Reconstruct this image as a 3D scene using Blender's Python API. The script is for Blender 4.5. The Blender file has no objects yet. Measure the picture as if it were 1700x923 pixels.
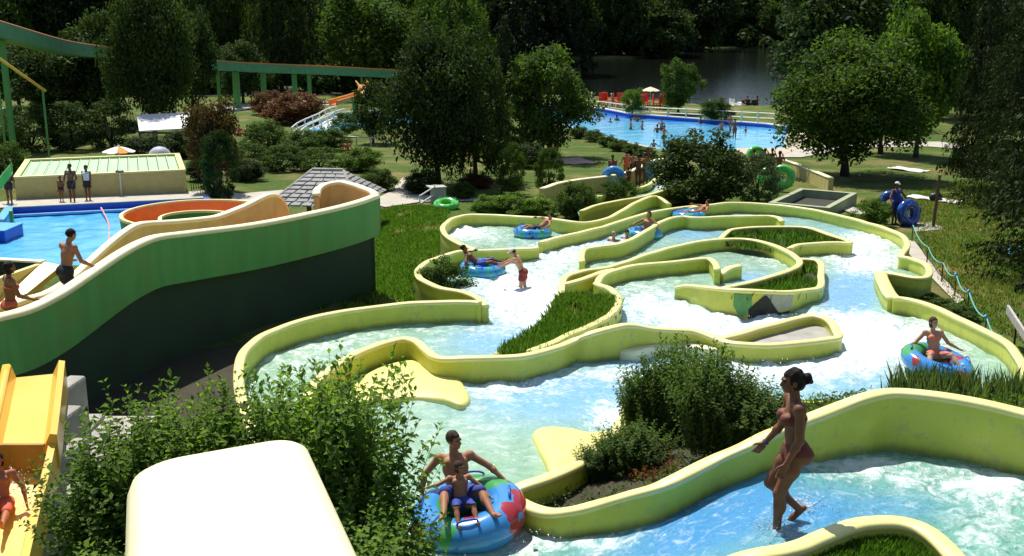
import bpy, bmesh, math, random
import numpy as np
from mathutils import Vector, Matrix, Euler
R = math.radians
scene = bpy.context.scene
COL = scene.collection
# ------------------------------------------------------------------ camera
CAMZ, PITCH, FPX, CX, CY = 10.0, R(13.7), 1800.0, 850.0, 461.5
cam = bpy.data.cameras.new('camera'); cam_o = bpy.data.objects.new('camera', cam); COL.objects.link(cam_o)
cam.sensor_width = 36.0; cam.lens = 36.0 * FPX / 1700.0
cam.clip_start = 0.1; cam.clip_end = 4000
cam_o.location = (0, 0, CAMZ); cam_o.rotation_euler = (R(90) - PITCH, 0, 0)
scene.camera = cam_o
# ------------------------------------------------------------------ sky, sun, exposure
SUN_EL, SUN_AZ = R(59), R(-24)          # azimuth measured from +Y towards +X
world = bpy.data.worlds.new('World'); scene.world = world; world.use_nodes = True
wn = world.node_tree.nodes; wl = world.node_tree.links
sky = wn.new('ShaderNodeTexSky'); sky.sky_type = 'NISHITA'; sky.sun_disc = False
sky.sun_elevation = SUN_EL; sky.sun_rotation = SUN_AZ; sky.air_density = 1.0; sky.dust_density = 1.0
wl.new(sky.outputs[0], wn['Background'].inputs[0]); wn['Background'].inputs[1].default_value = 0.10
sun = bpy.data.lights.new('sun', 'SUN'); sun_o = bpy.data.objects.new('sun', sun); COL.objects.link(sun_o)
sun.energy = 5.0; sun.angle = R(0.53); sun.color = (1.0, 0.95, 0.86)
sv = Vector((math.sin(SUN_AZ) * math.cos(SUN_EL), math.cos(SUN_AZ) * math.cos(SUN_EL), math.sin(SUN_EL)))
sun_o.rotation_euler = sv.to_track_quat('Z', 'Y').to_euler()
scene.view_settings.view_transform = 'Standard'; scene.view_settings.look = 'None'
scene.view_settings.exposure = 0.34; scene.view_settings.gamma = 1.0
scene.cycles.max_bounces = 6; scene.cycles.diffuse_bounces = 3; scene.cycles.glossy_bounces = 3
scene.cycles.transparent_max_bounces = 8; scene.cycles.caustics_reflective = False; scene.cycles.caustics_refractive = False
rng = np.random.default_rng(7); random.seed(7)
# ------------------------------------------------------------------ pixel -> world helpers
cp, sp = math.cos(PITCH), math.sin(PITCH)
def ray(px, py):
    u = (px - CX) / FPX; v = -(py - CY) / FPX
    return np.array((u, cp + v * sp, -sp + v * cp))
def P(px, py, z):
    d = ray(px, py); t = (z - CAMZ) / d[2]
    return np.array((d[0] * t, d[1] * t, z))
def PD(px, py, dep):
    d = ray(px, py); return np.array((0, 0, CAMZ)) + d * dep
def ON(px, py, F, dz=0.0, t0=3.0, t1=900.0):
    d = ray(px, py); n = 400
    ts = t0 * (t1 / t0) ** (np.arange(n) / (n - 1.0))
    zs = CAMZ + d[2] * ts; g = F(d[0] * ts, d[1] * ts) + dz
    below = np.nonzero(zs < g)[0]
    if len(below) == 0: t = t1
    elif below[0] == 0: t = t0
    else:
        a, b = ts[below[0] - 1], ts[below[0]]
        for _ in range(40):
            m = .5 * (a + b)
            if CAMZ + d[2] * m < F(d[0] * m, d[1] * m) + dz: b = m
            else: a = m
        t = b
    return np.array((d[0] * t, d[1] * t, CAMZ + d[2] * t))
def depth_of(p): return p[1] * cp - (p[2] - CAMZ) * sp
def sstep(a, b, x):
    t = np.clip((x - a) / (b - a), 0, 1); return t * t * (3 - 2 * t)
def inpoly(X, Y, poly):
    X = np.asarray(X, float); Y = np.asarray(Y, float); r = np.zeros(X.shape, bool)
    n = len(poly)
    for i in range(n):
        x1, y1 = poly[i][0], poly[i][1]; x2, y2 = poly[(i + 1) % n][0], poly[(i + 1) % n][1]
        if y1 == y2: continue
        c = ((y1 > Y) != (y2 > Y)) & (X < (x2 - x1) * (Y - y1) / (y2 - y1) + x1)
        r ^= c
    return r
# ------------------------------------------------------------------ value noise (numpy)
_NT = np.random.default_rng(3).random((64, 64))
def vnoise(x, y):
    x = np.asarray(x, float); y = np.asarray(y, float)
    xi = np.floor(x).astype(int); yi = np.floor(y).astype(int); fx = x - xi; fy = y - yi
    fx = fx * fx * (3 - 2 * fx); fy = fy * fy * (3 - 2 * fy)
    a = _NT[xi % 64, yi % 64]; b = _NT[(xi + 1) % 64, yi % 64]; c = _NT[xi % 64, (yi + 1) % 64]; d = _NT[(xi + 1) % 64, (yi + 1) % 64]
    return (a * (1 - fx) + b * fx) * (1 - fy) + (c * (1 - fx) + d * fx) * fy
def fbm(x, y, o=4):
    s = 0; a = .5
    for k in range(o): s = s + a * vnoise(x * 2 ** k + 17 * k, y * 2 ** k + 5 * k); a *= .5
    return s
# ------------------------------------------------------------------ objects
def tag(o, label=None, cat=None, group=None, kind=None):
    if label: o['label'] = label
    if cat: o['category'] = cat
    if group: o['group'] = group
    if kind: o['kind'] = kind
    return o
def empty(name, loc, rz=0.0, label=None, cat=None, group=None, kind=None):
    o = bpy.data.objects.new(name, None); COL.objects.link(o); o.location = Vector([float(c) for c in loc]); o.rotation_euler.z = rz
    o.empty_display_size = .2
    return tag(o, label, cat, group, kind)
def link(name, me, mat=None, parent=None, smooth=False):
    if mat is not None and len(me.materials) == 0: me.materials.append(mat)
    o = bpy.data.objects.new(name, me); COL.objects.link(o)
    if parent is not None: o.parent = parent
    if smooth: me.polygons.foreach_set('use_smooth', [True] * len(me.polygons))
    return o
def mesh(name, V, Fc, smooth=False):
    me = bpy.data.meshes.new(name)
    me.from_pydata([tuple(map(float, v)) for v in V], [], [tuple(map(int, f)) for f in Fc]); me.update()
    if smooth: me.polygons.foreach_set('use_smooth', [True] * len(me.polygons))
    return me
def fast_mesh(name, V, quads, smooth=False):
    V = np.asarray(V, np.float32); quads = np.asarray(quads, np.int32); k = quads.shape[1]
    me = bpy.data.meshes.new(name); me.vertices.add(len(V)); me.vertices.foreach_set('co', V.ravel())
    me.loops.add(quads.size); me.loops.foreach_set('vertex_index', quads.ravel())
    me.polygons.add(len(quads)); me.polygons.foreach_set('loop_start', np.arange(0, quads.size, k, dtype=np.int32))
    try: me.polygons.foreach_set('loop_total', np.full(len(quads), k, np.int32))
    except Exception: pass
    me.update(calc_edges=True); me.validate()
    if smooth: me.polygons.foreach_set('use_smooth', [True] * len(me.polygons))
    return me
def attr(me, name, vals):
    a = me.attributes.new(name, 'FLOAT', 'POINT'); a.data.foreach_set('value', np.asarray(vals, np.float32))
class MB:
    """collects simple shapes into one mesh"""
    def __init__(s): s.V = []; s.F = []
    def add(s, V, Fc):
        n = len(s.V); s.V += [tuple(map(float, v)) for v in V]; s.F += [tuple(i + n for i in f) for f in Fc]; return s
    def box(s, c, d, rz=0.0, M=None):
        V = []
        for x in (-.5, .5):
            for y in (-.5, .5):
                for z in (-.5, .5):
                    a, b = x * d[0], y * d[1]
                    V.append((c[0] + a * math.cos(rz) - b * math.sin(rz), c[1] + a * math.sin(rz) + b * math.cos(rz), c[2] + z * d[2]))
        if M is not None: V = [tuple(M @ Vector(v)) for v in V]
        return s.add(V, [(0, 1, 3, 2), (4, 6, 7, 5), (0, 4, 5, 1), (2, 3, 7, 6), (0, 2, 6, 4), (1, 5, 7, 3)])
    def tube(s, pts, r, n=8, caps=True):
        pts = [Vector([float(c) for c in p]) for p in pts]; rs = r if hasattr(r, '__len__') else [r] * len(pts)
        V = []; prev = None
        for i, p in enumerate(pts):
            t = (pts[min(i + 1, len(pts) - 1)] - pts[max(i - 1, 0)])
            t = t.normalized() if t.length > 1e-9 else Vector((0, 0, 1))
            if prev is None: a = t.cross(Vector((0, 0, 1)) if abs(t.z) < .9 else Vector((1, 0, 0))).normalized()
            else: a = (prev - t * prev.dot(t)).normalized()
            prev = a; b = t.cross(a)
            for k in range(n):
                q = 2 * math.pi * k / n; V.append(p + (a * math.cos(q) + b * math.sin(q)) * rs[i])
        Fc = []
        for i in range(len(pts) - 1):
            for k in range(n):
                k2 = (k + 1) % n; Fc.append((i * n + k, i * n + k2, (i + 1) * n + k2, (i + 1) * n + k))
        if caps:
            Fc.append(tuple(range(n - 1, -1, -1))); Fc.append(tuple((len(pts) - 1) * n + k for k in range(n)))
        return s.add(V, Fc)
    def lathe(s, prof, n=24, c=(0, 0, 0), ang=2 * math.pi):
        V = []; Fc = []
        for k in range(n):
            a = 2 * math.pi * k / n
            for (r, z) in prof: V.append((c[0] + r * math.cos(a), c[1] + r * math.sin(a), c[2] + z))
        m = len(prof)
        for k in range(n):
            k2 = (k + 1) % n
            for i in range(m - 1): Fc.append((k * m + i, k2 * m + i, k2 * m + i + 1, k * m + i + 1))
        return s.add(V, Fc)
    def ell(s, c, r, n=12, m=8):
        V = []; Fc = []
        for i in range(m + 1):
            t = math.pi * i / m
            for k in range(n):
                a = 2 * math.pi * k / n
                V.append((c[0] + r[0] * math.sin(t) * math.cos(a), c[1] + r[1] * math.sin(t) * math.sin(a), c[2] + r[2] * math.cos(t)))
        for i in range(m):
            for k in range(n):
                k2 = (k + 1) % n; Fc.append((i * n + k, (i + 1) * n + k, (i + 1) * n + k2, i * n + k2))
        return s.add(V, Fc)
    def build(s, name, mat, parent=None, smooth=False, bevel=0.0, label=None, cat=None, group=None, kind=None):
        me = mesh(name, s.V, s.F, smooth)
        if bevel > 0:
            bm = bmesh.new(); bm.from_mesh(me); bmesh.ops.remove_doubles(bm, verts=bm.verts, dist=1e-5)
            bmesh.ops.bevel(bm, geom=list(bm.edges), offset=bevel, segments=2, affect='EDGES', profile=.5, clamp_overlap=True)
            bm.to_mesh(me); bm.free()
        o = link(name, me, mat, parent)
        return tag(o, label, cat, group, kind)
def copy_tree(o, parent=None):
    c = o.copy(); COL.objects.link(c)
    if parent is not None: c.parent = parent
    for ch in list(o.children): copy_tree(ch, c)
    return c
# ------------------------------------------------------------------ materials
def srgb(h):
    h = h.lstrip('#'); r = []
    for i in (0, 2, 4):
        c = int(h[i:i + 2], 16) / 255.; r.append(c / 12.92 if c <= .04045 else ((c + .055) / 1.055) ** 2.4)
    return r
def mat(name, c1, c2=None, rough=.6, scale=4.0, bump=0.0, bscale=None, spec=.5, metal=0.0, detail=5, coat=0, stretch=None, dirt=None):
    m = bpy.data.materials.new(name); m.use_nodes = True; N = m.node_tree.nodes; L = m.node_tree.links
    b = N['Principled BSDF']; b.inputs['Roughness'].default_value = rough; b.inputs['Metallic'].default_value = metal
    b.inputs['Specular IOR Level'].default_value = spec; b.inputs['Coat Weight'].default_value = coat
    tc = N.new('ShaderNodeTexCoord'); src = tc.outputs['Object']
    if stretch:
        mp = N.new('ShaderNodeMapping'); mp.inputs['Scale'].default_value = stretch; L.new(src, mp.inputs[0]); src = mp.outputs[0]
    nz = N.new('ShaderNodeTexNoise'); nz.inputs['Scale'].default_value = scale; nz.inputs['Detail'].default_value = detail
    L.new(src, nz.inputs['Vector'])
    rp = N.new('ShaderNodeValToRGB'); rp.color_ramp.elements[0].position = .32; rp.color_ramp.elements[1].position = .7
    c2 = c2 or [x * .75 for x in c1]
    rp.color_ramp.elements[0].color = (*c2, 1); rp.color_ramp.elements[1].color = (*c1, 1)
    L.new(nz.outputs['Fac'], rp.inputs[0]); col = rp.outputs[0]
    if dirt:
        dcol, dsc, lo, hi = dirt
        n3 = N.new('ShaderNodeTexNoise'); n3.inputs['Scale'].default_value = dsc; n3.inputs['Detail'].default_value = 8; n3.inputs['Roughness'].default_value = .65
        L.new(tc.outputs['Object'], n3.inputs['Vector'])
        mr = N.new('ShaderNodeMapRange'); mr.inputs[1].default_value = lo; mr.inputs[2].default_value = hi; L.new(n3.outputs['Fac'], mr.inputs[0])
        mx = N.new('ShaderNodeMixRGB'); mx.inputs[2].default_value = (*dcol, 1); L.new(mr.outputs[0], mx.inputs[0]); L.new(col, mx.inputs[1]); col = mx.outputs[0]
    L.new(col, b.inputs['Base Color'])
    if bump:
        n2 = N.new('ShaderNodeTexNoise'); n2.inputs['Scale'].default_value = bscale or scale * 6; n2.inputs['Detail'].default_value = 6
        L.new(src, n2.inputs['Vector'])
        bp = N.new('ShaderNodeBump'); bp.inputs['Strength'].default_value = bump; bp.inputs['Distance'].default_value = .02
        L.new(n2.outputs['Fac'], bp.inputs['Height']); L.new(bp.outputs[0], b.inputs['Normal'])
    return m
def leaf_mat(name, dark, light, trans=.35, hue=.0):
    m = bpy.data.materials.new(name); m.use_nodes = True; N = m.node_tree.nodes; L = m.node_tree.links
    b = N['Principled BSDF']; b.inputs['Roughness'].default_value = .7; b.inputs['Specular IOR Level'].default_value = .14
    at = N.new('ShaderNodeAttribute'); at.attribute_name = 'tint'
    oi = N.new('ShaderNodeObjectInfo')
    ad = N.new('ShaderNodeMath'); ad.operation = 'MULTIPLY_ADD'; ad.inputs[1].default_value = .3; L.new(oi.outputs['Random'], ad.inputs[0]); L.new(at.outputs['Fac'], ad.inputs[2])
    rp = N.new('ShaderNodeValToRGB'); rp.color_ramp.elements[0].color = (*dark, 1); rp.color_ramp.elements[1].color = (*light, 1)
    rp.color_ramp.elements[0].position = .1; rp.color_ramp.elements[1].position = 1.1
    L.new(ad.outputs[0], rp.inputs[0]); L.new(rp.outputs[0], b.inputs['Base Color'])
    tr = N.new('ShaderNodeBsdfTranslucent'); mx2 = N.new('ShaderNodeMixRGB'); mx2.blend_type = 'MULTIPLY'; mx2.inputs[0].default_value = 1
    mx2.inputs[2].default_value = (1.5, 1.7, .6, 1); L.new(rp.outputs[0], mx2.inputs[1]); L.new(mx2.outputs[0], tr.inputs[0])
    ms = N.new('ShaderNodeMixShader'); ms.inputs[0].default_value = trans
    L.new(b.outputs[0], ms.inputs[1]); L.new(tr.outputs[0], ms.inputs[2]); L.new(ms.outputs[0], N['Material Output'].inputs[0])
    return m
M = {}
M['lime'] = mat('lime_paint', (.60, .60, .075), (.50, .52, .06), .5, 3, .25, 60, dirt=((.34, .34, .14), 6, .54, .78))
def waterline(m):
    N = m.node_tree.nodes; L = m.node_tree.links; b = N['Principled BSDF']; src = b.inputs['Base Color'].links[0].from_socket
    at = N.new('ShaderNodeAttribute'); at.attribute_name = 'wl'; tc = N.new('ShaderNodeTexCoord'); mp = N.new('ShaderNodeMapping'); mp.inputs['Scale'].default_value = (5, 5, .7); L.new(tc.outputs['Object'], mp.inputs[0])
    nz = N.new('ShaderNodeTexNoise'); nz.inputs['Scale'].default_value = 1.6; nz.inputs['Detail'].default_value = 7; nz.inputs['Roughness'].default_value = .7; L.new(mp.outputs[0], nz.inputs[0])
    a = N.new('ShaderNodeMath'); a.operation = 'MULTIPLY_ADD'; a.inputs[1].default_value = .75; a.inputs[2].default_value = -.32; L.new(at.outputs['Fac'], a.inputs[0])
    a2 = N.new('ShaderNodeMath'); a2.operation = 'ADD'; L.new(a.outputs[0], a2.inputs[0]); L.new(nz.outputs['Fac'], a2.inputs[1])
    r = N.new('ShaderNodeMapRange'); r.inputs[1].default_value = .34; r.inputs[2].default_value = .95; r.inputs[4].default_value = .75; L.new(a2.outputs[0], r.inputs[0])
    x = N.new('ShaderNodeMixRGB'); x.inputs[2].default_value = (.20, .24, .06, 1); L.new(r.outputs[0], x.inputs[0]); L.new(src, x.inputs[1]); L.new(x.outputs[0], b.inputs['Base Color'])
waterline(M['lime'])
M['cream'] = mat('cream_paint', (.80, .73, .30), (.72, .65, .24), .45, 3, .12, 60, dirt=((.55, .5, .25), 6, .6, .8))
M['pale'] = mat('pale_cream_paint', (.84, .78, .50), (.80, .73, .44), .5, 5, .15, 50)
M['tanpaint'] = mat('tan_paint', (.60, .50, .20), (.52, .43, .16), .55, 3, .3, 80, dirt=((.40, .34, .15), 2.5, .55, .8))
M['green_slide'] = mat('green_paint', (.085, .33, .08), (.065, .27, .062), .55, 2.4, .3, 90, dirt=((.16, .24, .05), .8, .48, .8), stretch=(1.4, 1.4, .22))
M['green_shaded'] = mat('shaded_green_paint', (.024, .060, .028), (.018, .042, .02), .8, .8, .3, 70)  # shade below the overhanging slide side is put into this green
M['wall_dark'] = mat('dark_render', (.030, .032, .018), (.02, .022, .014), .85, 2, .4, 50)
M['orange'] = mat('orange_gelcoat', (.76, .25, .03), (.68, .20, .025), .3, 3, .05)
M['yellow_slide'] = mat('yellow_gelcoat', (.85, .55, .09), (.80, .48, .06), .28, 1.2, .05)
M['yellow_shaded'] = mat('shaded_yellow_gelcoat', (.5, .26, .035), None, .3, 3, .05)  # step face only: its shadow is put into a browner yellow
M['white'] = mat('white_paint', (.8, .8, .76), (.72, .72, .68), .5, 5, .1)
M['soil'] = mat('soil', (.05, .04, .02), (.03, .03, .012), .95, 5, .6, 40)
M['stone'] = mat('stone', (.42, .40, .35), (.28, .27, .24), .85, 3, .6, 20)
M['concrete'] = mat('concrete', (.48, .44, .36), (.38, .35, .29), .85, 2, .4, 40)
M['wood'] = mat('wood', (.14, .08, .04), (.09, .05, .03), .8, 6, .4, 30)
M['greywood'] = mat('weathered_wood', (.5, .48, .43), (.36, .34, .31), .8, 6, .4, 30)
M['stemgreen'] = mat('green_stem', (.10, .11, .035), (.07, .07, .03), .7, 9)
M['bark'] = mat('bark', (.07, .05, .035), (.035, .027, .02), .9, 8, .8, 25, stretch=(3, 3, .5))
M['bluepaint'] = mat('blue_paint', (.03, .10, .55), (.025, .08, .45), .4, 3, .1)
M['ltblue'] = mat('light_blue_paint', (.10, .42, .72), (.08, .36, .65), .4, 3, .1)
M['ltgreen'] = mat('pale_green_sheet', (.42, .62, .36), (.36, .55, .31), .45, 2, .1)
M['red'] = mat('red_plastic', (.75, .07, .02), (.68, .06, .02), .4, 6)
M['rope'] = mat('green_rope', (.12, .42, .36), (.08, .33, .28), .7, 20)
M['pink'] = mat('pink_rope', (.75, .32, .30), (.65, .25, .24), .7, 20)
M['black'] = mat('dark_metal', (.02, .02, .02), None, .5)
M['ivory'] = mat('ivory_paint', (.82, .76, .60), None, .5, 5)
M['slate'] = mat('slate_roof', (.38, .37, .35), (.25, .245, .235), .9, 6, .6, 30)
M['towel'] = mat('towel', (.75, .72, .68), (.65, .62, .6), .95, 12, .4)
M['trunk_red'] = mat('red_cloth', (.27, .04, .03), (.2, .03, .02), .9, 8, .3)
LF = {}
LF['dark'] = leaf_mat('leaf_dark', (.010, .022, .007), (.065, .105, .022), .26)
LF['mid'] = leaf_mat('leaf_mid', (.018, .042, .009), (.105, .17, .028), .34)
LF['bright'] = leaf_mat('leaf_bright', (.04, .09, .012), (.16, .24, .035), .38)
LF['priv'] = leaf_mat('leaf_privet', (.035, .075, .014), (.20, .31, .05), .48)
LF['fine'] = leaf_mat('leaf_fine', (.022, .05, .012), (.12, .19, .035), .40)
LF['brown'] = leaf_mat('leaf_brown', (.03, .02, .008), (.11, .07, .025), .3)
LF['grey'] = leaf_mat('leaf_grey', (.035, .06, .03), (.12, .16, .08), .3)
LF['red'] = leaf_mat('leaf_red', (.04, .030, .012), (.18, .065, .028), .3)
LF['yel'] = leaf_mat('leaf_variegated', (.10, .13, .02), (.42, .42, .12), .35)
LF['conif'] = leaf_mat('needle', (.008, .016, .007), (.03, .05, .013), .12)
LF['grass'] = leaf_mat('grass_blade', (.035, .095, .013), (.12, .225, .036), .42)
LF['dry'] = leaf_mat('dry_blade', (.16, .14, .045), (.32, .28, .11), .35)
LF['reed'] = leaf_mat('reed_blade', (.04, .09, .025), (.16, .22, .08), .35)
# ================================================================== terrain heights
_gy = [0, 10.3, 11.4, 14, 17, 22, 28, 32, 38, 45, 53, 65, 80, 100, 120, 2000]
_gz = [4.2, 4.2, 3.1, 2.75, 2.55, 2.5, 2.45, 2.2, 1.95, 1.75, 1.5, 1.1, .55, .45, .45, .45]
LAKE = [(-25, 140), (2, 136), (14, 130), (22, 119), (60, 116), (150, 120), (240, 250), (200, 335), (70, 335), (44, 330), (33, 262), (27, 254), (0, 254), (-40, 250)]
def lake_d(X, Y):
    """rough signed distance to the lake outline, positive inside"""
    X = np.asarray(X, float); Y = np.asarray(Y, float); d = np.full(X.shape, 1e9)
    for i in range(len(LAKE)):
        a = np.array(LAKE[i], float); b = np.array(LAKE[(i + 1) % len(LAKE)], float); ab = b - a
        t = np.clip(((X - a[0]) * ab[0] + (Y - a[1]) * ab[1]) / (ab @ ab), 0, 1)
        d = np.minimum(d, np.hypot(X - a[0] - t * ab[0], Y - a[1] - t * ab[1]))
    return np.where(inpoly(X, Y, LAKE), d, -d)
def G(X, Y):
    X = np.asarray(X, float); Y = np.asarray(Y, float)
    z = np.interp(Y, _gy, _gz)
    hill = np.maximum(0, Y - 340) * .05 + np.maximum(0, Y - 450) * .05
    left = np.maximum(0, Y - 150) * .03 * sstep(-20, -60, X)
    z = z + np.minimum(hill, 60) + left
    far = Y > 100
    if np.any(far):
        ld = np.where(far, lake_d(X, Y), -50)
        z = z - 1.6 * sstep(-1.5, 3.5, ld)
    # pool basins are dug into the ground
    z = z - 1.2 * inpoly(X, Y, LPOOL_D) - 1.2 * inpoly(X, Y, FPOOL_D)
    return z
LPOOL_D = []; FPOOL_D = []
# course water level
_wy = [0, 13, 15, 18, 22, 26, 30.6, 36, 42, 53, 80]
_wz = [3.8, 3.8, 3.55, 3.28, 3.1, 3.0, 2.75, 2.5, 2.3, 1.95, 1.5]
def W(X, Y): return np.interp(Y, _wy, _wz) + 0 * np.asarray(X)
CH0 = P(925, 888, 3.84)[:2]; CH1 = CH0 + np.array((1, -.35)) * 2.4; _cv = CH1 - CH0; _cl = float(np.hypot(*_cv))
def W2(X, Y):
    s = ((np.asarray(X) - CH0[0]) * _cv[0] + (np.asarray(Y) - CH0[1]) * _cv[1]) / _cl ** 2
    return 3.83 + .97 * (.5 * sstep(-.1, 1.1, s) + .5 * np.clip(s, 0, 1))
# left pool and far pool outlines (world)
LP_Z, FP_Z = 1.72, .42
_lp = [P(-260, 352, LP_Z), P(22, 346, LP_Z), P(335, 331, LP_Z), P(330, 450, LP_Z), P(-300, 470, LP_Z)]
LPOOL = [(p[0], p[1]) for p in _lp]
_fp = [P(900, 176, FP_Z), P(1000, 181, FP_Z), P(1047, 190, FP_Z), P(1275, 207, FP_Z), P(1310, 212, FP_Z), P(1304, 250, FP_Z), P(1085, 250, FP_Z), P(1040, 240, FP_Z), P(985, 226, FP_Z), P(930, 209, FP_Z), P(880, 195, FP_Z)]
FPOOL = [(p[0], p[1]) for p in _fp]
LPOOL_D = LPOOL; FPOOL_D = FPOOL
# ================================================================== ground sheet
def axis(segs):
    out = [segs[0][0]]
    for (a, b, st) in segs: out += list(np.arange(a + st, b + 1e-6, st))
    return np.array(out)
xs = axis([(-900, -140, 40), (-140, -60, 5), (-60, -22, 1.2), (-22, 24, .5), (24, 64, 1.2), (64, 144, 5), (144, 904, 40)])
ys = axis([(-30, 4, 2), (4, 64, .5), (64, 142, 1.3), (142, 382, 6), (382, 1702, 60)])
XX, YY = np.meshgrid(xs, ys, indexing='ij')
ZZ = G(XX, YY) + (fbm(XX * .5, YY * .5) - .5) * .06
nx, ny = XX.shape
idx = np.arange(nx * ny).reshape(nx, ny)
q = np.stack([idx[:-1, :-1], idx[1:, :-1], idx[1:, 1:], idx[:-1, 1:]], -1).reshape(-1, 4)
gm = fast_mesh('ground', np.stack([XX, YY, ZZ], -1).reshape(-1, 3), q, True)
gmat = bpy.data.materials.new('grass_ground'); gmat.use_nodes = True
def build_ground_mat(m):
    N = m.node_tree.nodes; L = m.node_tree.links; b = N['Principled BSDF']; b.inputs['Roughness'].default_value = .95; b.inputs['Specular IOR Level'].default_value = .1
    tc = N.new('ShaderNodeTexCoord')
    def noise(s, d=6, r=.6):
        n = N.new('ShaderNodeTexNoise'); n.inputs['Scale'].default_value = s; n.inputs['Detail'].default_value = d; n.inputs['Roughness'].default_value = r
        L.new(tc.outputs['Object'], n.inputs['Vector']); return n.outputs['Fac']
    def ramp(f, a, b_, p0, p1):
        r = N.new('ShaderNodeValToRGB'); r.color_ramp.elements[0].color = (*a, 1); r.color_ramp.elements[1].color = (*b_, 1)
        r.color_ramp.elements[0].position = p0; r.color_ramp.elements[1].position = p1; L.new(f, r.inputs[0]); return r.outputs[0]
    g = ramp(noise(6, 8, .7), (.040, .075, .012), (.10, .16, .03), .35, .7)
    d = ramp(noise(9, 8, .7), (.15, .13, .045), (.27, .22, .09), .3, .7)
    f = N.new('ShaderNodeMapRange'); f.inputs[1].default_value = .46; f.inputs[2].default_value = .66; L.new(noise(.32, 6, .65), f.inputs[0])
    mx = N.new('ShaderNodeMixRGB'); L.new(f.outputs[0], mx.inputs[0]); L.new(g, mx.inputs[1]); L.new(d, mx.inputs[2])
    L.new(mx.outputs[0], b.inputs['Base Color'])
    bp = N.new('ShaderNodeBump'); bp.inputs['Strength'].default_value = .8; bp.inputs['Distance'].default_value = .05
    L.new(noise(22, 6, .7), bp.inputs['Height']); L.new(bp.outputs[0], b.inputs['Normal'])
build_ground_mat(gmat)
ground = link('ground', gm, gmat); tag(ground, kind='structure')
def overlay(name, poly, m, dz=.03, step=.6, F=G, kind='structure', parent=None):
    """a sheet laid on a surface inside a world polygon"""
    p = np.array(poly); x = np.arange(p[:, 0].min(), p[:, 0].max() + step, step); y = np.arange(p[:, 1].min(), p[:, 1].max() + step, step)
    bm = bmesh.new(); vs = [bm.verts.new((float(a[0]), float(a[1]), 0)) for a in poly]; bm.faces.new(vs)
    for xv in x[1:-1]: bmesh.ops.bisect_plane(bm, geom=bm.verts[:] + bm.edges[:] + bm.faces[:], plane_co=(float(xv), 0, 0), plane_no=(1, 0, 0))
    for yv in y[1:-1]: bmesh.ops.bisect_plane(bm, geom=bm.verts[:] + bm.edges[:] + bm.faces[:], plane_co=(0, float(yv), 0), plane_no=(0, 1, 0))
    for v in bm.verts: v.co.z = float(F(v.co.x, v.co.y)) + dz
    bmesh.ops.recalc_face_normals(bm, faces=bm.faces)
    for f in bm.faces:
        if f.normal.z < 0: f.normal_flip()
    me = bpy.data.meshes.new(name); bm.to_mesh(me); bm.free()
    return tag(link(name, me, m, parent), kind=kind)
def pix_poly(pts, F=G): return [tuple(ON(a, b, F)[:2]) for a, b in pts]
# ================================================================== water
def water_mat(name, deep, shallow, blue=None, foamy=True, rough=.07, wscale=2.2, bump=.5, fscale=5.0, bdist=.05, streak=(1, 1, 1)):
    m = bpy.data.materials.new(name); m.use_nodes = True; N = m.node_tree.nodes; L = m.node_tree.links
    b = N['Principled BSDF']; b.inputs['Specular IOR Level'].default_value = .5
    tc = N.new('ShaderNodeTexCoord'); mp = N.new('ShaderNodeMapping'); mp.inputs['Scale'].default_value = streak; L.new(tc.outputs['Object'], mp.inputs[0])
    def noise(s, d=6, r=.6, dist=0):
        n = N.new('ShaderNodeTexNoise'); n.inputs['Scale'].default_value = s; n.inputs['Detail'].default_value = d; n.inputs['Roughness'].default_value = r; n.inputs['Distortion'].default_value = dist
        L.new(mp.outputs[0], n.inputs['Vector']); return n.outputs['Fac']
    def mix(f, a, c):
        x = N.new('ShaderNodeMixRGB')
        if isinstance(f, float): x.inputs[0].default_value = f
        else: L.new(f, x.inputs[0])
        for k, s in ((1, a), (2, c)):
            if isinstance(s, (tuple, list)): x.inputs[k].default_value = (*s, 1)
            else: L.new(s, x.inputs[k])
        return x.outputs[0]
    def rng_(f, lo, hi, a=0., c=1.):
        r = N.new('ShaderNodeMapRange'); r.inputs[1].default_value = lo; r.inputs[2].default_value = hi; r.inputs[3].default_value = a; r.inputs[4].default_value = c; L.new(f, r.inputs[0]); return r.outputs[0]
    def math_(op, a, c):
        x = N.new('ShaderNodeMath'); x.operation = op
        for k, s in ((0, a), (1, c)):
            if isinstance(s, float): x.inputs[k].default_value = s
            else: L.new(s, x.inputs[k])
        return x.outputs[0]
    col = mix(rng_(noise(wscale * .7, 4), .3, .7), deep, shallow)
    if blue:
        ab = N.new('ShaderNodeAttribute'); ab.attribute_name = 'blue'; col = mix(ab.outputs['Fac'], col, blue)
    rg = None
    if foamy:
        af = N.new('ShaderNodeAttribute'); af.attribute_name = 'foam'
        n = math_('ADD', math_('MULTIPLY', noise(fscale, 6, .55, 1.2), 1.5), math_('MULTIPLY', af.outputs['Fac'], .58))
        ff = rng_(n, .86, 1.46); ffr = rng_(n, 1.0, 1.3)
        col = mix(ff, col, (.70, .77, .78)); rg = rng_(ffr, 0, 1, rough, .5)
    L.new(col, b.inputs['Base Color'])
    if rg is not None: L.new(rg, b.inputs['Roughness'])
    else: b.inputs['Roughness'].default_value = rough
    h = math_('ADD', noise(wscale, 3, .5, .4), math_('MULTIPLY', noise(wscale * 4.3, 4, .6, .3), .4))
    bp = N.new('ShaderNodeBump'); bp.inputs['Strength'].default_value = bump; bp.inputs['Distance'].default_value = bdist; L.new(h, bp.inputs['Height']); L.new(bp.outputs[0], b.inputs['Normal'])
    return m
M['course'] = water_mat('course_water', (.21, .39, .25), (.37, .54, .41), (.22, .46, .70), True, .06, 3.2, .8, 4.2, .09)
M['poolw'] = water_mat('pool_water', (.085, .42, .72), (.16, .55, .80), None, False, .06, 1.3, .5, bdist=.08)
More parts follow.
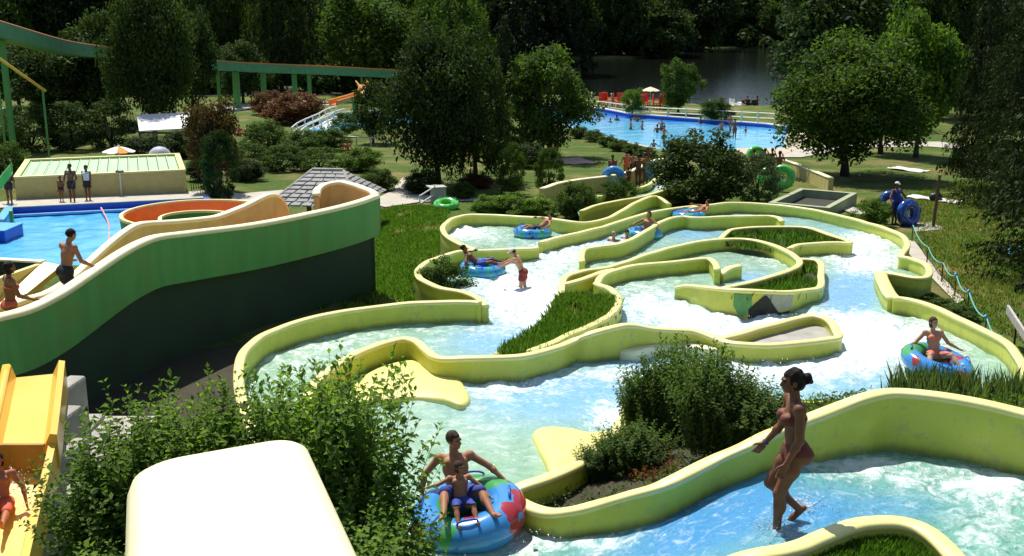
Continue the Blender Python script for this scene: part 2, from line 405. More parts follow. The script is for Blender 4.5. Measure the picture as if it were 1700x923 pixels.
M['farpool'] = water_mat('wading_pool_water', (.10, .46, .76), (.17, .56, .82), (.04, .22, .62), False, .08, 1.3, .35, bdist=.06)
M['lake'] = water_mat('lake_water', (.006, .008, .006), (.009, .011, .008), None, False, .08, .6, .24, bdist=.1, streak=(1, 2.2, 1))
def grid_water(name, poly, F, m, step, blobs, amp=.03, famp=.05, kind='structure', stepy=None):
    p = np.array([(a[0], a[1]) for a in poly]); stepy = stepy or step
    x = np.arange(p[:, 0].min() - step, p[:, 0].max() + 2 * step, step); y = np.arange(p[:, 1].min() - stepy, p[:, 1].max() + 2 * stepy, stepy)
    X, Y = np.meshgrid(x, y, indexing='ij')
    ins = inpoly((X[:-1, :-1] + X[1:, 1:]) / 2, (Y[:-1, :-1] + Y[1:, 1:]) / 2, p)
    foam = np.zeros(X.shape); blue = np.zeros(X.shape)
    for (kind_, px, py, rx, ry, a) in blobs:
        c = ON(px, py, F); cx_ = ON(px + rx, py, F); cy_ = ON(px, py - ry, F)
        r1 = abs(cx_[0] - c[0]); r2 = abs(cy_[1] - c[1])
        sl = c[0] / c[1]                     # follow the line of sight so a blob keeps its place in depth
        g = a * np.exp(-(((X - c[0] - sl * (Y - c[1])) / r1) ** 2 + ((Y - c[1]) / r2) ** 2))
        if kind_ == 'f': foam = foam + g
        else: blue = np.maximum(blue, g)
    Z = F(X, Y) + amp * (fbm(X * 1.7, Y * 1.7, 4) - .5) * 2 + np.clip(foam, 0, 1.2) * famp * (fbm(X * 3.1 + 9, Y * 3.1, 4) - .45) * 3
    ii = np.arange(X.size).reshape(X.shape)
    qq = np.stack([ii[:-1, :-1], ii[1:, :-1], ii[1:, 1:], ii[:-1, 1:]], -1)[ins]
    used, inv = np.unique(qq, return_inverse=True)
    V = np.stack([X, Y, Z], -1).reshape(-1, 3)[used]
    me = fast_mesh(name, V, inv.reshape(-1, 4), True)
    attr(me, 'foam', np.clip(foam, -.6, 1.3).ravel()[used]); attr(me, 'blue', np.clip(blue * 1.25, 0, 1).ravel()[used])
    return tag(link(name, me, m), kind=kind)
# ---- lake
lk = overlay('lake', LAKE, M['lake'], dz=0, step=40, F=lambda x, y: 0.0)
# ================================================================== walls of the rapids
def smooth_path(pts, n=4, closed=False):
    pts = [np.array(p, float) for p in pts]; out = []; N_ = len(pts)
    rngi = range(N_ if closed else N_ - 1)
    for i in rngi:
        p0 = pts[i - 1] if (closed or i > 0) else 2 * pts[0] - pts[1]
        p1 = pts[i]; p2 = pts[(i + 1) % N_]; p3 = pts[(i + 2) % N_] if (closed or i + 2 < N_) else 2 * p2 - p1
        def tj(ti, a, b): return ti + max(1e-6, np.linalg.norm((b - a)[:2])) ** .5
        t0 = 0; t1 = tj(t0, p0, p1); t2 = tj(t1, p1, p2); t3 = tj(t2, p2, p3)
        for k in range(n):
            t = t1 + (t2 - t1) * k / n
            A1 = (t1 - t) / (t1 - t0) * p0 + (t - t0) / (t1 - t0) * p1; A2 = (t2 - t) / (t2 - t1) * p1 + (t - t1) / (t2 - t1) * p2; A3 = (t3 - t) / (t3 - t2) * p2 + (t - t2) / (t3 - t2) * p3
            B1 = (t2 - t) / (t2 - t0) * A1 + (t - t0) / (t2 - t0) * A2; B2 = (t3 - t) / (t3 - t1) * A2 + (t - t1) / (t3 - t1) * A3
            out.append((t2 - t) / (t2 - t1) * B1 + (t - t1) / (t2 - t1) * B2)
    if not closed: out.append(pts[-1])
    return out
def sweep(path, prof, closed=False, caps=True):
    """sweep a cross-section [(side, dz)] along a path of (x, y, ztop[, zbot]); dz None means zbot"""
    n = len(path); V = []; m = len(prof)
    xy = np.array([[p[0], p[1]] for p in path])
    for i in range(n):
        a = xy[i - 1] if (i > 0 or closed) else xy[i]; b = xy[(i + 1) % n] if (i < n - 1 or closed) else xy[i]
        t = b - a; t = t / (np.hypot(*t) + 1e-9); nrm = np.array((-t[1], t[0]))
        for (s, dz) in prof:
            z = path[i][3] if dz is None else (path[i][3] + .75 + (.03 if dz == 'w' else .13) if isinstance(dz, str) else path[i][2] + dz)
            V.append((xy[i][0] + nrm[0] * s, xy[i][1] + nrm[1] * s, z))
    Fc = []
    for i in range(n if closed else n - 1):
        j = (i + 1) % n
        for k in range(m):
            k2 = (k + 1) % m; Fc.append((i * m + k, i * m + k2, j * m + k2, j * m + k))
    if caps and not closed:
        Fc.append(tuple(range(m - 1, -1, -1))); Fc.append(tuple((n - 1) * m + k for k in range(m)))
    return V, Fc
WALLS = {}
def channel_wall(key, label, pts, h=.42, closed=False, F=W, th=.15, deep=.75, body='lime', rim='cream', rimh=.07, name='channel_wall', n=4, cat='wall'):
    """pts: (px, py_of_top[, height over the water]); placed on the water surface F"""
    base = []
    for p in pts:
        hh = p[2] if len(p) > 2 else h
        q_ = ON(p[0], p[1], F, hh); base.append((q_[0], q_[1], q_[2], q_[2] - hh - deep))
    path = smooth_path(base, n, closed)
    path = [p + np.array((0, 0, (vnoise(p[0] * 1.3, p[1] * 1.3) - .5) * .03, 0)) for p in path]
    w = th / 2
    p4 = [np.array((p[0], p[1], p[2], p[3])) for p in path]
    V, Fc = sweep(p4, [(-w, -rimh), (w, -rimh), (w * 1.03, 'm'), (w * 1.05, 'w'), (w * 1.06, None), (-w * 1.06, None), (-w * 1.05, 'w'), (-w * 1.03, 'm')], closed)
    me_ = mesh(name, V, Fc); attr(me_, 'wl', np.tile([0, 0, .15, 1, 1, 1, 1, .15], len(path))); o = link(name, me_, M[body]); tag(o, label, cat)
    r = w + .018
    pr = [(-r, -rimh - .01), (-r, -.03), (-r * .75, -.006), (0, 0), (r * .75, -.006), (r, -.03), (r, -rimh - .01)]
    V, Fc = sweep(path, pr, closed)
    link('rim', mesh('rim', V, Fc, True), M[rim], o)
    WALLS[key] = path
    return o
channel_wall('A', 'lime wall looping round the upper left bowl where one tube rider turns',
  [(1112, 338, .3), (1090, 325, .5), (1060, 333, .5), (1037, 346, .5), (1017, 357, .4), (995, 365, .42), (968, 368, .45), (938, 365, .5), (904, 360), (868, 358), (835, 356), (804, 355), (780, 355), (762, 358), (750, 362), (742, 367), (736, 373), (735, 380), (744, 392), (769, 405), (790, 413)], .42)
channel_wall('B1', 'low lime divider between the upper left bowl and the main rapids',
  [(1165, 339), (1122, 344), (1072.6, 353), (1030, 366), (991, 377.7), (950, 387), (921, 393.6), (897, 401)], .4)
channel_wall('B2', 'lime wall round the second bowl behind the boy in red trunks',
  [(894, 410), (850, 412.3), (810, 413.5), (769, 415), (733.6, 423.6), (712, 432), (698, 441), (693, 449), (697, 459), (711, 468), (733, 476), (762, 481), (783, 488), (798, 496), (806, 506)], .4)
channel_wall('C', 'long lime wall curving round the lower left channel beside the privet bushes',
  [(797, 500), (789, 499), (760, 499), (730, 500), (691, 501), (645, 505), (603, 510), (565, 516), (530, 523), (490, 533), (459, 544), (433, 556), (415, 570), (403, 584), (397, 602), (396, 630), (401, 660), (415, 700), (445, 760), (500, 810), (580, 850)], .5)
channel_wall('D', 'winding lime wall in mid course ending in a drop shaped island',
  [(508, 690), (509, 665), (516, 643), (532, 622), (560, 603), (592, 584), (638, 567), (672, 560), (690, 564), (708, 578), (730, 591), (770, 592), (815, 591), (868, 588), (921, 575), (955, 562), (974, 554, .6), (1009, 543.6, .68), (1041, 537, .72), (1080, 542, .6), (1120, 544.5, .55), (1153, 547, .5), (1188, 558, .42), (1213, 566.6, .4), (1259, 570, .4), (1312, 567, .4), (1368, 562, .4), (1391, 558, .36), (1388, 546, .36), (1380, 533, .4), (1368, 526, .4), (1350, 523, .4), (1319, 528, .4), (1285, 537, .4), (1245, 547, .4), (1210, 556, .4), (1190, 559.5, .36)], .5)
channel_wall('E', 'curving lime wall of the large planter in front of the standing woman',
  [(1034, 696, .4), (1022, 716, .4), (991, 744, .4), (956, 768, .4), (903, 791, .35), (868, 803, .3), (851, 811, .26), (857, 823, .26)], .4, th=.17)
channel_wall('Ef', 'high cream and lime channel wall rising behind the standing woman',
  [(859, 826, .27), (885, 838, .30), (914, 845, .33), (956, 841, .38), (1000, 830, .40), (1044, 816, .44), (1100, 799, .46), (1188, 757, .42), (1240, 735, .45), (1276.6, 718, .46), (1340, 691, .56), (1400, 667, .66), (1440, 653, .74), (1481, 646, .76), (1541, 650, .78), (1630, 664, .78), (1700, 680, .76), (1800, 706, .76), (1900, 740, .7)], .4, th=.17, F=W2)
channel_wall('Eb', 'thin lime rim between the big planter and the blue water beyond it',
  [(1034, 696, .35), (1046, 672, .3), (1080, 655, .2), (1140, 650, .12), (1206, 656, .12), (1241, 668, .12), (1312, 668, .12), (1393, 666, .12), (1490, 672, .12), (1600, 680, .12), (1720, 690, .12)], .2)
channel_wall('F', 'low lime wall curving round the bottom right planter',
  [(1180, 945), (1225, 925), (1259, 916.6), (1295, 911), (1329.5, 902), (1356, 890), (1382, 879), (1408, 869), (1435, 863), (1481, 861), (1505, 864), (1526, 870), (1545, 880), (1562, 893), (1580, 911), (1600, 935)], .32, th=.17, F=W2)
channel_wall('G', 'long lime outer wall along the right edge of the upper rapids',
  [(1125, 347, .3), (1160, 341, .4), (1195, 337, .45), (1230, 335, .45), (1276.5, 337.5, .43), (1312, 341, .42), (1347, 346.5), (1400, 358), (1453, 372), (1480, 381), (1497, 389), (1505, 398), (1506, 408), (1500, 417), (1498, 424), (1510, 426), (1522, 430), (1536, 436), (1543, 446), (1540, 456), (1530, 459), (1516, 458), (1492, 454), (1470, 450.5)], .4)
channel_wall('G2', 'broad pale wall stepping down beside the blue water drop',
  [(1462, 450, .36), (1464, 459, .36), (1470, 472, .36), (1477, 485, .38), (1485, 493, .38)], .36, th=.3)
channel_wall('G3', 'lime outer wall running past the girl on the tube to the right edge',
  [(1483, 492), (1500, 493), (1524, 498), (1550, 507), (1577, 519), (1604, 531), (1630, 543.6), (1655, 556), (1675, 570), (1690, 588), (1700, 606), (1712, 640), (1718, 680), (1720, 700)], .42)
channel_wall('H', 'wavy lime wall in the upper centre below the lying tube rider',
  [(966.5, 433), (965.5, 423), (973, 411), (995, 407.5), (1019.6, 405), (1040, 399), (1055, 392), (1070, 383), (1086.7, 373), (1101, 365), (1118, 360), (1135, 358), (1150, 359.5), (1206, 358.5), (1250, 357.5), (1276.5, 357), (1291, 359), (1299, 366)], .48)
channel_wall('I', 'lime wall round the dark upper right planter with sparse grass',
  [(1196, 395), (1206, 385), (1215, 379.5), (1235, 377), (1259, 376), (1300, 375.5), (1340, 376.5), (1375, 387), (1400, 395), (1411, 402), (1393, 401.5), (1347, 403), (1325, 405), (1310, 411)], .42)
channel_wall('J', 'long lime wall curling round the middle pool and back along the planter',
  [(931, 492, .36), (934, 466, .42), (940, 458, .42), (955, 452, .42), (973.7, 447), (1005, 443), (1030, 436), (1051, 429), (1075, 421), (1101, 413), (1125, 407), (1153, 401), (1180, 397), (1206, 395), (1230, 395), (1252, 397), (1272, 402), (1291, 408), (1308, 416), (1321, 424), (1328, 432), (1324, 440), (1310, 447), (1290, 454), (1259, 462.5), (1230, 470), (1199, 477)], .42)
channel_wall('J2', 'short lime wall closing the narrow dark planter left of the middle pool',
  [(936, 470), (952, 466.5), (967, 462), (985, 455), (1002, 449), (1020, 445.5)], .42)
channel_wall('K', 'lime wall across the middle pool ending beside a small fin',
  [(992, 468), (996, 459), (1006, 452), (1020, 447), (1048, 440.5), (1080, 436), (1115, 432.5), (1146, 429.5), (1165, 428), (1177, 428), (1187, 435), (1191, 447)], .42)
channel_wall('K2', 'small lime fin standing alone in the middle pool',
  [(1196, 454, .25), (1204, 447, .34), (1213, 442, .38), (1228, 439, .4)], .36, th=.2)
channel_wall('L', 'steep lime wall bending down past the grassy planter in mid course',
  [(990, 468), (997, 472), (1012, 477), (1023, 486), (1027, 493), (1025, 506), (1012, 521), (995, 531), (973, 541), (946, 553), (921, 565), (900, 573), (880, 581)], .42)
channel_wall('L2', 'thin lime rim along the water side of the grassy planter',
  [(935, 492, .3), (919, 508, .3), (913, 524, .28), (900, 539, .26), (885, 551, .25), (861, 567, .24), (840, 578, .22), (826, 586, .2)], .28)
channel_wall('M', 'lime planter wall in mid right with a dark stained patch on its face',
  [(1123, 475, .32), (1140, 472.5, .4), (1170, 474.5, .55), (1199, 477, .64), (1230, 479.5, .68), (1259, 481, .66), (1285, 482, .6), (1312, 481.5, .52), (1340, 479, .4), (1360, 475, .36), (1363, 455, .36), (1362, 434, .36), (1354, 429.5, .36), (1329, 428, .36)], .4)
# ---- outline of the whole course for the water sheet
def xy(path): return [(p[0], p[1]) for p in path]
course_poly = []
course_poly += xy(WALLS['A'])                                   # far right of A to its lower end
course_poly += xy(WALLS['B2'])[8:]                              # second bowl
course_poly += xy(WALLS['C'])
course_poly += [tuple(ON(a, b, W)[:2]) for a, b in ((640, 900), (700, 925), (765, 950), (850, 990), (960, 970))]
course_poly += [tuple(ON(a, b, W)[:2]) for a, b in ((1100, 1000), (1060, 905))]
course_poly += xy(WALLS['Ef'])[0:1] + xy(WALLS['E'])[::-1]
course_poly += xy(WALLS['Eb'])
course_poly += xy(WALLS['G3'])[::-1] + xy(WALLS['G2'])[::-1] + xy(WALLS['G'])[::-1]
BL = []
def f(*a): BL.append(('f',) + a)
def bl(*a): BL.append(('b',) + a)
f(875, 505, 70, 34, 1.2); f(850, 470, 100, 30, .8); f(930, 425, 90, 25, .8); f(1000, 395, 80, 18, .55); f(790, 388, 60, 16, .75); f(760, 380, 30, 12, .7)
f(1290, 540, 130, 26, 1.0); f(1420, 545, 90, 30, .9); f(1150, 530, 110, 26, .85); f(1250, 615, 170, 26, .95); f(1420, 590, 130, 30, .7); f(1420, 412, 90, 22, .95); f(1440, 440, 50, 16, 1.1)
f(1290, 425, 60, 22, .6); f(1080, 500, 80, 22, .7); f(1060, 470, 80, 16, .35); f(830, 640, 90, 18, .9); f(1000, 620, 120, 14, .6); f(1010, 690, 34, 30, 1.0); f(560, 560, 90, 26, .5); f(480, 600, 70, 40, .45); f(780, 700, 120, 60, .28)
f(940, 890, 90, 40, 1.15); f(860, 850, 60, 40, .5); f(1040, 340, 40, 10, .8); f(1300, 352, 60, 10, .4); f(1230, 372, 60, 10, .4); f(1450, 390, 50, 12, .6); f(1520, 560, 130, 40, .55); f(1180, 655, 70, 20, .6); f(720, 545, 90, 16, .3)
bl(930, 655, 150, 42, 1.0); bl(1060, 600, 120, 20, .9); bl(1412, 485, 52, 34, 1.3); bl(830, 565, 90, 26, .9); bl(850, 500, 110, 50, .5); bl(1150, 385, 60, 16, .7); bl(1260, 465, 60, 12, .8); bl(1000, 400, 90, 20, .5); bl(1150, 630, 160, 34, .7); bl(1400, 630, 200, 40, .55); bl(1100, 520, 120, 30, .4); bl(1300, 360, 120, 14, .35); bl(1060, 575, 40, 12, 1.0); bl(1400, 380, 90, 20, .4)
course = grid_water('course_water', course_poly, W, M['course'], .09, BL, .04, .10)
# upper run where the woman stands
ch_poly = xy(WALLS['Ef'])[::1] + [tuple(ON(a, b, W2)[:2]) for a, b in ((1900, 900), (1900, 1100), (1000, 1100), (905, 1000), (893, 930), (882, 885), (868, 852))]
BL = []
f(930, 892, 60, 24, 1.0); f(1010, 900, 60, 20, .6); f(1430, 778, 80, 14, .7); f(1560, 800, 120, 24, .55); f(1660, 850, 60, 60, .5); f(1120, 880, 160, 40, .2); f(1600, 880, 60, 30, .3); f(1400, 766, 120, 10, .9); f(1640, 800, 70, 30, .6); f(1292, 884, 26, 8, .7); f(1336, 838, 22, 6, .7)
bl(1180, 860, 200, 60, 1.0); bl(1330, 850, 150, 50, .8); bl(1450, 840, 120, 30, .55)
M['course2'] = water_mat('upper_run_water', (.10, .30, .22), (.20, .44, .36), (.06, .27, .55), True, .05, 4.0, .9, 5.0, .09)
grid_water('upper_run_water', ch_poly, W2, M['course2'], .06, BL, .03, .05)
def soil(name, poly3, m=None):
    """earth filling a planter: a sheet spanned between points (x, y, z)"""
    bm = bmesh.new(); vs = [bm.verts.new(tuple(map(float, p[:3]))) for p in poly3]
    es = [bm.edges.new((vs[i], vs[(i + 1) % len(vs)])) for i in range(len(vs))]
    bmesh.ops.triangle_fill(bm, edges=es, use_beauty=True)
    bmesh.ops.recalc_face_normals(bm, faces=bm.faces)
    for f_ in bm.faces:
        if f_.normal.z < 0: f_.normal_flip()
    me = bpy.data.meshes.new(name); bm.to_mesh(me); bm.free()
    return tag(link(name, me, m or M['soil']), kind='structure')
def low(path, d): return [(p[0], p[1], p[2] - d) for p in path]
def away(path, d):
    t = np.gradient(np.array([[p[0], p[1]] for p in path]), axis=0); t /= np.linalg.norm(t, axis=1, keepdims=True)
    return [(p[0] - q_[1] * d, p[1] + q_[0] * d, p[2]) for p, q_ in zip(path, t)]
soilE = low(WALLS['E'], .34) + away(low(WALLS['Ef'][2:69], .40), .14) + low(WALLS['Eb'][::-1][:], .03)
soil('planter_soil', soilE)
iD = WALLS['D'][22 * 4:]; soil('planter_soil', low(iD, .22), M['stone'])
soil('planter_soil', low(WALLS['I'], .24))
soil('planter_soil', low(WALLS['L'][3 * 4:], .2) + low(WALLS['L2'][::-1], .06))
soil('planter_soil', low(WALLS['M'][3 * 4:], .25) + low(WALLS['J'][18 * 4 + 8:], .3))
soil('planter_soil', low(WALLS['J'][4:6 * 4], .3) + low(WALLS['J2'][::-1], .3))
soil('planter_soil', low(WALLS['F'], .25) + [tuple(ON(1600, 1100, W2, 0)), tuple(ON(1150, 1100, W2, 0))])
# ================================================================== vegetation
def unit(v): return v / (np.linalg.norm(v, axis=-1, keepdims=True) + 1e-9)
def leaf_quads(name, C, Nrm, size, asp, rg, tint, up=None):
    """one diamond leaf per centre"""
    n = len(C); Nrm = unit(Nrm)
    a = unit(np.cross(Nrm, unit(rg.normal(size=(n, 3))))) if up is None else unit(up - Nrm * np.sum(up * Nrm, 1, keepdims=True) + 1e-6)
    b = np.cross(Nrm, a); s = (size * (0.6 + .8 * rg.random(n)))[:, None] if np.ndim(size) == 0 else np.asarray(size)[:, None]
    fold = Nrm * s * .18
    V = np.stack([C - a * s, C + b * s * asp + fold, C + a * s, C - b * s * asp + fold], 1).reshape(-1, 3)
    q = np.arange(n * 4).reshape(-1, 4)
    me = fast_mesh(name, V, q); attr(me, 'tint', np.repeat(tint, 4)); return me
def tri_mesh_of_limbs(name, trunk_h, r0, limbs, rg, base_r=None):
    mb = MB()
    k = 7; pts = [(rg.normal() * .006 * i, rg.normal() * .006 * i, trunk_h * i / k) for i in range(k + 1)]
    mb.tube(pts, [r0 * (1.35 if i == 0 else 1) * (1 - .75 * i / k) for i in range(k + 1)], 8)
    for (z0, tip, r) in limbs:
        p0 = np.array((0, 0, z0)); p1 = np.array(tip); m = (p0 + p1) / 2 + np.array((0, 0, -.02)) + rg.normal(size=3) * .015
        mb.tube([p0, m, p1], [r, r * .65, r * .25], 6)
    me = mesh(name, mb.V, mb.F, True); return me
def crown_broad(seed, N=12000, z0=.1, nclus=80, size=.02, rx=.5, lump=.33, zc=None):
    rg = np.random.default_rng(seed); zc = z0 + (1 - z0) * .46 if zc is None else zc
    d = unit(rg.normal(size=(nclus, 3)))
    rr = rg.uniform(.55, .98, nclus) * (1 + lump * (rg.random(nclus) - .5))
    up = np.where(d[:, 2:3] > 0, 1 - zc, zc - z0)
    cc = d * rr[:, None] * np.concatenate([np.full((nclus, 2), rx), up], 1) * .87 + np.array((0, 0, zc))
    cr = rg.uniform(.085, .17, nclus) * 1.05
    w = cr ** 2; pick = rg.choice(nclus, N, p=w / w.sum())
    o = unit(rg.normal(size=(N, 3))) * (rg.random(N) ** .45)[:, None]; o[:, 2] *= .75
    C = cc[pick] + o * cr[pick][:, None]
    C += rg.normal(size=C.shape) * .006; C[:, 2] = np.maximum(C[:, 2], .01)
    nr = unit(o * .8 + rg.normal(size=(N, 3)) * .7 + np.array((0, 0, .5)))
    tint = np.clip(rg.normal(.42, .2, N) + (rg.random(nclus)[pick] - .5) * .35, 0, 1)
    cm = leaf_quads('crown', C, nr, size, .58, rg, tint)
    lb = [(rg.uniform(.3, .8) * zc, cc[i] * .9, .014) for i in rg.choice(nclus, 9, False)]
    tm = tri_mesh_of_limbs('trunk', zc * 1.25, .026, lb, rg)
    return cm, tm
def crown_droop(seed, N=15000, z0=.02, size=.019, strands=420):
    """feathery crown of hanging sprays"""
    rg = np.random.default_rng(seed)
    az = rg.random(strands) * 6.283; zz = rg.uniform(.14, 1.0, strands); prof = np.sqrt(np.clip(1 - ((zz - .36) / .66) ** 2, 0.02, 1)) * .5
    r = prof * rg.uniform(.35, 1.02, strands) * (1 + .22 * np.sin(az * 3 + seed))
    top = np.stack([r * np.cos(az), r * np.sin(az), zz], 1); ln = rg.uniform(.05, .15, strands)
    pick = rg.integers(0, strands, N); t = rg.random(N)
    C = top[pick] + np.stack([np.cos(az[pick]) * .05 * t, np.sin(az[pick]) * .06 * t, -ln[pick] * t], 1) + rg.normal(size=(N, 3)) * .017
    C[:, 2] = np.maximum(C[:, 2], z0)
    nr = unit(rg.normal(size=(N, 3)) + np.stack([np.cos(az[pick]), np.sin(az[pick]), .5 + 0 * t], 1) * .8)
    up = np.tile(np.array((0, 0, -1.)), (N, 1)) + rg.normal(size=(N, 3)) * .7
    tint = np.clip(rg.normal(.4, .18, N) + (rg.random(strands)[pick] - .5) * .4, 0, 1)
    cm = leaf_quads('crown', C, nr, size, .4, rg, tint, up)
    lb = [(top[i][2] * .75, top[i] * .9, .013) for i in rg.choice(strands, 12, False)]
    return cm, tri_mesh_of_limbs('trunk', .92, .026, lb, rg)
def crown_conifer(seed, N=15000, z0=.04, tiers=26, size=.017, droop=.35):
    rg = np.random.default_rng(seed); nb = tiers * 9
    zb = z0 + (1 - z0) * rg.random(nb) ** 1.25; az = rg.random(nb) * 6.283; L_ = .5 * (1 - zb) ** .72 * rg.uniform(.75, 1.1, nb) / (1 - z0) ** .72 + .02
    w = L_ / L_.sum(); pick = rg.choice(nb, N, p=w); t = rg.random(N) ** .7
    lat = rg.normal(size=N) * .035 * (1.1 - t) + rg.normal(size=N) * .008
    rad = L_[pick] * t; hang = rg.random(N) ** 2 * .04
    C = np.stack([np.cos(az[pick]) * rad - np.sin(az[pick]) * lat, np.sin(az[pick]) * rad + np.cos(az[pick]) * lat, zb[pick] + .04 * t - droop * .25 * t ** 2 - hang], 1)
    nr = unit(rg.normal(size=(N, 3)) * .6 + np.array((0, 0, .9)))
    up = np.stack([np.cos(az[pick]), np.sin(az[pick]), -.9 + 0 * t], 1) + rg.normal(size=(N, 3)) * .3
    tint = np.clip(rg.normal(.38, .2, N) + t * .15, 0, 1)
    cm = leaf_quads('crown', C, nr, size, .36, rg, tint, up)
    lb = [(zb[i], (math.cos(az[i]) * L_[i] * .8, math.sin(az[i]) * L_[i] * .8, zb[i] + .02), .007) for i in range(14)]
    return cm, tri_mesh_of_limbs('trunk', .97, .022, lb, rg)
def crown_column(seed, N=10000, size=.02, rx=.5):
    rg = np.random.default_rng(seed); nclus = 90
    z = rg.uniform(.06, .97, nclus); az = rg.random(nclus) * 6.283; pr = (np.clip(np.sin(np.pi * np.clip(z * .93 + .06, 0, 1)), 0, 1) ** .55) * rx
    r = pr * rg.uniform(.45, .92, nclus); cc = np.stack([r * np.cos(az), r * np.sin(az), z], 1); cr = rg.uniform(.05, .11, nclus)
    pick = rg.integers(0, nclus, N); o = unit(rg.normal(size=(N, 3))) * (rg.random(N) ** .4)[:, None]; o[:, :2] *= 1.6
    C = cc[pick] + o * cr[pick][:, None]; C[:, 2] = np.clip(C[:, 2], .015, 1.02)
    nr = unit(o + rg.normal(size=(N, 3)) * .6 + np.array((0, 0, .3)))
    tint = np.clip(rg.normal(.42, .2, N) + (rg.random(nclus)[pick] - .5) * .35, 0, 1)
    cm = leaf_quads('foliage', C, nr, size, .55, rg, tint)
    lb = [(.05, cc[i] * .9, .012) for i in rg.choice(nclus, 10, False)]
    return cm, tri_mesh_of_limbs('stem', .5, .03, lb, rg)
PROTO = {}
for k_, a in (('broad1', (11,)), ('broad2', (12,)), ('broad3', (13,))): PROTO[k_] = crown_broad(*a)
PROTO['dome'] = crown_broad(14, 12000, .0, 80, zc=.36)
PROTO['airy'] = crown_broad(15, 9000, .06, 50, .022, lump=.6)
PROTO['high'] = crown_broad(16, 10000, .3, 60, .02)
for k_, s_ in (('droop1', 21), ('droop2', 22), ('droop3', 23)): PROTO[k_] = crown_droop(s_)
for k_, s_ in (('con1', 31), ('con2', 32)): PROTO[k_] = crown_conifer(s_)
PROTO['con_big'] = crown_conifer(33, 42000, .03, 40, .0095, .22)
PROTO['broad_big'] = crown_broad(17, 34000, .13, 120, .0135)
for k_, s_ in (('col1', 41), ('col2', 42)): PROTO[k_] = crown_column(s_)
PROTO['shrub1'] = crown_column(43, 6500, .02); PROTO['shrub2'] = crown_column(44, 6500, .022)
_pm = {}
def plant(kind, lf, px, yb, yt, w, label, cat='tree', group=None, name='leafy_tree', base=None, rz=None, depthy=None):
    """stand a plant with its foot at pixel (px, yb) on the ground, w and yb-yt its size in the photograph"""
    p = ON(px, yb, G) if base is None else np.array(base); d = depth_of(p); k = d / FPX
    h = (yb - yt) * k / .955; wd = w * k
    key = (kind, lf); cm, tm = PROTO[kind]
    if key not in _pm:
        c2 = cm.copy(); c2.materials.clear(); c2.materials.append(LF[lf]); t2 = tm.copy(); t2.materials.clear(); t2.materials.append(M['bark']); _pm[key] = (c2, t2)
    c2, t2 = _pm[key]; wd *= 1.18; h *= 1.03
    shr = name.endswith(('shrub', 'bush', 'plant'))
    e = empty(name, (p[0], p[1], p[2] - .02), random.random() * 6.28 if rz is None else rz, label, cat, group); e.scale = (wd, wd, h)
    link('foliage' if shr else 'crown', c2, None, e); link('stem' if shr else 'trunk', t2, None, e)
    return e
# --- individual trees of the park
plant('broad_big', 'dark', 258, 236, -20, 128, 'tall dark tree hiding the middle of the green flume')
plant('broad_big', 'dark', 728, 312, 60, 160, 'large full dark tree right of the slate roofed hut')
plant('droop3', 'dark', 790, 300, 95, 120, 'feathery dark tree crowding the right side of the larger full tree', name='weeping_tree')
plant('broad3', 'mid', 612, 156, -14, 150, 'light green tree rising behind the end of the flume', name='weeping_tree')
plant('droop2', 'mid', 745, 158, -8, 140, 'pale green weeping tree with a sunlit top above the parasol roof', name='weeping_tree')
plant('broad2', 'mid', 912, 262, 88, 138, 'round topped tree at the left end of the bathing pool')
plant('con1', 'conif', 838, 258, 45, 88, 'narrow dark conifer left of the round topped tree by the pool', name='conifer_tree')
plant('dome', 'dark', 1090, 98, -10, 118, 'round dark tree standing on the grass bank of the lake')
plant('broad_big', 'mid', 1402, 292, 72, 218, 'large spreading tree shading the lawn right of the bathing pool')
plant('broad1', 'dark', 1370, 205, -45, 190, 'dark tree directly behind the large spreading tree')
plant('broad3', 'bright', 1520, 262, 22, 125, 'bright yellow green tree in sun right of the spreading tree')
plant('broad1', 'mid', 1462, 255, 55, 120, 'mid green tree between the spreading tree and the bright one')
plant('droop1', 'grey', 1572, 190, 0, 78, 'grey green feathery tree behind the bright yellow green tree', name='weeping_tree')
plant('con_big', 'conif', 1692, 345, -150, 190, 'tall black green conifer at the far edge of the lawn', name='conifer_tree')
plant('con2', 'conif', 1618, 290, -60, 100, 'slimmer dark conifer left of the tall black green one', name='conifer_tree')
plant('con_big', 'conif', 1835, 470, -300, 380, 'near dark conifer whose drooping branches hang in over the lawn', name='conifer_tree')
plant('airy', 'mid', 1126, 188, 98, 60, 'small airy tree beside the parasol at the lake side')
plant('airy', 'bright', 1050, 190, 146, 32, 'small bright palm like tree left of the cream parasol')
plant('broad3', 'dark', 120, 215, 62, 150, 'dark bushy tree under the left flume')
plant('broad1', 'dark', 34, 190, 60, 120, 'dark tree beside the yellow rail at the left edge')
plant('broad2', 'dark', 620, 238, 138, 62, 'small dark round tree in front of the little blue pool')
plant('broad1', 'brown', 358, 318, 162, 88, 'brownish leaved tree above the dark clipped cypress')
plant('col1', 'dark', 367, 336, 226, 62, 'dark clipped cypress beside the bathing terrace', name='cypress_shrub')
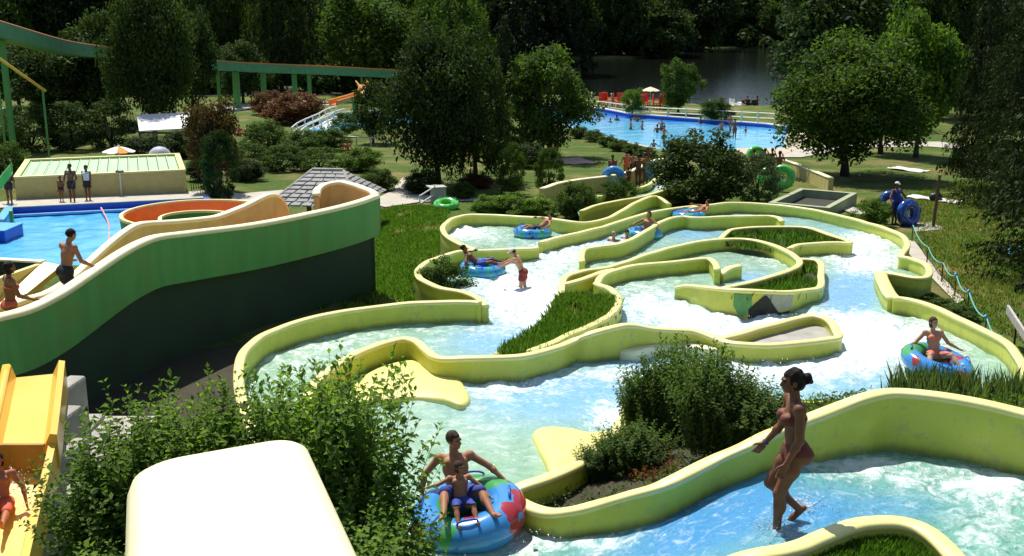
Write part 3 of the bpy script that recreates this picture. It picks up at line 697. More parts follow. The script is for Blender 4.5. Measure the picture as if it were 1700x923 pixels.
# --- litter floor darkened with painted tree shade, and undergrowth of the woods
M['shaded_forest_floor'] = mat('shaded_forest_floor', (.045, .042, .018), (.02, .024, .01), .95, .5, .6, 8)
overlay('shaded_forest_floor', [(-130, 128), (-50, 128), (-20, 132), (-6, 137), (-26, 150), (-42, 250), (-130, 260)], M['shaded_forest_floor'], .05, 3)
overlay('shaded_forest_floor', [(-60, 262), (28, 262), (34, 285), (42, 338), (70, 341), (210, 341), (230, 420), (-60, 420)], M['shaded_forest_floor'], .05, 12)
overlay('shaded_forest_floor', [(48, 66), (62, 52), (70, 90), (70, 112), (50, 112), (44, 90)], M['shaded_forest_floor'], .05, 3)
plant('broad2', 'dark', 404, 172, 74, 80, 'dark low tree hiding the foot of the white house')
plant('droop2', 'dark', 352, 150, -30, 84, 'weeping tree left of the white house', name='weeping_tree')
plant('droop3', 'dark', 468, 150, -30, 96, 'weeping tree right of the white house', name='weeping_tree')
plant('droop1', 'dark', 384, 146, -40, 52, 'thin weeping tree covering the left part of the white house', name='weeping_tree')
plant('droop3', 'mid', 428, 146, 20, 46, 'thin weeping tree covering the right part of the white house', name='weeping_tree')
plant('broad2', 'dark', 176, 212, 30, 96, 'dark wide tree left of the tall dark tree under the flume')
plant('broad3', 'dark', 322, 198, 24, 84, 'dark bushy tree right of the tall dark tree behind the white canopy')
plant('broad1', 'dark', 78, 196, 70, 92, 'dark round tree between the two bushy trees at the left')
# --- shrubs
SH = [('dome', 'dark', 300, 262, 214, 74, 'dark low shrub right under the white canopy'),
 ('dome', 'dark', 244, 266, 222, 80, 'dark low shrub left under the white canopy'),
 ('dome', 'dark', 340, 300, 252, 56, 'dark low shrub left of the clipped cypress'),
 ('dome', 'dark', 410, 300, 262, 60, 'dark low shrub right of the clipped cypress'),('shrub1', 'dark', 52, 252, 178, 88, 'dark round shrub leftmost of the row behind the green roofed block'),
 ('shrub2', 'dark', 122, 250, 176, 90, 'dark round shrub second in the row behind the green roofed block'),
 ('shrub1', 'dark', 186, 246, 170, 84, 'dark round shrub third in the row next to the white canopy'),
 ('shrub2', 'mid', 12, 250, 186, 70, 'green shrub at the left edge above the smaller round bush'),
 ('dome', 'mid', 18, 296, 234, 62, 'smaller round bush at the left end of the green roofed block'),
 ('dome', 'mid', 442, 258, 198, 78, 'round green shrub left of the white footbridge'),
 ('dome', 'mid', 500, 262, 214, 70, 'leafy shrub under the foot of the white footbridge'),
 ('dome', 'mid', 548, 250, 208, 66, 'leafy shrub in front of the blue pool under the bridge'),
 ('shrub2', 'mid', 574, 226, 190, 44, 'small shrub between the white footbridge and the dark round tree'),
 ('dome', 'red', 490, 205, 152, 96, 'reddish brown bush under the flume posts'),
 ('dome', 'red', 448, 190, 150, 60, 'smaller rusty bush left of the reddish brown one'),
 ('shrub1', 'mid', 420, 282, 240, 70, 'clipped hedge bush at the left end above the lawn strip'),
 ('shrub2', 'mid', 470, 284, 244, 70, 'clipped hedge bush in the middle above the lawn strip'),
 ('shrub1', 'mid', 530, 284, 246, 80, 'clipped hedge bush left of the slate roof'),
 ('dome', 'bright', 598, 284, 242, 66, 'sunlit hedge bush right behind the slate roof'),
 ('dome', 'mid', 628, 316, 276, 58, 'low bush beside the lower edge of the slate roof'),
 ('dome', 'dark', 700, 322, 280, 60, 'dark clipped dome bush under the feathery tree'),
 ('col2', 'mid', 848, 322, 243, 46, 'egg shaped bush left of its twin on the lawn edge'),
 ('col1', 'mid', 911, 321, 251, 48, 'egg shaped bush right of its twin on the lawn edge'),
 ('dome', 'mid', 955, 364, 299, 68, 'round bush left of the small chute channel'),
 ('col2', 'mid', 1026, 352, 298, 58, 'round bush directly below the upright blue tube'),
 ('dome', 'priv', 812, 358, 322, 60, 'low pale bush at the left end of the low hedge'),
 ('dome', 'priv', 852, 358, 318, 66, 'low pale bush in the middle of the low hedge'),
 ('dome', 'priv', 893, 358, 322, 60, 'low pale bush at the right end of the low hedge'),
 ('dome', 'dark', 1162, 338, 214, 150, 'large dark bush between the queue and the green tubes'),
 ('shrub1', 'grey', 1258, 334, 258, 78, 'spiky light green bush right of the large dark bush'),
 ('dome', 'bright', 1446, 376, 326, 62, 'yellow variegated bush outside the outer wall'),
 ('dome', 'mid', 1190, 199, 162, 52, 'round bush growing through the white pool fence'),
 ('dome', 'dark', 880, 278, 236, 60, 'dark low bush under the round topped tree'),
 ('dome', 'red', 792, 312, 284, 52, 'small rust coloured bush left of the egg shaped bushes'),
 ('dome', 'mid', 770, 330, 300, 40, 'small green bush beside the grey wooden shed')]
for s_ in SH: plant(*s_[:6], s_[6], cat='bush', name='round_shrub')
pb = ON(738, 476, W); pb[2] -= .5
plant('dome', 'mid', 738, 508, 432, 88, 'small fine leaved bush growing inside the bend of the second bowl', cat='bush', name='round_shrub', base=ON(738, 500, G))
for i, (px, yb) in enumerate(((960, 216), (985, 222), (1008, 231), (1026, 238), (1050, 244), (1072, 251))):
    plant('dome', 'mid', px + 2, yb + 13, yb - 8, 34, 'low clipped bush edging the bathing pool, %s in its row from the left' % ('first', 'second', 'third', 'fourth', 'fifth', 'last')[i], cat='bush', name='round_shrub', group='clipped bushes edging the bathing pool')
for i, (px, yb, w) in enumerate(((1512, 496, 60), (1548, 504, 70), (1585, 520, 70), (1500, 476, 44))):
    plant('dome', 'mid', px, yb + 12, yb - 16, w, ('low creeping bush below the pocket of the outer wall', 'low creeping bush second from the pocket outside the outer wall', 'low creeping bush farthest down outside the outer wall', 'smallest creeping bush tucked under the pocket wall')[i], cat='bush', name='round_shrub', group='creeping bushes outside the outer wall')
# --- woods behind: separate trees, then a far wooded slope
rgw = np.random.default_rng(5); kinds = ['broad1', 'broad2', 'broad3', 'droop1', 'droop2', 'con1', 'dome', 'high']
KW = {'broad1': 'round crowned', 'broad2': 'wide crowned', 'broad3': 'bushy', 'droop1': 'weeping', 'droop2': 'full weeping', 'con1': 'conifer', 'dome': 'low spreading', 'high': 'high crowned', 'con2': 'conifer'}
def wood(n, xr, yr, yt, w, label, group, lfs=('dark', 'dark', 'mid', 'conif'), ks=kinds):
    for i in range(n):
        px = xr[0] + (xr[1] - xr[0]) * (i + .5) / n + rgw.normal() * 8; yb = rgw.uniform(*yr); k_ = ks[rgw.integers(len(ks))]
        l_ = lfs[rgw.integers(len(lfs))]
        if k_.startswith('con'): l_ = 'conif'
        lb_ = label.replace('dark tree', ('lighter green ' if l_ == 'mid' else 'dark ') + KW[k_] + ' tree')
        plant(k_, l_, px, yb, rgw.uniform(*yt), rgw.uniform(*w), lb_, group=lb_.split(' tree ')[0] + ' ' + group, name='conifer_tree' if k_.startswith('con') else ('weeping_tree' if k_.startswith('droop') else 'leafy_tree'))
wood(20, (-40, 960), (122, 138), (-70, -20), (110, 150), 'dark tree in the wood behind the green flume', 'trees of the wood behind the flume')
wood(14, (-40, 900), (96, 108), (-80, -50), (110, 150), 'dark tree at the back of the wood behind the flume', 'trees at the back of the wood')
wood(14, (905, 1180), (90, 93), (-60, -10), (70, 100), 'dark tree on the far lake shore left of the open water', 'trees on the left far shore', ks=['broad1', 'broad2', 'droop1', 'con1', 'dome'])
wood(22, (1120, 1760), (70, 74), (-50, -8), (70, 100), 'dark tree on the far shore behind the open water', 'trees on the right far shore')
wood(16, (860, 1760), (60, 66), (-90, -50), (90, 130), 'dark tree on the wooded slope beyond the lake', 'trees on the slope beyond the lake')
wood(6, (1540, 1760), (150, 200), (-60, 0), (110, 150), 'dark tree at the edge of the lawn behind the conifers', 'trees behind the conifers', lfs=('dark', 'conif'))
# far wooded slope: one mass of leaves over the rising ground
def woodland():
    rg = np.random.default_rng(8); n = 26000
    X = rg.uniform(-330, 420, n); Y = rg.uniform(430, 640, n)
    cx_ = rg.uniform(-330, 420, 420); cy_ = rg.uniform(430, 640, 420); pk = rg.integers(0, 420, n)
    o = unit(rg.normal(size=(n, 3))) * (rg.random(n) ** .4)[:, None] * np.array((9, 9, 9))
    C = np.stack([cx_[pk], cy_[pk], G(cx_[pk], cy_[pk]) + 12], 1) + o
    me = leaf_quads('woodland', C, unit(o + rg.normal(size=(n, 3)) * 3 + np.array((0, 0, 4))), 1.5, .6, rg, np.clip(rg.normal(.35, .2, n), 0, 1))
    tag(link('woodland', me, LF['dark']), kind='stuff')
woodland()
def undergrowth(name, strips, n, rad, size, lf, seed):
    rg = np.random.default_rng(seed); Cs = []; Ts = []; Ns = []
    for (xa, ya, xb, yb_, m_) in strips:
        t = rg.random(m_); cx_ = xa + (xb - xa) * t + rg.normal(size=m_) * 1.5; cy_ = ya + (yb_ - ya) * t + rg.normal(size=m_) * 2.5; rr = rad * rg.uniform(.6, 1.3, m_)
        pk = rg.integers(0, m_, n * m_); o = unit(rg.normal(size=(n * m_, 3))) * (rg.random(n * m_) ** .4)[:, None]
        C = np.stack([cx_[pk], cy_[pk], G(cx_[pk], cy_[pk]) + rr[pk] * .6], 1) + o * rr[pk][:, None]
        Cs.append(C); Ns.append(unit(o + rg.normal(size=o.shape) * .7 + np.array((0, 0, .4)))); Ts.append(np.clip(rg.normal(.35, .2, len(C)), 0, 1))
    me = leaf_quads(name, np.concatenate(Cs), np.concatenate(Ns), size, .6, rg, np.concatenate(Ts)); tag(link(name, me, LF[lf]), kind='stuff')
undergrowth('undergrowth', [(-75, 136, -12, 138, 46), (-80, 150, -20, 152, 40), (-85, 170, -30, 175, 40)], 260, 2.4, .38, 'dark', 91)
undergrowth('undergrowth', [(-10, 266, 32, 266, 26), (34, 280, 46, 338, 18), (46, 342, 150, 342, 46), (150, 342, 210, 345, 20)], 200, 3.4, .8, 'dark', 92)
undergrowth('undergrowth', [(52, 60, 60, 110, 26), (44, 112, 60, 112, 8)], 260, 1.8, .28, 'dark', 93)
# ------------------------------------------------------------------ grass
def grass(name, poly, F, n, h, m, spread=.06, blades=4, lean=.35, w=.012, seed=1):
    rg = np.random.default_rng(seed); p = np.array(poly); x0, y0 = p.min(0)[:2]; x1, y1 = p.max(0)[:2]
    X = rg.uniform(x0, x1, n * 3); Y = rg.uniform(y0, y1, n * 3); k = inpoly(X, Y, p); X, Y = X[k], Y[k]; k2 = vnoise(X * .9 + seed, Y * .9) + .5 * vnoise(X * 2.7, Y * 2.7) > .42; X, Y = X[k2][:n], Y[k2][:n]
    X = np.repeat(X, blades) + rg.normal(size=len(X) * blades) * spread; Y = np.repeat(Y, blades) + rg.normal(size=len(Y) * blades) * spread; m_ = len(X)
    Z = F(X, Y); hh = h * rg.uniform(.5, 1.25, m_); a = rg.random(m_) * 6.283; ln = rg.normal(size=m_) * lean
    b = np.stack([X, Y, Z], 1); sd = np.stack([np.cos(a) * w, np.sin(a) * w, 0 * a], 1); ti = b + np.stack([-np.sin(a) * ln * hh, np.cos(a) * ln * hh, hh], 1)
    md = b + np.stack([-np.sin(a) * ln * hh * .3, np.cos(a) * ln * hh * .3, hh * .55], 1)
    V = np.stack([b - sd, b + sd, md + sd * .7, ti, md - sd * .7], 1).reshape(-1, 3); q = np.arange(m_ * 5).reshape(-1, 5)
    me = fast_mesh(name, V, q); attr(me, 'tint', np.repeat(np.clip(rg.normal(.45, .25, m_), 0, 1), 5))
    return tag(link(name, me, m), kind='stuff')
lawnA = pix_poly([(500, 515), (628, 508), (700, 500), (735, 492), (700, 470), (692, 440), (740, 415), (732, 382), (745, 349), (690, 341), (640, 347), (560, 350), (450, 400)])
grass('lawn_grass', lawnA, G, 15000, .15, LF['grass'], blades=4, w=.018)
lawnB = pix_poly([(1510, 372), (1545, 430), (1580, 500), (1690, 570), (1760, 600), (1760, 330), (1600, 300), (1480, 330)])
grass('lawn_grass', lawnB, G, 9000, .09, LF['grass'], blades=3, w=.016, seed=3)
grass('dry_lawn_grass', lawnA, G, 2600, .13, LF['dry'], blades=3, w=.014, seed=14)
grass('dry_lawn_grass', lawnB, G, 8000, .10, LF['dry'], blades=3, w=.014, seed=4)
def zfrom(path3, d=0.0):
    A = np.array([[p[0], p[1], p[2]] for p in path3])
    def F_(X, Y):
        X = np.asarray(X); Y = np.asarray(Y); num = 0; den = 0
        for p in A: w_ = 1 / (((X - p[0]) ** 2 + (Y - p[1]) ** 2) ** 1.5 + 1e-3); num = num + w_ * p[2]; den = den + w_
        return num / den - d
    return F_
plL = low(WALLS['L'][12:], .2) + low(WALLS['L2'][::-1], .06)
grass('planter_grass', plL, zfrom(plL), 2600, .22, LF['grass'], blades=4, w=.016, seed=5)
grass('dry_planter_grass', plL, zfrom(plL), 500, .2, LF['dry'], blades=3, w=.012, seed=15)
plM = low(WALLS['M'][12:], .25) + low(WALLS['J'][80:], .3)
grass('planter_grass', plM, zfrom(plM), 500, .22, LF['grass'], blades=4, w=.016, seed=6)
plI = low(WALLS['I'], .24); grass('planter_grass', plI, zfrom(plI), 420, .20, LF['grass'], blades=4, w=.018, seed=7)
plF = low(WALLS['F'], .25) + [tuple(ON(1600, 1100, W2, 0)), tuple(ON(1150, 1100, W2, 0))]
grass('planter_grass', plF, zfrom(plF), 4500, .13, LF['grass'], blades=4, w=.006, seed=8)
rd = [tuple(ON(a, b, W, .1)[:2]) for a, b in ((1490, 668), (1510, 650), (1600, 655), (1720, 672), (1760, 700), (1600, 690))]
reedpoly = pix_poly([(1480, 676), (1500, 668), (1720, 690), (1720, 715), (1600, 706), (1490, 700)], F=lambda x, y: W(x, y) + .05)
grass('reed_bed', reedpoly, lambda x, y: W(x, y) - .1, 520, .85, LF['reed'], blades=5, lean=.16, w=.010, spread=.1, seed=9)
# ------------------------------------------------------------------ leafy shrubs with long shoots
def shoot(rg, L_=1.0, nodes=24, leaf=.065, bend=.25, start=.1):
    """one upright shoot: centre line, leaves as folded blades. Returns stem pts and (V, F)"""
    a = rg.random() * 6.283; t = np.linspace(0, 1, 7); px_ = bend * t ** 2 * rg.uniform(.2, 1)
    line = np.stack([np.cos(a) * px_ * L_, np.sin(a) * px_ * L_, t * L_ * (1 - .12 * bend)], 1)
    V = []; ph = rg.random() * 6.283; tn = []
    for i in range(nodes):
        f_ = start + (1 - start) * (i + .5) / nodes; p = np.array([np.interp(f_, t, line[:, k]) for k in range(3)])
        for s in (0, 1):
            az = ph + i * 1.9 + s * 3.1416 + rg.normal() * .3; el = rg.uniform(-.25, .75) * (1 - .1) + (f_ > .92) * .5
            d = np.array((math.cos(az) * math.cos(el), math.sin(az) * math.cos(el), math.sin(el)))
            sdv = np.array((-math.sin(az), math.cos(az), 0)); n_ = np.cross(d, sdv); n_ = n_ * np.sign(n_[2] + 1e-6)
            ll = leaf * rg.uniform(.65, 1.2) * (1 - .45 * max(0, f_ - .8) / .2); w = ll * .27
            b = p + d * .006; m1 = p + d * ll * .5; tip = p + d * ll - n_ * ll * .12
            V += [b, m1 + sdv * w + n_ * w * .5, tip, m1 - sdv * w + n_ * w * .5]; tn.append(np.clip(rg.normal(.42, .2), 0, 1))
    return line, np.array(V), np.array(tn)
def shoot_shrub(name, seed, n, rad, hgt, leaf, nodes, spread=.35, hvar=.35, lf='priv'):
    rg = np.random.default_rng(seed); pro = [shoot(rg, 1.0, nodes, leaf / hgt * 1.0, .3) for _ in range(6)]
    Vs = []; T = []; mb = MB()
    for i in range(n):
        line, V, tn = pro[rg.integers(6)]; a = rg.random() * 6.283; r = rad * math.sqrt(rg.random()); u = r / rad
        L_ = hgt * (1 - hvar * rg.random()) * (1 - .28 * u ** 2); th = spread * u * rg.uniform(.4, 1.1); az = a + rg.normal() * .4
        rzm = Matrix.Rotation(rg.random() * 6.283, 3, 'Z'); tl = Matrix.Rotation(th, 3, Vector((-math.sin(az), math.cos(az), 0)))
        Mx = np.array(tl @ rzm) * L_; o = np.array((math.cos(a) * r * .55, math.sin(a) * r * .55, 0))
        Vs.append(V @ Mx.T + o); T.append(tn); mb.tube([tuple(p) for p in (line @ Mx.T + o)], [.007, .006, .006, .005, .004, .003, .002], 4, False)
        # a side twig
    V = np.concatenate(Vs); nl = len(V) // 4; b = np.arange(nl)[:, None] * 4
    q = np.concatenate([b + np.array((0, 1, 2)), b + np.array((0, 2, 3))], 0)
    fm = fast_mesh('foliage', V, q); attr(fm, 'tint', np.repeat(np.concatenate(T), 4)); fm.materials.append(LF[lf])
    sm = mesh('stems', mb.V, mb.F, True); sm.materials.append(M['stemgreen'])
    return fm, sm
PRIV = [shoot_shrub('privet', 51 + i, 130, .9, 2.7, .18, 28, .24) for i in range(3)]
FINE = [shoot_shrub('fine', 61 + i, 230, .7, 1.5, .125, 24, .42, lf='fine') for i in range(2)]
def put_shrub(proto, loc, sc, rz, label, group=None, name='leafy_shrub'):
    e = empty(name, loc, rz, label, 'bush', group); e.scale = sc if hasattr(sc, '__len__') else (sc, sc, sc)
    link('foliage', proto[0], None, e); link('stems', proto[1], None, e); return e
def at_depth(px, dep, z): 
    d = ray(px, 0); return (d[0] * dep, cp * dep + (z - CAMZ) * 0 + 0.0, z)
FG = [(186, 10.1, 2.2, 'leafy privet bush at the left beside the yellow slide'), (268, 10.3, 2.5, 'leafy privet bush in front of the dark slide support'), (360, 10.3, 2.55, 'leafy privet bush below the bend of the left channel wall'),
      (450, 10.4, 2.75, 'leafy privet bush whose shoots cross the lower left channel'), (525, 10.3, 2.75, 'tall privet bush above the far corner of the cream slab'), (590, 10.0, 2.95, 'tallest privet bush next to the man and child on the tube'),
      (222, 13.3, 1.9, 'privet bush standing on the paving behind the left bushes'), (312, 13.6, 2.1, 'privet bush close to the foot of the dark slide support'), (396, 13.4, 2.0, 'privet bush against the outside of the lower left channel wall'), (262, 8.3, 1.9, 'lower privet bush left behind the cream slab'), (575, 8.4, 1.9, 'lower privet bush right behind the cream slab'), (420, 8.4, 2.05, 'lower privet bush hidden mostly behind the cream slab'), (176, 9.0, 1.25, 'short privet bush in the bottom left corner beside the paving'), (640, 9.3, 1.75, 'short privet bush right at the tube of the man')]
for i, (px, Y, h_, lb) in enumerate(FG):
    X = (px - CX) / FPX * (Y * cp + 5.0 * sp * .9)
    put_shrub(PRIV[i % 3], (X, Y, float(G(X, Y)) - .08), (.62 if h_ < 1.8 else .8, .62 if h_ < 1.8 else .8, h_ / 2.7), i * 1.3, lb)
SE = zfrom(soilE)
def onE(px, py): return ON(px, py, SE)
put_shrub(FINE[0], onE(1120, 742), (.85, .8, 1.22), .3, 'tall leafy bush in the large planter left of the woman')
put_shrub(FINE[1], onE(1178, 748), (.75, .75, 1.05), 1.3, 'dense dark leafy bush between the tall planter bush and the channel wall')
put_shrub(FINE[0], onE(1075, 748), (.7, .7, 1.05), 2.3, 'leafy bush at the edge of the large planter over the blue water')
put_shrub(FINE[1], onE(1235, 735), (.8, .8, .62), 2.9, 'low spreading bush in the large planter just left of the woman')
put_shrub(FINE[0], onE(1010, 800), (.6, .6, .45), 2.9, 'small sprig of leaves near the tip of the large planter')
put_shrub(FINE[1], onE(1052, 792), (.7, .7, .6), .9, 'small dry looking bush low in the large planter')
def cover(name, poly, F, n, size, m, hz=.12, seed=1):
    rg = np.random.default_rng(seed); p = np.array([q_[:2] for q_ in poly]); X = rg.uniform(p[:, 0].min(), p[:, 0].max(), n * 4); Y = rg.uniform(p[:, 1].min(), p[:, 1].max(), n * 4)
    k = inpoly(X, Y, p); X, Y = X[k][:n], Y[k][:n]; Z = F(X, Y) + rg.random(len(X)) * hz * (.4 + vnoise(X * 2.5, Y * 2.5) * 1.5)
    me = leaf_quads(name, np.stack([X, Y, Z], 1), unit(rg.normal(size=(len(X), 3)) + np.array((0, 0, .8))), size, .5, rg, np.clip(rg.normal(.42, .22, len(X)), 0, 1))
    return tag(link(name, me, m), kind='stuff')
cover('ground_cover', soilE, SE, 12000, .027, LF['fine'], .16, 4)
cover('dry_ground_cover', [tuple(onE(a, b)) for a, b in ((1020, 770), (1100, 760), (1130, 790), (1050, 812), (1010, 808))], SE, 1200, .03, LF['red'], .2, 5)
# ================================================================== paths and paved areas
def ovp(name, pts, m, dz=.035, step=1.0): return overlay(name, pix_poly(pts), m, dz, step)
ovp('terrace', [(-60, 341), (20, 334), (18, 345), (-80, 352), ], M['concrete'], .03)
ovp('terrace', [(20, 345), (20, 333), (312, 319), (345, 316), (400, 322), (470, 316), (470, 330), (420, 336), (360, 331), (337, 330.5)], M['concrete'], .03)
ovp('path', [(610, 338), (650, 318), (668, 296), (684, 296), (676, 318), (720, 326), (800, 330), (800, 334), (700, 336), (640, 345)], M['concrete'], .04)
ovp('path', [(-40, 176), (6, 180), (40, 196), (30, 204), (-40, 190)], M['concrete'], .04)
ovp('path', [(330, 182), (360, 176), (440, 168), (520, 166), (560, 170), (560, 175), (450, 176), (360, 190)], M['concrete'], .04)
ovp('path', [(1376, 332), (1400, 338), (1445, 356), (1438, 362), (1380, 344)], M['concrete'], .04)
ovp('path', [(1508, 400), (1518, 402), (1600, 500), (1588, 506), (1546, 462), (1506, 420)], M['concrete'], .04, .5)
ovp('path', [(1512, 372), (1548, 370), (1568, 382), (1520, 386)], M['stone'], .04, .5)
ovp('beach', [(1222, 252), (1231, 217), (1278, 207), (1312, 211), (1345, 225), (1325, 248), (1290, 262), (1250, 262)], mat('sand', (.50, .42, .32), (.44, .37, .28), .9, 1.5, .3, 20), .06)
ovp('path', [(1290, 262), (1330, 246), (1440, 236), (1560, 236), (1640, 246), (1640, 252), (1540, 244), (1420, 246), (1330, 262)], M['concrete'], .05)
# ================================================================== left pool
LW = 1.38
lp2 = [(P(-260, 352, LP_Z)), (P(22, 346, LP_Z)), (P(338, 330.5, LP_Z)), (P(334, 452, LP_Z)), (P(-300, 472, LP_Z))]
grid_water('pool_water', [(p[0], p[1]) for p in lp2], lambda x, y: LW + 0 * np.asarray(x), M['poolw'], .16, [], .05, 0)
pe = empty('pool_basin', lp2[1], label=None, kind='structure')
a, b = np.array(lp2[1][:2]), np.array(lp2[2][:2]); L_ = float(np.hypot(*(b - a))); ang = math.atan2(b[1] - a[1], b[0] - a[0])
def local_box(name, m, x0, x1, y0, y1, z0, z1, parent, bev=.01): return MB().box(((x0 + x1) / 2, (y0 + y1) / 2, (z0 + z1) / 2), (x1 - x0, y1 - y0, z1 - z0)).build(name, m, parent, bevel=bev)
pe.rotation_euler.z = ang; z_ = LP_Z
local_box('pool_wall', M['bluepaint'], 0, L_, 0, .3, -1.0, .02, pe); local_box('coping', M['concrete'], 0, L_, -.02, .42, .02, .07, pe)
local_box('pool_step', M['bluepaint'], 0, L_, -.42, 0, -1, -.22, pe); local_box('stripe', M['ltblue'], 0, L_ - 2.2, -.46, -.42, -.30, -.20, pe)
local_box('pool_wall', M['ltblue'], -.35, 0, -9.0, .3, -1.0, .06, pe); local_box('pool_wall', M['bluepaint'], L_, L_ + .3, -16, .3, -1, .05, pe)
mb = MB(); r0, r1 = P(168, 346, 1.6), P(190, 410, 1.42); pts = []
for i in range(14):
    t = i / 13; p = r0 * (1 - t) + r1 * t; pts.append((p[0] + math.sin(t * 5) * .12, p[1], p[2] - .18 * (1 - (2 * t - 1) ** 2) + .03))
mb.tube(pts, .035, 6); rp = mb.build('lane_rope', M['pink'], smooth=True, label='thin pink lane rope hanging across the left pool', cat='rope')
# green roofed block
b0 = ON(27, 331.5, G); b1 = ON(310, 320, G); f_ang = math.atan2(b1[1] - b0[1], b1[0] - b0[0]); bl_ = float(np.hypot(*(b1 - b0)[:2]))
gb = empty('pump_house', b0, f_ang, 'long tan block with a pale green sheet roof behind the left pool', 'building')
dp = 6.2; hh = .98
local_box('wall', M['tanpaint'], 0, bl_, 0, .2, -.3, hh, gb, .02); local_box('wall', M['tanpaint'], 0, bl_, dp - .2, dp, -.3, hh + .05, gb, .02)
local_box('wall', M['tanpaint'], 0, .2, .2, dp - .2, -.3, hh - .004, gb, .02); local_box('wall', M['tanpaint'], bl_ - .2, bl_, .2, dp - .2, -.3, hh - .004, gb, .02)
local_box('edge_beam', M['cream'], -.03, bl_ + .03, -.03, .16, hh + .004, hh + .10, gb, .02); local_box('edge_beam', M['cream'], -.03, bl_ + .03, dp - .16, dp + .03, hh + .06, hh + .15, gb, .02)
local_box('edge_beam', M['cream'], bl_ - .25, bl_ + .03, .16, dp - .16, hh + .006, hh + .12, gb, .02); local_box('edge_beam', M['cream'], -.03, .25, .16, dp - .16, hh + .006, hh + .12, gb, .02)
npn = 15; pw = (bl_ - .52) / npn; pm = MB()
pm.box((0, 0, 0), (pw - .03, dp - .36, .03)); pm.box((-pw / 2 + .05, 0, .03), (.05, dp - .38, .04)); pmm = mesh('roof_panel', pm.V, pm.F); pmm.materials.append(M['ltgreen'])
for i in range(npn):
    o = link('roof_panel', pmm, None, gb); o.location = (.26 + pw * (i + .5), dp / 2, hh + .0 + (i % 2) * .004)
# post with dark fixture
pp = ON(202, 325, G); sp_ = empty('shower_post', pp, 0, 'thin white post with a dark head by the tan block', 'post')
MB().tube([(0, 0, 0), (0, 0, 1.12)], .035, 8).build('pole', M['white'], sp_); MB().ell((0, 0, 1.17), (.22, .12, .06)).box((.0, 0, 1.2), (.3, .1, .04)).build('head', M['black'], sp_)
# small dark fence by the block
fp = ON(318, 318, G); fo = empty('railing', fp, R(75), 'small dark metal railing at the right end of the tan block', 'railing')
for i in range(9): MB().box((i * .22, 0, .45), (.025, .025, .9)).build('bar', M['black'], fo)
MB().box((.9, 0, .92), (1.85, .03, .03)).build('rail', M['black'], fo); MB().box((.9, 0, .12), (1.85, .028, .03)).build('rail', M['black'], fo)
# parasols
def parasol(loc, rad, hgt, cols, label, name='parasol', n=8, rise=.3):
    e = empty(name, loc, .2, label, 'parasol')
    MB().tube([(0, 0, 0), (0, 0, hgt)], .03, 8).build('pole', M['white'], e)
    for k in range(n):
        a0, a1 = 2 * math.pi * k / n, 2 * math.pi * (k + 1) / n; V = []; Fc = []
        for i in range(5):
            t = i / 4; r = rad * t; z = hgt - rise * rad * t ** 1.4
            for j in range(4):
                a_ = a0 + (a1 - a0) * j / 3; sag = -.05 * rad * t * math.sin(math.pi * j / 3); V.append((r * math.cos(a_), r * math.sin(a_), z + sag))
        for i in range(4):
            for j in range(3): Fc.append((i * 4 + j, i * 4 + j + 1, (i + 1) * 4 + j + 1, (i + 1) * 4 + j))
        o = link('canopy_panel', mesh('canopy_panel', V, Fc, True), cols[k % len(cols)], e)
    MB().ell((0, 0, hgt + .02), (.06, .06, .06)).build('finial', M['white'], e); return e
M['or_cloth'] = mat('orange_cloth', (.75, .33, .06), None, .9, 8)
M['cr_cloth'] = mat('cream_cloth', (.82, .72, .48), (.76, .66, .42), .9, 8)
pl_ = PD(197, 243, 58); parasol((pl_[0], pl_[1], 1.4), .85, pl_[2] - 1.4, [M['white'], M['white'], M['or_cloth'], M['white']], 'white parasol with orange panels behind the green roofed block')
pl_ = PD(1080, 144.5, 116); parasol((pl_[0], pl_[1], .5), 1.0, pl_[2] - .5, [M['cr_cloth']], 'cream parasol over the red chairs beside the lake', rise=.36)
pl_ = PD(749, 96, 118); gz = parasol((pl_[0], pl_[1], .45), 1.2, pl_[2] - .45, [M['cr_cloth'], M['greywood']], 'thatched parasol roof peeping over the large full tree', rise=.5)
# grey dome tent
pt = PD(265, 254, 59); tn = empty('dome_tent', (pt[0], pt[1], 1.45), .3, 'pale grey dome tent behind the green roofed block', 'tent')
zt = pt[2] + .36 - 1.45
V = []; Fc = []
for i in range(7):
    for k in range(16):
        t = i / 6 * math.pi / 2; a_ = k / 16 * 6.283; s_ = 1 + .06 * math.cos(4 * a_); V.append((.78 * s_ * math.cos(a_) * math.cos(t) ** .8, .7 * s_ * math.sin(a_) * math.cos(t) ** .8, zt * math.sin(t)))
for i in range(6):
    for k in range(16): Fc.append((i * 16 + k, i * 16 + (k + 1) % 16, (i + 1) * 16 + (k + 1) % 16, (i + 1) * 16 + k))
link('canopy', mesh('canopy', V, Fc, True), mat('grey_nylon', (.5, .53, .58), (.42, .45, .5), .6, 3), tn)
for k in range(2): MB().tube([(.79 * math.cos(k * 1.57 + .78) * math.cos(t) ** .8 * (1 if True else 1), .71 * math.sin(k * 1.57 + .78) * math.cos(t) ** .8, zt * math.sin(t) + .01) for t in np.linspace(0, math.pi / 2, 8)], .015, 6).build('tent_pole', M['bluepaint'], tn)
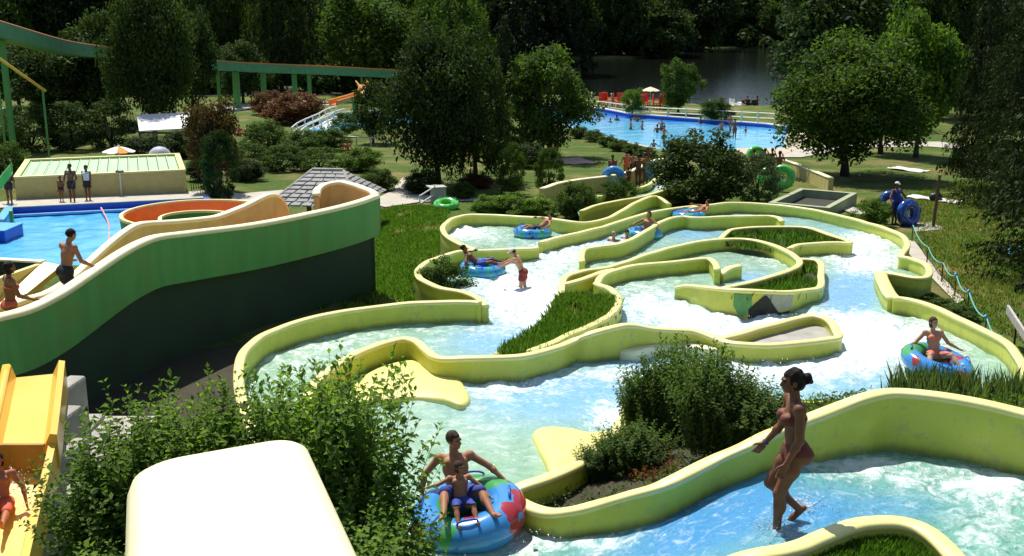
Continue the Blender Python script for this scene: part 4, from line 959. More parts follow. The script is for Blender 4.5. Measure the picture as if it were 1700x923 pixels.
# white canopy
c4 = [PD(231, 217, 73), PD(323, 212, 73), PD(317, 187, 77), PD(227, 190, 77)]; o4 = np.mean(c4, 0); wc = empty('awning', (o4[0], o4[1], .7), 0, 'white sloping canopy roof among the dark shrubs', 'canopy')
V = [tuple(p - np.array((o4[0], o4[1], .7))) for p in c4] + [tuple(p - np.array((o4[0], o4[1], .78))) for p in c4]
link('roof_sheet', mesh('roof_sheet', V, [(0, 1, 2, 3), (7, 6, 5, 4), (0, 4, 5, 1), (1, 5, 6, 2), (2, 6, 7, 3), (3, 7, 4, 0)]), M['white'], wc)
for p in c4: q_ = p - np.array((o4[0], o4[1], .7)); MB().box((q_[0] * .96, q_[1] * .96, (q_[2] - .1) / 2), (.1, .1, q_[2] - .1)).build('post', M['wood'], wc)
MB().box((V[0][0] * .5 + V[1][0] * .5, V[0][1] + .12, V[0][2] - .16), (3.6, .06, .14)).build('front_beam', M['wood'], wc)
# ------------------------------------------------------------------ slate roofed hut
hc = PD(545, 300, 42); hz = 1.8; hut = empty('hut', (hc[0], hc[1], hz), R(-8), 'small hut with a grey slate hipped roof behind the green slide', 'hut')
ez, rz_ = 1.25, PD(545, 276, 43)[2] - hz; hw, hd, rw = 1.75, 2.1, .62
for (x, y) in ((-1.4, -1.7), (1.3, -1.7), (1.3, 1.7), (-1.4, 1.7)): MB().box((x, y, ez / 2), (.16, .16, ez)).build('post', M['wood'], hut, bevel=.01)
def roof_face(c0, c1, t0, t1, courses, name, m, parent):
    c0, c1, t0, t1 = [np.array(v, float) for v in (c0, c1, t0, t1)]
    nrm = np.cross(c1 - c0, t0 - c0); nrm = nrm / np.linalg.norm(nrm); nrm = nrm if nrm[2] > 0 else -nrm
    for i in range(courses):
        a_, b_ = i / courses, (i + 1.18) / courses; b_ = min(b_, 1)
        p = [c0 + (t0 - c0) * a_ + nrm * .055, c1 + (t1 - c1) * a_ + nrm * .055, c1 + (t1 - c1) * b_ + nrm * .012, c0 + (t0 - c0) * b_ + nrm * .012]
        q_ = [v - nrm * .05 for v in p]
        n_ = max(1, int(np.linalg.norm(p[1] - p[0]) / .42)); off = .5 * (i % 2)
        for k in range(n_):
            u0, u1 = k / n_ + .012, (k + 1) / n_ - .012; jit = nrm * random.uniform(-.008, .014)
            c = [p[0] + (p[1] - p[0]) * u0 + jit, p[0] + (p[1] - p[0]) * u1 + jit, p[3] + (p[2] - p[3]) * u1, p[3] + (p[2] - p[3]) * u0]
            d_ = [q_[0] + (q_[1] - q_[0]) * u0 + jit, q_[0] + (q_[1] - q_[0]) * u1 + jit, q_[3] + (q_[2] - q_[3]) * u1, q_[3] + (q_[2] - q_[3]) * u0]
            link(name, mesh(name, c + d_, [(0, 1, 2, 3), (7, 6, 5, 4), (0, 4, 5, 1), (1, 5, 6, 2), (2, 6, 7, 3), (3, 7, 4, 0)]), m, parent)
E_ = [(-hw, -hd, ez), (hw, -hd, ez), (hw, hd, ez), (-hw, hd, ez)]; T_ = [(-rw, 0, rz_), (rw, 0, rz_)]
rb = link('roof', mesh('roof', E_ + T_, [(0, 1, 5, 4), (1, 2, 5), (2, 3, 4, 5), (3, 0, 4)]), M['slate'], hut)
roof_face(E_[0], E_[1], T_[0], T_[1], 9, 'shingle', M['slate'], rb); roof_face(E_[1], E_[2], T_[1], T_[1], 8, 'shingle', M['slate'], rb)
roof_face(E_[3], E_[0], T_[0], T_[0], 8, 'shingle', M['slate'], rb)
MB().tube([T_[0], T_[1]], .09, 8).tube([E_[0], T_[0]], .07, 8).tube([E_[1], T_[1]], .07, 8).build('ridge', M['stone'], rb)
# ------------------------------------------------------------------ the high green flume
fl = [(-60, 22, 62), (0, 40, 68), (40, 52, 73), (75, 62, 78), (110, 70, 82), (175, 79, 91), (250, 90, 100), (330, 98, 107), (390, 103, 112), (450, 106, 115), (500, 108, 118), (550, 110, 120), (600, 113, 122), (640, 115, 124), (690, 118, 126)]
fpth = [PD(a_, b_, c_) for a_, b_, c_ in fl]; fpth = smooth_path([np.append(p, p[2] - 1) for p in fpth], 4)
fe = empty('water_flume', (fpth[0][0], fpth[0][1], .5), 0, 'high green flume with an orange channel crossing in front of the wood', 'water slide')
org = np.array((fpth[0][0], fpth[0][1], .5, .5)); fl_ = [p - org for p in fpth]
V, Fc = sweep(fl_, [(-.62, 0), (-.5, 0), (-.45, -.85), (.45, -.85), (.5, 0), (.62, 0), (.58, -.95), (-.58, -.95)]); link('trough', mesh('trough', V, Fc), mat('flume_green', (.11, .34, .16), (.09, .28, .13), .5, 2, .2, dirt=((.08, .16, .08), 1.5, .5, .8)), fe)
V, Fc = sweep(fl_, [(-.487, .004), (-.44, -.84), (.44, -.84), (.487, .004), (.46, .004), (.41, -.81), (-.41, -.81), (-.46, .004)]); link('channel', mesh('channel', V, Fc), M['orange'], fe)
for s in (-.56, .56): V, Fc = sweep(fl_, [(s - .07, .0), (s - .05, .05), (s + .05, .05), (s + .07, 0), (s + .07, -.05), (s - .07, -.05)]); link('rim', mesh('rim', V, Fc), M['orange'], fe)
for (px, dd, th) in ((-1, 68, .32), (366, 110, .28), (390, 112, .62), (433, 114.5, .5), (487, 117.5, .5), (508, 118.5, .4), (600, 122, .26)):
    X = ray(px, 0)[0]; best = min(fl_, key=lambda p: abs((p[0] + org[0]) / depth_of((0, p[1] + org[1], p[2] + org[2])) - X))
    g_ = float(G(best[0] + org[0], best[1] + org[1])) - .5 - .3; ht = best[2] - .96 - g_
    MB().box((best[0], best[1], g_ + ht / 2), (th, th, ht)).build('post', M['green_slide'], fe, bevel=.03)
mb = MB(); p0, p1 = PD(-20, 84, 60), PD(75, 151, 64); mb.tube([p0, p1], .09, 8); r_ = mb.build('slide_rail', M['yellow_slide'], smooth=True, label='yellow rail slanting down under the left flume', cat='rail')
for t in (.12, .95): p = p0 * (1 - t) + p1 * t; MB().tube([p, (p[0], p[1], float(G(p[0], p[1])))], .06, 6).build('post', M['green_slide'], r_)
# white house glimpsed through the wood
hp = PD(396, 60, 172); wh = empty('white_house', (hp[0], hp[1], .5), 0, 'white house glimpsed through the wood over the flume', 'house')
hh_ = PD(398, 40, 172)[2] - .5; MB().box((0, 2, hh_ / 2), (4.4, 4, hh_)).build('wall', M['white'], wh)
V = [(-2, -.3, hh_), (2, -.3, hh_), (2, 4.3, hh_), (-2, 4.3, hh_), (0, -.3, hh_ + .5), (0, 4.3, hh_ + .5)]; link('roof', mesh('roof', V, [(0, 1, 4), (1, 2, 5, 4), (2, 3, 5), (3, 0, 4, 5)]), M['white'], wh)
for x in (-.9, .9): MB().box((x, -.02, hh_ - 1.4), (.7, .06, 1.0)).build('window', M['black'], wh)
# small orange chute
oc = [(600, 134, 98), (606, 142, 97), (602, 151, 96), (588, 157, 95), (570, 162, 94), (552, 167, 93)]; op = smooth_path([np.append(PD(*c), 0) for c in oc], 4); oe = empty('orange_chute', (op[0][0], op[0][1], .5), 0, 'small twisting orange and yellow chute below the flume', 'water slide')
og = np.array((op[0][0], op[0][1], .5, 0)); ol = [p - og for p in op]
V, Fc = sweep(ol, [(-.55, 0), (-.42, -.4), (.42, -.4), (.55, 0), (.47, 0), (.36, -.34), (-.36, -.34), (-.47, 0)]); link('channel', mesh('channel', V, Fc), M['orange'], oe)
for s in (-.52, .52): V, Fc = sweep(ol, [(s - .06, 0), (s, .06), (s + .06, 0), (s, -.06)]); link('rim', mesh('rim', V, Fc), M['yellow_slide'], oe)
for i in (4, 12): q_ = ol[i]; MB().box((q_[0], q_[1], (q_[2] - .42) / 2), (.35, .35, q_[2] - .42)).build('post', M['green_slide'], oe)
MB().box((ol[12][0] + .2, ol[12][1] + .9, .45), (4.0, .3, .9)).build('end_wall', M['ltgreen'], oe)
# little blue pool, footbridge and low white fence
grid_water('small_pool_water', pix_poly([(505, 224), (556, 194), (600, 190), (700, 189), (770, 196), (720, 206), (640, 208), (590, 212), (540, 226)]), lambda x, y: G(x, y) + .12, M['farpool'], .35, [('b', 545, 205, 30, 12, .3)], .02, 0)
mb = MB(); kp = [ON(a_, b_, G) + np.array((0, 0, .2)) for a_, b_ in ((556, 193), (600, 189), (650, 188), (700, 187), (770, 194))]; mb.tube(kp, .14, 6); mb.build('pool_kerb', M['white'], kind='structure')
br = [(484, 212, 88), (493, 204.5, 89), (506, 198, 90), (519, 192.5, 91.5), (530, 188, 93), (540, 182, 94), (549, 178.5, 95.5), (558, 176, 97)]
bp = [PD(*c) for c in br]; be = empty('footbridge', (bp[0][0], bp[0][1], .6), 0, 'white curved footbridge with railings beside the little blue pool', 'bridge'); og = np.array((bp[0][0], bp[0][1], .6))
bl2 = [p - og for p in bp]; dv = np.array((.9, -1.1, -.15))
for s in (0, 1):
    for z in (0, -.45, ): MB().tube([p + dv * s + np.array((0, 0, z)) for p in bl2], .055, 6).build('rail', M['white'], be)
    for p in bl2: q_ = p + dv * s; MB().box((q_[0], q_[1], q_[2] - .5), (.1, .1, 1.05)).build('post', M['white'], be)
V = []; Fc = []
for p in bl2: V += [p + np.array((0, 0, -.95)), p + dv + np.array((0, 0, -.95)), p + np.array((0, 0, -1.25)), p + dv + np.array((0, 0, -1.25))]
for i in range(len(bl2) - 1):
    a_ = i * 4; Fc += [(a_, a_ + 1, a_ + 5, a_ + 4), (a_ + 2, a_ + 6, a_ + 7, a_ + 3), (a_ + 1, a_ + 3, a_ + 7, a_ + 5), (a_, a_ + 4, a_ + 6, a_ + 2)]
link('deck', mesh('deck', V, Fc), M['white'], be)
def rail_fence(pts, hgt, step, m, label, rails=(.95, .5), th=.08, name='rail_fence'):
    w = [np.array(p, float) for p in pts]; e = empty(name, w[0], 0, label, 'fence'); o = w[0]; acc = [w[0]]
    for i in range(len(w) - 1):
        n_ = max(1, int(round(np.linalg.norm(w[i + 1] - w[i]) / step)))
        for k in range(1, n_ + 1): acc.append(w[i] + (w[i + 1] - w[i]) * k / n_)
    for p in acc: q_ = p - o; MB().box((q_[0], q_[1], q_[2] + hgt / 2), (th * 1.25, th * 1.25, hgt)).build('post', m, e)
    for r in rails:
        for i in range(len(acc) - 1):
            p, q_ = acc[i] - o, acc[i + 1] - o; MB().tube([p + np.array((0, 0, hgt * r)), q_ + np.array((0, 0, hgt * r))], th * .55, 4).build('rail', m, e)
    return e
rail_fence([ON(556, 237, G), ON(592, 240, G), ON(640, 243, G)], .62, 1.7, M['ivory'], 'low white rail fence left of the large full tree', (.92,), .09)
# ------------------------------------------------------------------ far bathing pool
FW = .18
BL = [('b', 960, 182, 60, 6, 1.2), ('b', 1040, 190, 60, 6, 1.2), ('b', 1130, 197, 60, 6, 1.2), ('b', 1220, 205, 60, 6, 1.1), ('b', 1000, 190, 70, 8, .8)]
grid_water('bathing_pool_water', FPOOL, lambda x, y: FW + 0 * np.asarray(x), M['farpool'], .35, BL, .03, 0)
mb = MB(); fw = [np.append(np.array(p), 0.) for p in FPOOL[:5]]
V, Fc = sweep([np.array((p[0], p[1], .46, -.8)) for p in fw], [(-.15, 0), (.15, 0), (.15, None), (-.15, None)]); pw_ = link('pool_wall', mesh('pool_wall', V, Fc), M['bluepaint']); tag(pw_, 'dark blue inner wall along the far side of the bathing pool', 'wall')
V, Fc = sweep([np.array((p[0], p[1] + .12, .53, .46)) for p in fw], [(-.28, 0), (.28, 0), (.28, None), (-.28, None)]); link('coping', mesh('coping', V, Fc), M['white'], pw_)
V, Fc = sweep([np.array((p[0], p[1], .62, -.6)) for p in [np.array(q_) for q_ in FPOOL[6:]]], [(-.2, 0), (.2, 0), (.2, None), (-.2, None)]); pw2 = link('pool_wall', mesh('pool_wall', V, Fc), M['concrete']); tag(pw2, 'pale low kerb along the near side of the bathing pool', 'wall')
rail_fence([ON(930, 178, G), ON(1000, 184, G), ON(1046, 191, G)], .98, 1.75, M['ivory'], 'cream rail fence along the left far side of the bathing pool')
rail_fence([ON(1048, 192, G), ON(1108, 196, G), ON(1170, 199, G), ON(1230, 203, G), ON(1285, 206, G)], .98, 1.75, M['ivory'], 'cream rail fence along the right far side of the bathing pool')
for (px, y0, y1) in ((982, 176, 156), (1015, 178, 158), (1178, 197, 168)):
    p = ON(px, y0, G); e = empty('lamp_post', p, 0, {982: 'thin pale lamp post leftmost behind the pool fence', 1015: 'thin pale lamp post next to the red chairs', 1178: 'thin pale lamp post beside the round fence bush'}[px], 'lamp post')
    h_ = (y0 - y1) * depth_of(p) / FPX; MB().tube([(0, 0, 0), (0, 0, h_)], .05, 6).build('pole', M['ivory'], e); MB().ell((0, 0, h_ + .08), (.11, .11, .12)).build('lamp', M['white'], e)
# red chairs by the lake
def chair_parts(e, m):
    MB().box((0, 0, .43), (.52, .5, .05)).build('seat', m, e, bevel=.01); MB().box((0, .26, .72), (.5, .05, .55)).build('backrest', m, e, bevel=.01)
    for x in (-.22, .22):
        for y in (-.2, .2): MB().box((x, y, .2), (.05, .05, .42)).build('leg', m, e)
    for x in (-.28, .28): MB().box((x, .02, .64), (.05, .44, .04)).build('armrest', m, e)
ch0 = None
for i, (px, yb, rz) in enumerate(((1002, 176, .4), (1009, 175, 2.2), (1023, 177, 1.2), (1030, 176, 3.0), (1044, 179, .8), (1068, 180, 2.6), (1072, 178, .2), (1090, 180, 1.6), (1097, 180, 3.4), (1104, 179, .6))):
    p = ON(px, yb + 1.5, G)
    if ch0 is None: ch0 = empty('garden_chair', p, rz, 'red plastic chair among those by the lake fence', 'chair', 'red chairs beside the lake'); chair_parts(ch0, M['red']); ch0.scale = (1.5,) * 3
    else: o = copy_tree(ch0); o.location = p; o.rotation_euler.z = rz
# pedal boat
pbt = P(1248, 181, 0.0); pb_ = empty('pedal_boat', pbt, R(70), 'dark pedal boat carrying two people in red vests on the lake', 'boat')
def hull(e, m, m2):
    V = []; Fc = []; secs = [(-1.4, .55, .0), (-1.0, .75, -.1), (0, .8, -.12), (1.0, .7, -.1), (1.5, .3, .05)]
    for (x, w, z) in secs: V += [(x, -w, .42), (x, -w * .8, z), (x, w * .8, z), (x, w, .42)]
    for i in range(4):
        for k in range(3): Fc.append((i * 4 + k, i * 4 + k + 1, i * 4 + k + 5, i * 4 + k + 4))
        Fc.append((i * 4 + 3, i * 4, i * 4 + 4, i * 4 + 7))
    Fc += [(0, 3, 2, 1), (16, 17, 18, 19)]
    link('hull', mesh('hull', V, Fc), m, e)
    for y in (-.35, .35): MB().box((-.3, y, .52), (.45, .45, .1)).box((-.55, y, .8), (.08, .45, .5)).build('seat', m2, e, bevel=.02)
    MB().box((.6, 0, .55), (.5, .9, .2)).build('pedal_box', m2, e, bevel=.03)
hull(pb_, M['black'], M['black'])
pb2 = empty('pedal_boat', P(1222, 180, 0.), R(20), 'empty white pedal boat moored beside the dark one', 'boat'); hull(pb2, M['white'], M['white'])
# ------------------------------------------------------------------ start of the rapids: queue wall, small channels
channel_wall('Q', 'low tan wall beside the queue of people with blue tubes', [(900, 312), (930, 302), (970, 296), (1002, 292), (1036, 286), (1060, 277), (1078, 268), (1100, 262)], .75, F=G, body='tanpaint', rim='pale', th=.25)
channel_wall('N1', 'lime wall of the short start channel below the queue', [(955, 330), (1000, 324), (1030, 319), (1052, 312), (1066, 310), (1080, 303), (1092, 292), (1106, 283), (1125, 277)], .3)
channel_wall('N2', 'near lime wall of the short start channel', [(965, 349), (985, 341), (1003, 336), (1025, 332), (1050, 328), (1075, 323), (1108, 313), (1140, 305)], .3)
npoly = xy(WALLS['N1']) + xy(WALLS['N2'])[::-1]
grid_water('start_channel_water', npoly, W, M['course'], .14, [('f', 1085, 305, 40, 10, 1.3), ('f', 1000, 330, 40, 8, .5)], .03, .05)
channel_wall('Q2', 'low tan wall behind the people with green tubes', [(1236, 276), (1254, 266), (1272, 259), (1296, 263), (1320, 270), (1350, 282), (1380, 294)], .7, F=G, body='tanpaint', rim='pale', th=.25)
# concrete tank
tb = [ON(1274, 352, G), ON(1376, 360, G)]; ta = math.atan2(tb[1][1] - tb[0][1], tb[1][0] - tb[0][0]); tl = float(np.hypot(*(tb[1] - tb[0])[:2]))
tk = empty('water_tank', tb[0], ta, 'open concrete tank with a dark inside behind the outer wall', 'tank'); tz = .42; td = 4.6
M['tankc'] = mat('tank_concrete', (.36, .40, .24), (.28, .31, .18), .8, 3, .4)
local_box('wall', M['tankc'], 0, tl, 0, .25, -.3, tz, tk); local_box('wall', M['tankc'], 0, tl, td - .25, td, -.3, tz, tk); local_box('wall', M['tankc'], 0, .25, .25, td - .25, -.3, tz - .003, tk); local_box('wall', M['tankc'], tl - .25, tl, .25, td - .25, -.3, tz - .003, tk)
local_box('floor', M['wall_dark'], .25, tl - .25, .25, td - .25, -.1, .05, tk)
# post, rope fence, board, towels, picnic tables
p = ON(1549, 378, G); e = empty('wooden_post', p, 0, 'tall brown wooden post standing on the right lawn', 'post'); e.rotation_euler.y = R(2)
MB().tube([(0, 0, -.2), (0, 0, 1), (0, 0, 2.05)], [.07, .065, .055], 8).build('pole', M['wood'], e); MB().box((0, 0, 2.06), (.13, .13, .04)).build('cap', M['wood'], e)
rp_ = [(1516, 374), (1541, 410), (1566, 436), (1588, 457), (1609, 485), (1638, 527), (1662, 556), (1692, 590)]; tops = []
for i, (px, py) in enumerate(rp_):
    q_ = ON(px, py, lambda x, y: G(x, y) + .62); g_ = float(G(q_[0], q_[1])); tops.append(np.array((q_[0], q_[1], q_[2])))
    MB().tube([(0, 0, 0), (0, 0, q_[2] - g_ + .06)], .02, 6).build('stake', M['wood'], label='thin stake carrying the turquoise rope on the right lawn', cat='stake', group='stakes of the turquoise rope').location = (q_[0], q_[1], g_)
mb = MB(); pts = []
for i in range(len(tops) - 1):
    for k in range(6): t = k / 6; p = tops[i] * (1 - t) + tops[i + 1] * t; pts.append((p[0], p[1], p[2] - .16 * 4 * t * (1 - t)))
pts.append(tuple(tops[-1])); mb.tube(pts, .02, 6); ro = mb.build('rope', M['rope'], smooth=True, label='sagging turquoise rope along the right lawn', cat='rope')
for i in (3, 4, 5): MB().tube([tops[i] + np.array((-.04, 0, .05)), tops[i] + np.array((.05, 0, -.06))], .035, 6).build('knot', M['ltblue'], ro)
q0, q1 = ON(1672, 520, lambda x, y: G(x, y) + .7), ON(1712, 582, lambda x, y: G(x, y) + .45); bd = empty('board', q0, 0, 'weathered white board fixed on dark stakes at the right edge', 'board')
v = q1 - q0; M_ = Matrix.Translation((0, 0, 0)); mb = MB()
n_ = Vector((v[0], v[1], 0)).normalized().cross(Vector((0, 0, 1))); V = []
for (s, z) in ((-.03, 0), (.03, 0), (.03, .2), (-.03, .2)):
    for t in (0, 1): V.append(tuple(Vector(v) * t + n_ * s + Vector((0, 0, z))))
link('plank', mesh('plank', V, [(0, 1, 3, 2), (2, 3, 5, 4), (4, 5, 7, 6), (6, 7, 1, 0), (0, 2, 4, 6), (1, 7, 5, 3)]), M['greywood'], bd)
for t in (.3, .75): q_ = v * t; MB().tube([(q_[0] + .06, q_[1], -.75), (q_[0] + .06, q_[1], q_[2] + .25)], .025, 6).build('stake', M['black'], bd)
for (px, py, w, d, lb, m) in ((1537, 331, .9, 1.7, 'white towel with a dark bag spread on the right lawn', 'towel'), (1576, 336, .8, .9, 'small white towel right of the wooden post', 'towel'), (1508, 283, 1.0, 2.2, 'pale towel in the shade under the spreading tree', 'towel'), (950, 269, 2.2, 2.8, 'pinkish blanket spread on the lawn by the egg shaped bushes', 'blanket'), (1690, 420, 1.0, 1.4, 'blue towel at the right edge under the near conifer', 'blue')):
    p = ON(px, py, G); V = []; Fc = []
    for i in range(7):
        for j in range(7): V.append(((i / 6 - .5) * w, (j / 6 - .5) * d, .05 + .06 * random.random()))
    for i in range(6):
        for j in range(6): Fc.append((i * 7 + j, (i + 1) * 7 + j, (i + 1) * 7 + j + 1, i * 7 + j + 1))
    m_ = M['towel'] if m == 'towel' else (M['ltblue'] if m == 'blue' else mat('pink_blanket', (.66, .42, .34), (.6, .34, .26), .9, 3)); o = link('blanket' if m == 'blanket' else 'towel', mesh('towel', V, Fc, True), m_); o.location = p; o.rotation_euler.z = random.random(); tag(o, lb, m if m == 'blanket' else 'towel')
p = ON(1553, 334, G); mb = MB().ell((0, 0, .2), (.32, .2, .22)); o = mb.build('bag', M['black'], smooth=True, label='dark bag lying at the foot of the wooden post', cat='bag'); o.location = p; MB().tube([(-.2, 0, .3), (-.1, 0, .5), (.1, 0, .5), (.2, 0, .3)], .02, 6).build('strap', M['black'], o)
for (px, py, rz, lb) in ((884, 275, .2, 'dark wooden picnic table between the egg shaped bushes'), (868, 258, .6, 'dark wooden picnic table in the tree shade beyond the egg shaped bushes')):
    e = empty('picnic_table', ON(px, py, G), rz, lb, 'table')
    for i in range(5): MB().box((0, -.32 + .16 * i, .74), (1.9, .14, .045)).build('plank', M['wood'], e)
    for y in (-.72, .72): MB().box((0, y, .44), (1.9, .26, .045)).build('bench', M['wood'], e)
    for x in (-.7, .7): MB().tube([(x, -.75, 0), (x, -.2, .72)], .045, 4).tube([(x, .75, 0), (x, .2, .72)], .045, 4).tube([(x, -.8, .4), (x, .8, .4)], .04, 4).build('leg', M['wood'], e)
# grey plank shed and handrail
p = ON(728, 337, G); e = empty('shed', p, R(20), 'small grey plank shed beside the dark clipped dome bush', 'shed'); e.scale = (.75, .75, .75)
for i in range(6): MB().box((-.42 + .165 * i, 0, .45), (.15, .05, .9)).build('plank', M['greywood'], e)
for i in range(5): MB().box((.46, .12 + .165 * i, .45), (.05, .15, .9)).build('plank', M['greywood'], e)
MB().box((0, .42, .95), (1.05, 1.0, .06)).build('roof', M['greywood'], e)
p0, p1 = ON(697, 342, G), ON(722, 337, G); e = empty('handrail', p0, 0, 'white handrail sloping down left of the grey shed', 'handrail'); v = p1 - p0
for z in (.4, .75): MB().tube([(0, 0, z - .3), (v[0], v[1], v[2] + z)], .03, 6).build('rail', M['white'], e)
for t in (0, 1): MB().tube([(v[0] * t, v[1] * t, -.1), (v[0] * t, v[1] * t, .5 + .3 * t)], .035, 6).build('post', M['white'], e)
# ================================================================== raised green slide on the left
nr = [(-60, 536, 17.2), (-20, 526, 18.1), (0, 521, 18.5), (30, 514, 19.0), (60, 503, 19.5), (100, 482, 20.1), (150, 449, 21.0), (200, 416, 21.9), (235, 398, 22.6), (260, 390, 23.1), (300, 385, 23.8), (350, 379, 24.7), (400, 373, 25.6), (450, 365, 26.5), (510, 353, 27.5), (560, 342, 28.4), (600, 331, 29.2), (624, 322, 29.7)]
npth = smooth_path([np.append(PD(*c), 0) for c in nr], 4)
nxy = np.array([[p[0], p[1]] for p in npth]); tg = np.gradient(nxy, axis=0); tg /= np.linalg.norm(tg, axis=1, keepdims=True); lf_ = np.stack([-tg[:, 1], tg[:, 0]], 1)
WID = 1.15
fxy = nxy + lf_ * WID
fr = [(-60, 522), (-20, 508), (10, 503), (40, 493), (70, 485), (100, 469), (120, 455), (150, 429), (180, 403), (205, 384), (225, 372), (240, 368), (270, 366), (300, 364), (340, 360), (360, 357), (385, 348), (410, 338), (430, 328), (448, 321), (460, 322), (468, 329), (473, 340), (476, 352)]
frp = []
for (px, py) in fr:
    u = (px - CX) / FPX; uu = fxy[:, 0] / (fxy[:, 1] * cp + 5 * sp); od = np.argsort(uu); d = ray(px, py)
    X_, Y_ = np.interp(u, uu[od], fxy[od, 0]), np.interp(u, uu[od], fxy[od, 1])
    if u < uu.min(): X_, Y_ = fxy[0] - tg[0] * (uu.min() - u) * 18
    frp.append(np.array((X_, Y_, CAMZ + d[2] * Y_ / d[1], 0)))
fpth2 = smooth_path(frp, 3)
gs = empty('raised_slide', (npth[0][0], npth[0][1], 2.4), 0, 'high green sided slide with cream rims where two people walk up', 'water slide')
o3 = np.array((npth[0][0], npth[0][1], 2.4, 0))
def rel(pth): return [p - o3 for p in pth]
def strip(name, A, B, m, flip=False, parent=gs):
    V = [tuple(a_[:3]) for a_ in A] + [tuple(b_[:3]) for b_ in B]; n_ = len(A); Fc = [(i, i + 1, n_ + i + 1, n_ + i) for i in range(n_ - 1)]
    return link(name, mesh(name, V, Fc), m, parent)
def solid_strip(name, P_, z0, z1, s0, s1, m, parent=gs):
    """vertical sided band following P_: from side s0 to s1, heights z0..z1 under the rim (or absolute when callable)"""
    pth = [np.array((p[0], p[1], p[2] + z1, (z0(p) if callable(z0) else p[2] + z0))) for p in P_]
    V, Fc = sweep(pth, [(s0, 0), (s1, 0), (s1, None), (s0, None)]); return link(name, mesh(name, V, Fc), m, parent)
NP = rel(npth)
solid_strip('near_side', NP, -1.12, -.06, -.10, .07, M['green_slide'])
V, Fc = sweep([np.array((p[0], p[1], p[2] - .07, p[2] - .95)) for p in NP], [(.073, 0), (.09, 0), (.09, None), (.073, None)]); link('near_lining', mesh('near_lining', V, Fc), M['tanpaint'], gs)
pr = [(-.135, -.10), (-.135, -.03), (-.09, 0), (.0, .012), (.09, 0), (.12, -.03), (.12, -.10)]
V, Fc = sweep(NP, pr); link('rim', mesh('rim', V, Fc, True), M['pale'], gs)
FP2 = rel(fpth2)
solid_strip('far_side', FP2, -1.0, -.06, -.07, .07, M['tanpaint']); V, Fc = sweep(FP2, [(-.11, -.09), (-.11, -.03), (-.07, 0), (.07, 0), (.11, -.03), (.11, -.09)]); link('rim', mesh('rim', V, Fc, True), M['pale'], gs)
# floor between, and the support wall underneath with its shade painted in
fl0 = [np.array((p[0] + l_[0] * .09, p[1] + l_[1] * .09, p[2] - .92)) for p, l_ in zip(NP, lf_)]; fl1 = [np.array((p[0] + l_[0] * (WID + .05), p[1] + l_[1] * (WID + .05), p[2] - .92)) for p, l_ in zip(NP, lf_)]
kk = 4 * 13; strip('floor', fl0[:kk + 1], fl1[:kk + 1], M['tanpaint']); strip('orange_floor', [p + np.array((0, 0, .3)) for p in fl0[kk - 2:]], [p + np.array((0, 0, .3)) for p in fl1[kk - 2:]], M['orange'])
solid_strip('support_wall', NP, lambda p: -.8, -1.125, .10, .4, M['green_shaded'])
# end box of the slide at its right end
eb = [(624, 322, 29.7), (618, 316, 29.9), (603, 310, 30.2), (585, 304, 30.5), (565, 300, 30.7), (548, 302, 30.7), (535, 306, 30.5), (527, 313, 30.3), (525, 322, 30.1)]
ebp = rel(smooth_path([np.append(PD(*c), 0) for c in eb], 4))
solid_strip('end_side', ebp, -1.12, -.06, -.08, .08, M['tanpaint']); V, Fc = sweep(ebp, [(-.12, -.10), (-.12, -.03), (-.08, 0), (.08, 0), (.12, -.03), (.12, -.10)]); link('rim', mesh('rim', V, Fc, True), M['pale'], gs)
solid_strip('support_wall', ebp[:20], lambda p: -.8, -1.125, .10, .35, M['green_shaded'])
# green outer skin of the end
V, Fc = sweep([np.array((p[0], p[1], p[2] - .105, p[2] - 1.13)) for p in ebp[:20]], [(-.12, 0), (-.083, 0), (-.083, None), (-.12, None)]); link('end_skin', mesh('end_skin', V, Fc), M['green_slide'], gs)
# orange ring slide behind it
rc = PD(330, 362, 33.5); rg_ = empty('ring_slide', (rc[0], rc[1], 1.7), 0, 'orange lined ring shaped slide behind the raised green slide', 'water slide')
zr = rc[2] - 1.7; ring = [np.array((1.75 * math.cos(a_) - .0, 1.15 * math.sin(a_), zr + .12 * math.sin(a_ * 1), zr - .5)) for a_ in np.linspace(0, 2 * math.pi, 49)[:-1]]
V, Fc = sweep(ring, [(-.62, .12), (-.52, .12), (-.42, -.42), (.35, -.45), (.5, -.05), (.6, -.05), (.5, -.62), (-.55, -.62)], True); link('trough', mesh('trough', V, Fc), M['green_slide'], rg_)
V, Fc = sweep(ring, [(-.525, .124), (-.42, -.40), (.35, -.43), (.505, -.046), (.48, -.046), (.33, -.40), (-.40, -.37), (-.49, .124)], True); link('channel', mesh('channel', V, Fc), M['orange'], rg_)
for (s, z) in ((-.57, .14), (.55, -.02)): V, Fc = sweep(ring, [(s - .07, z - .03), (s - .05, z + .04), (s + .05, z + .04), (s + .07, z - .03)], True); link('rim', mesh('rim', V, Fc), M['cream'], rg_)
for a_ in (.3, 2.4, 4.5): MB().tube([(1.75 * math.cos(a_), 1.15 * math.sin(a_), -.2), (1.75 * math.cos(a_), 1.15 * math.sin(a_), zr - .6)], .14, 10).build('post', M['green_slide'], rg_)
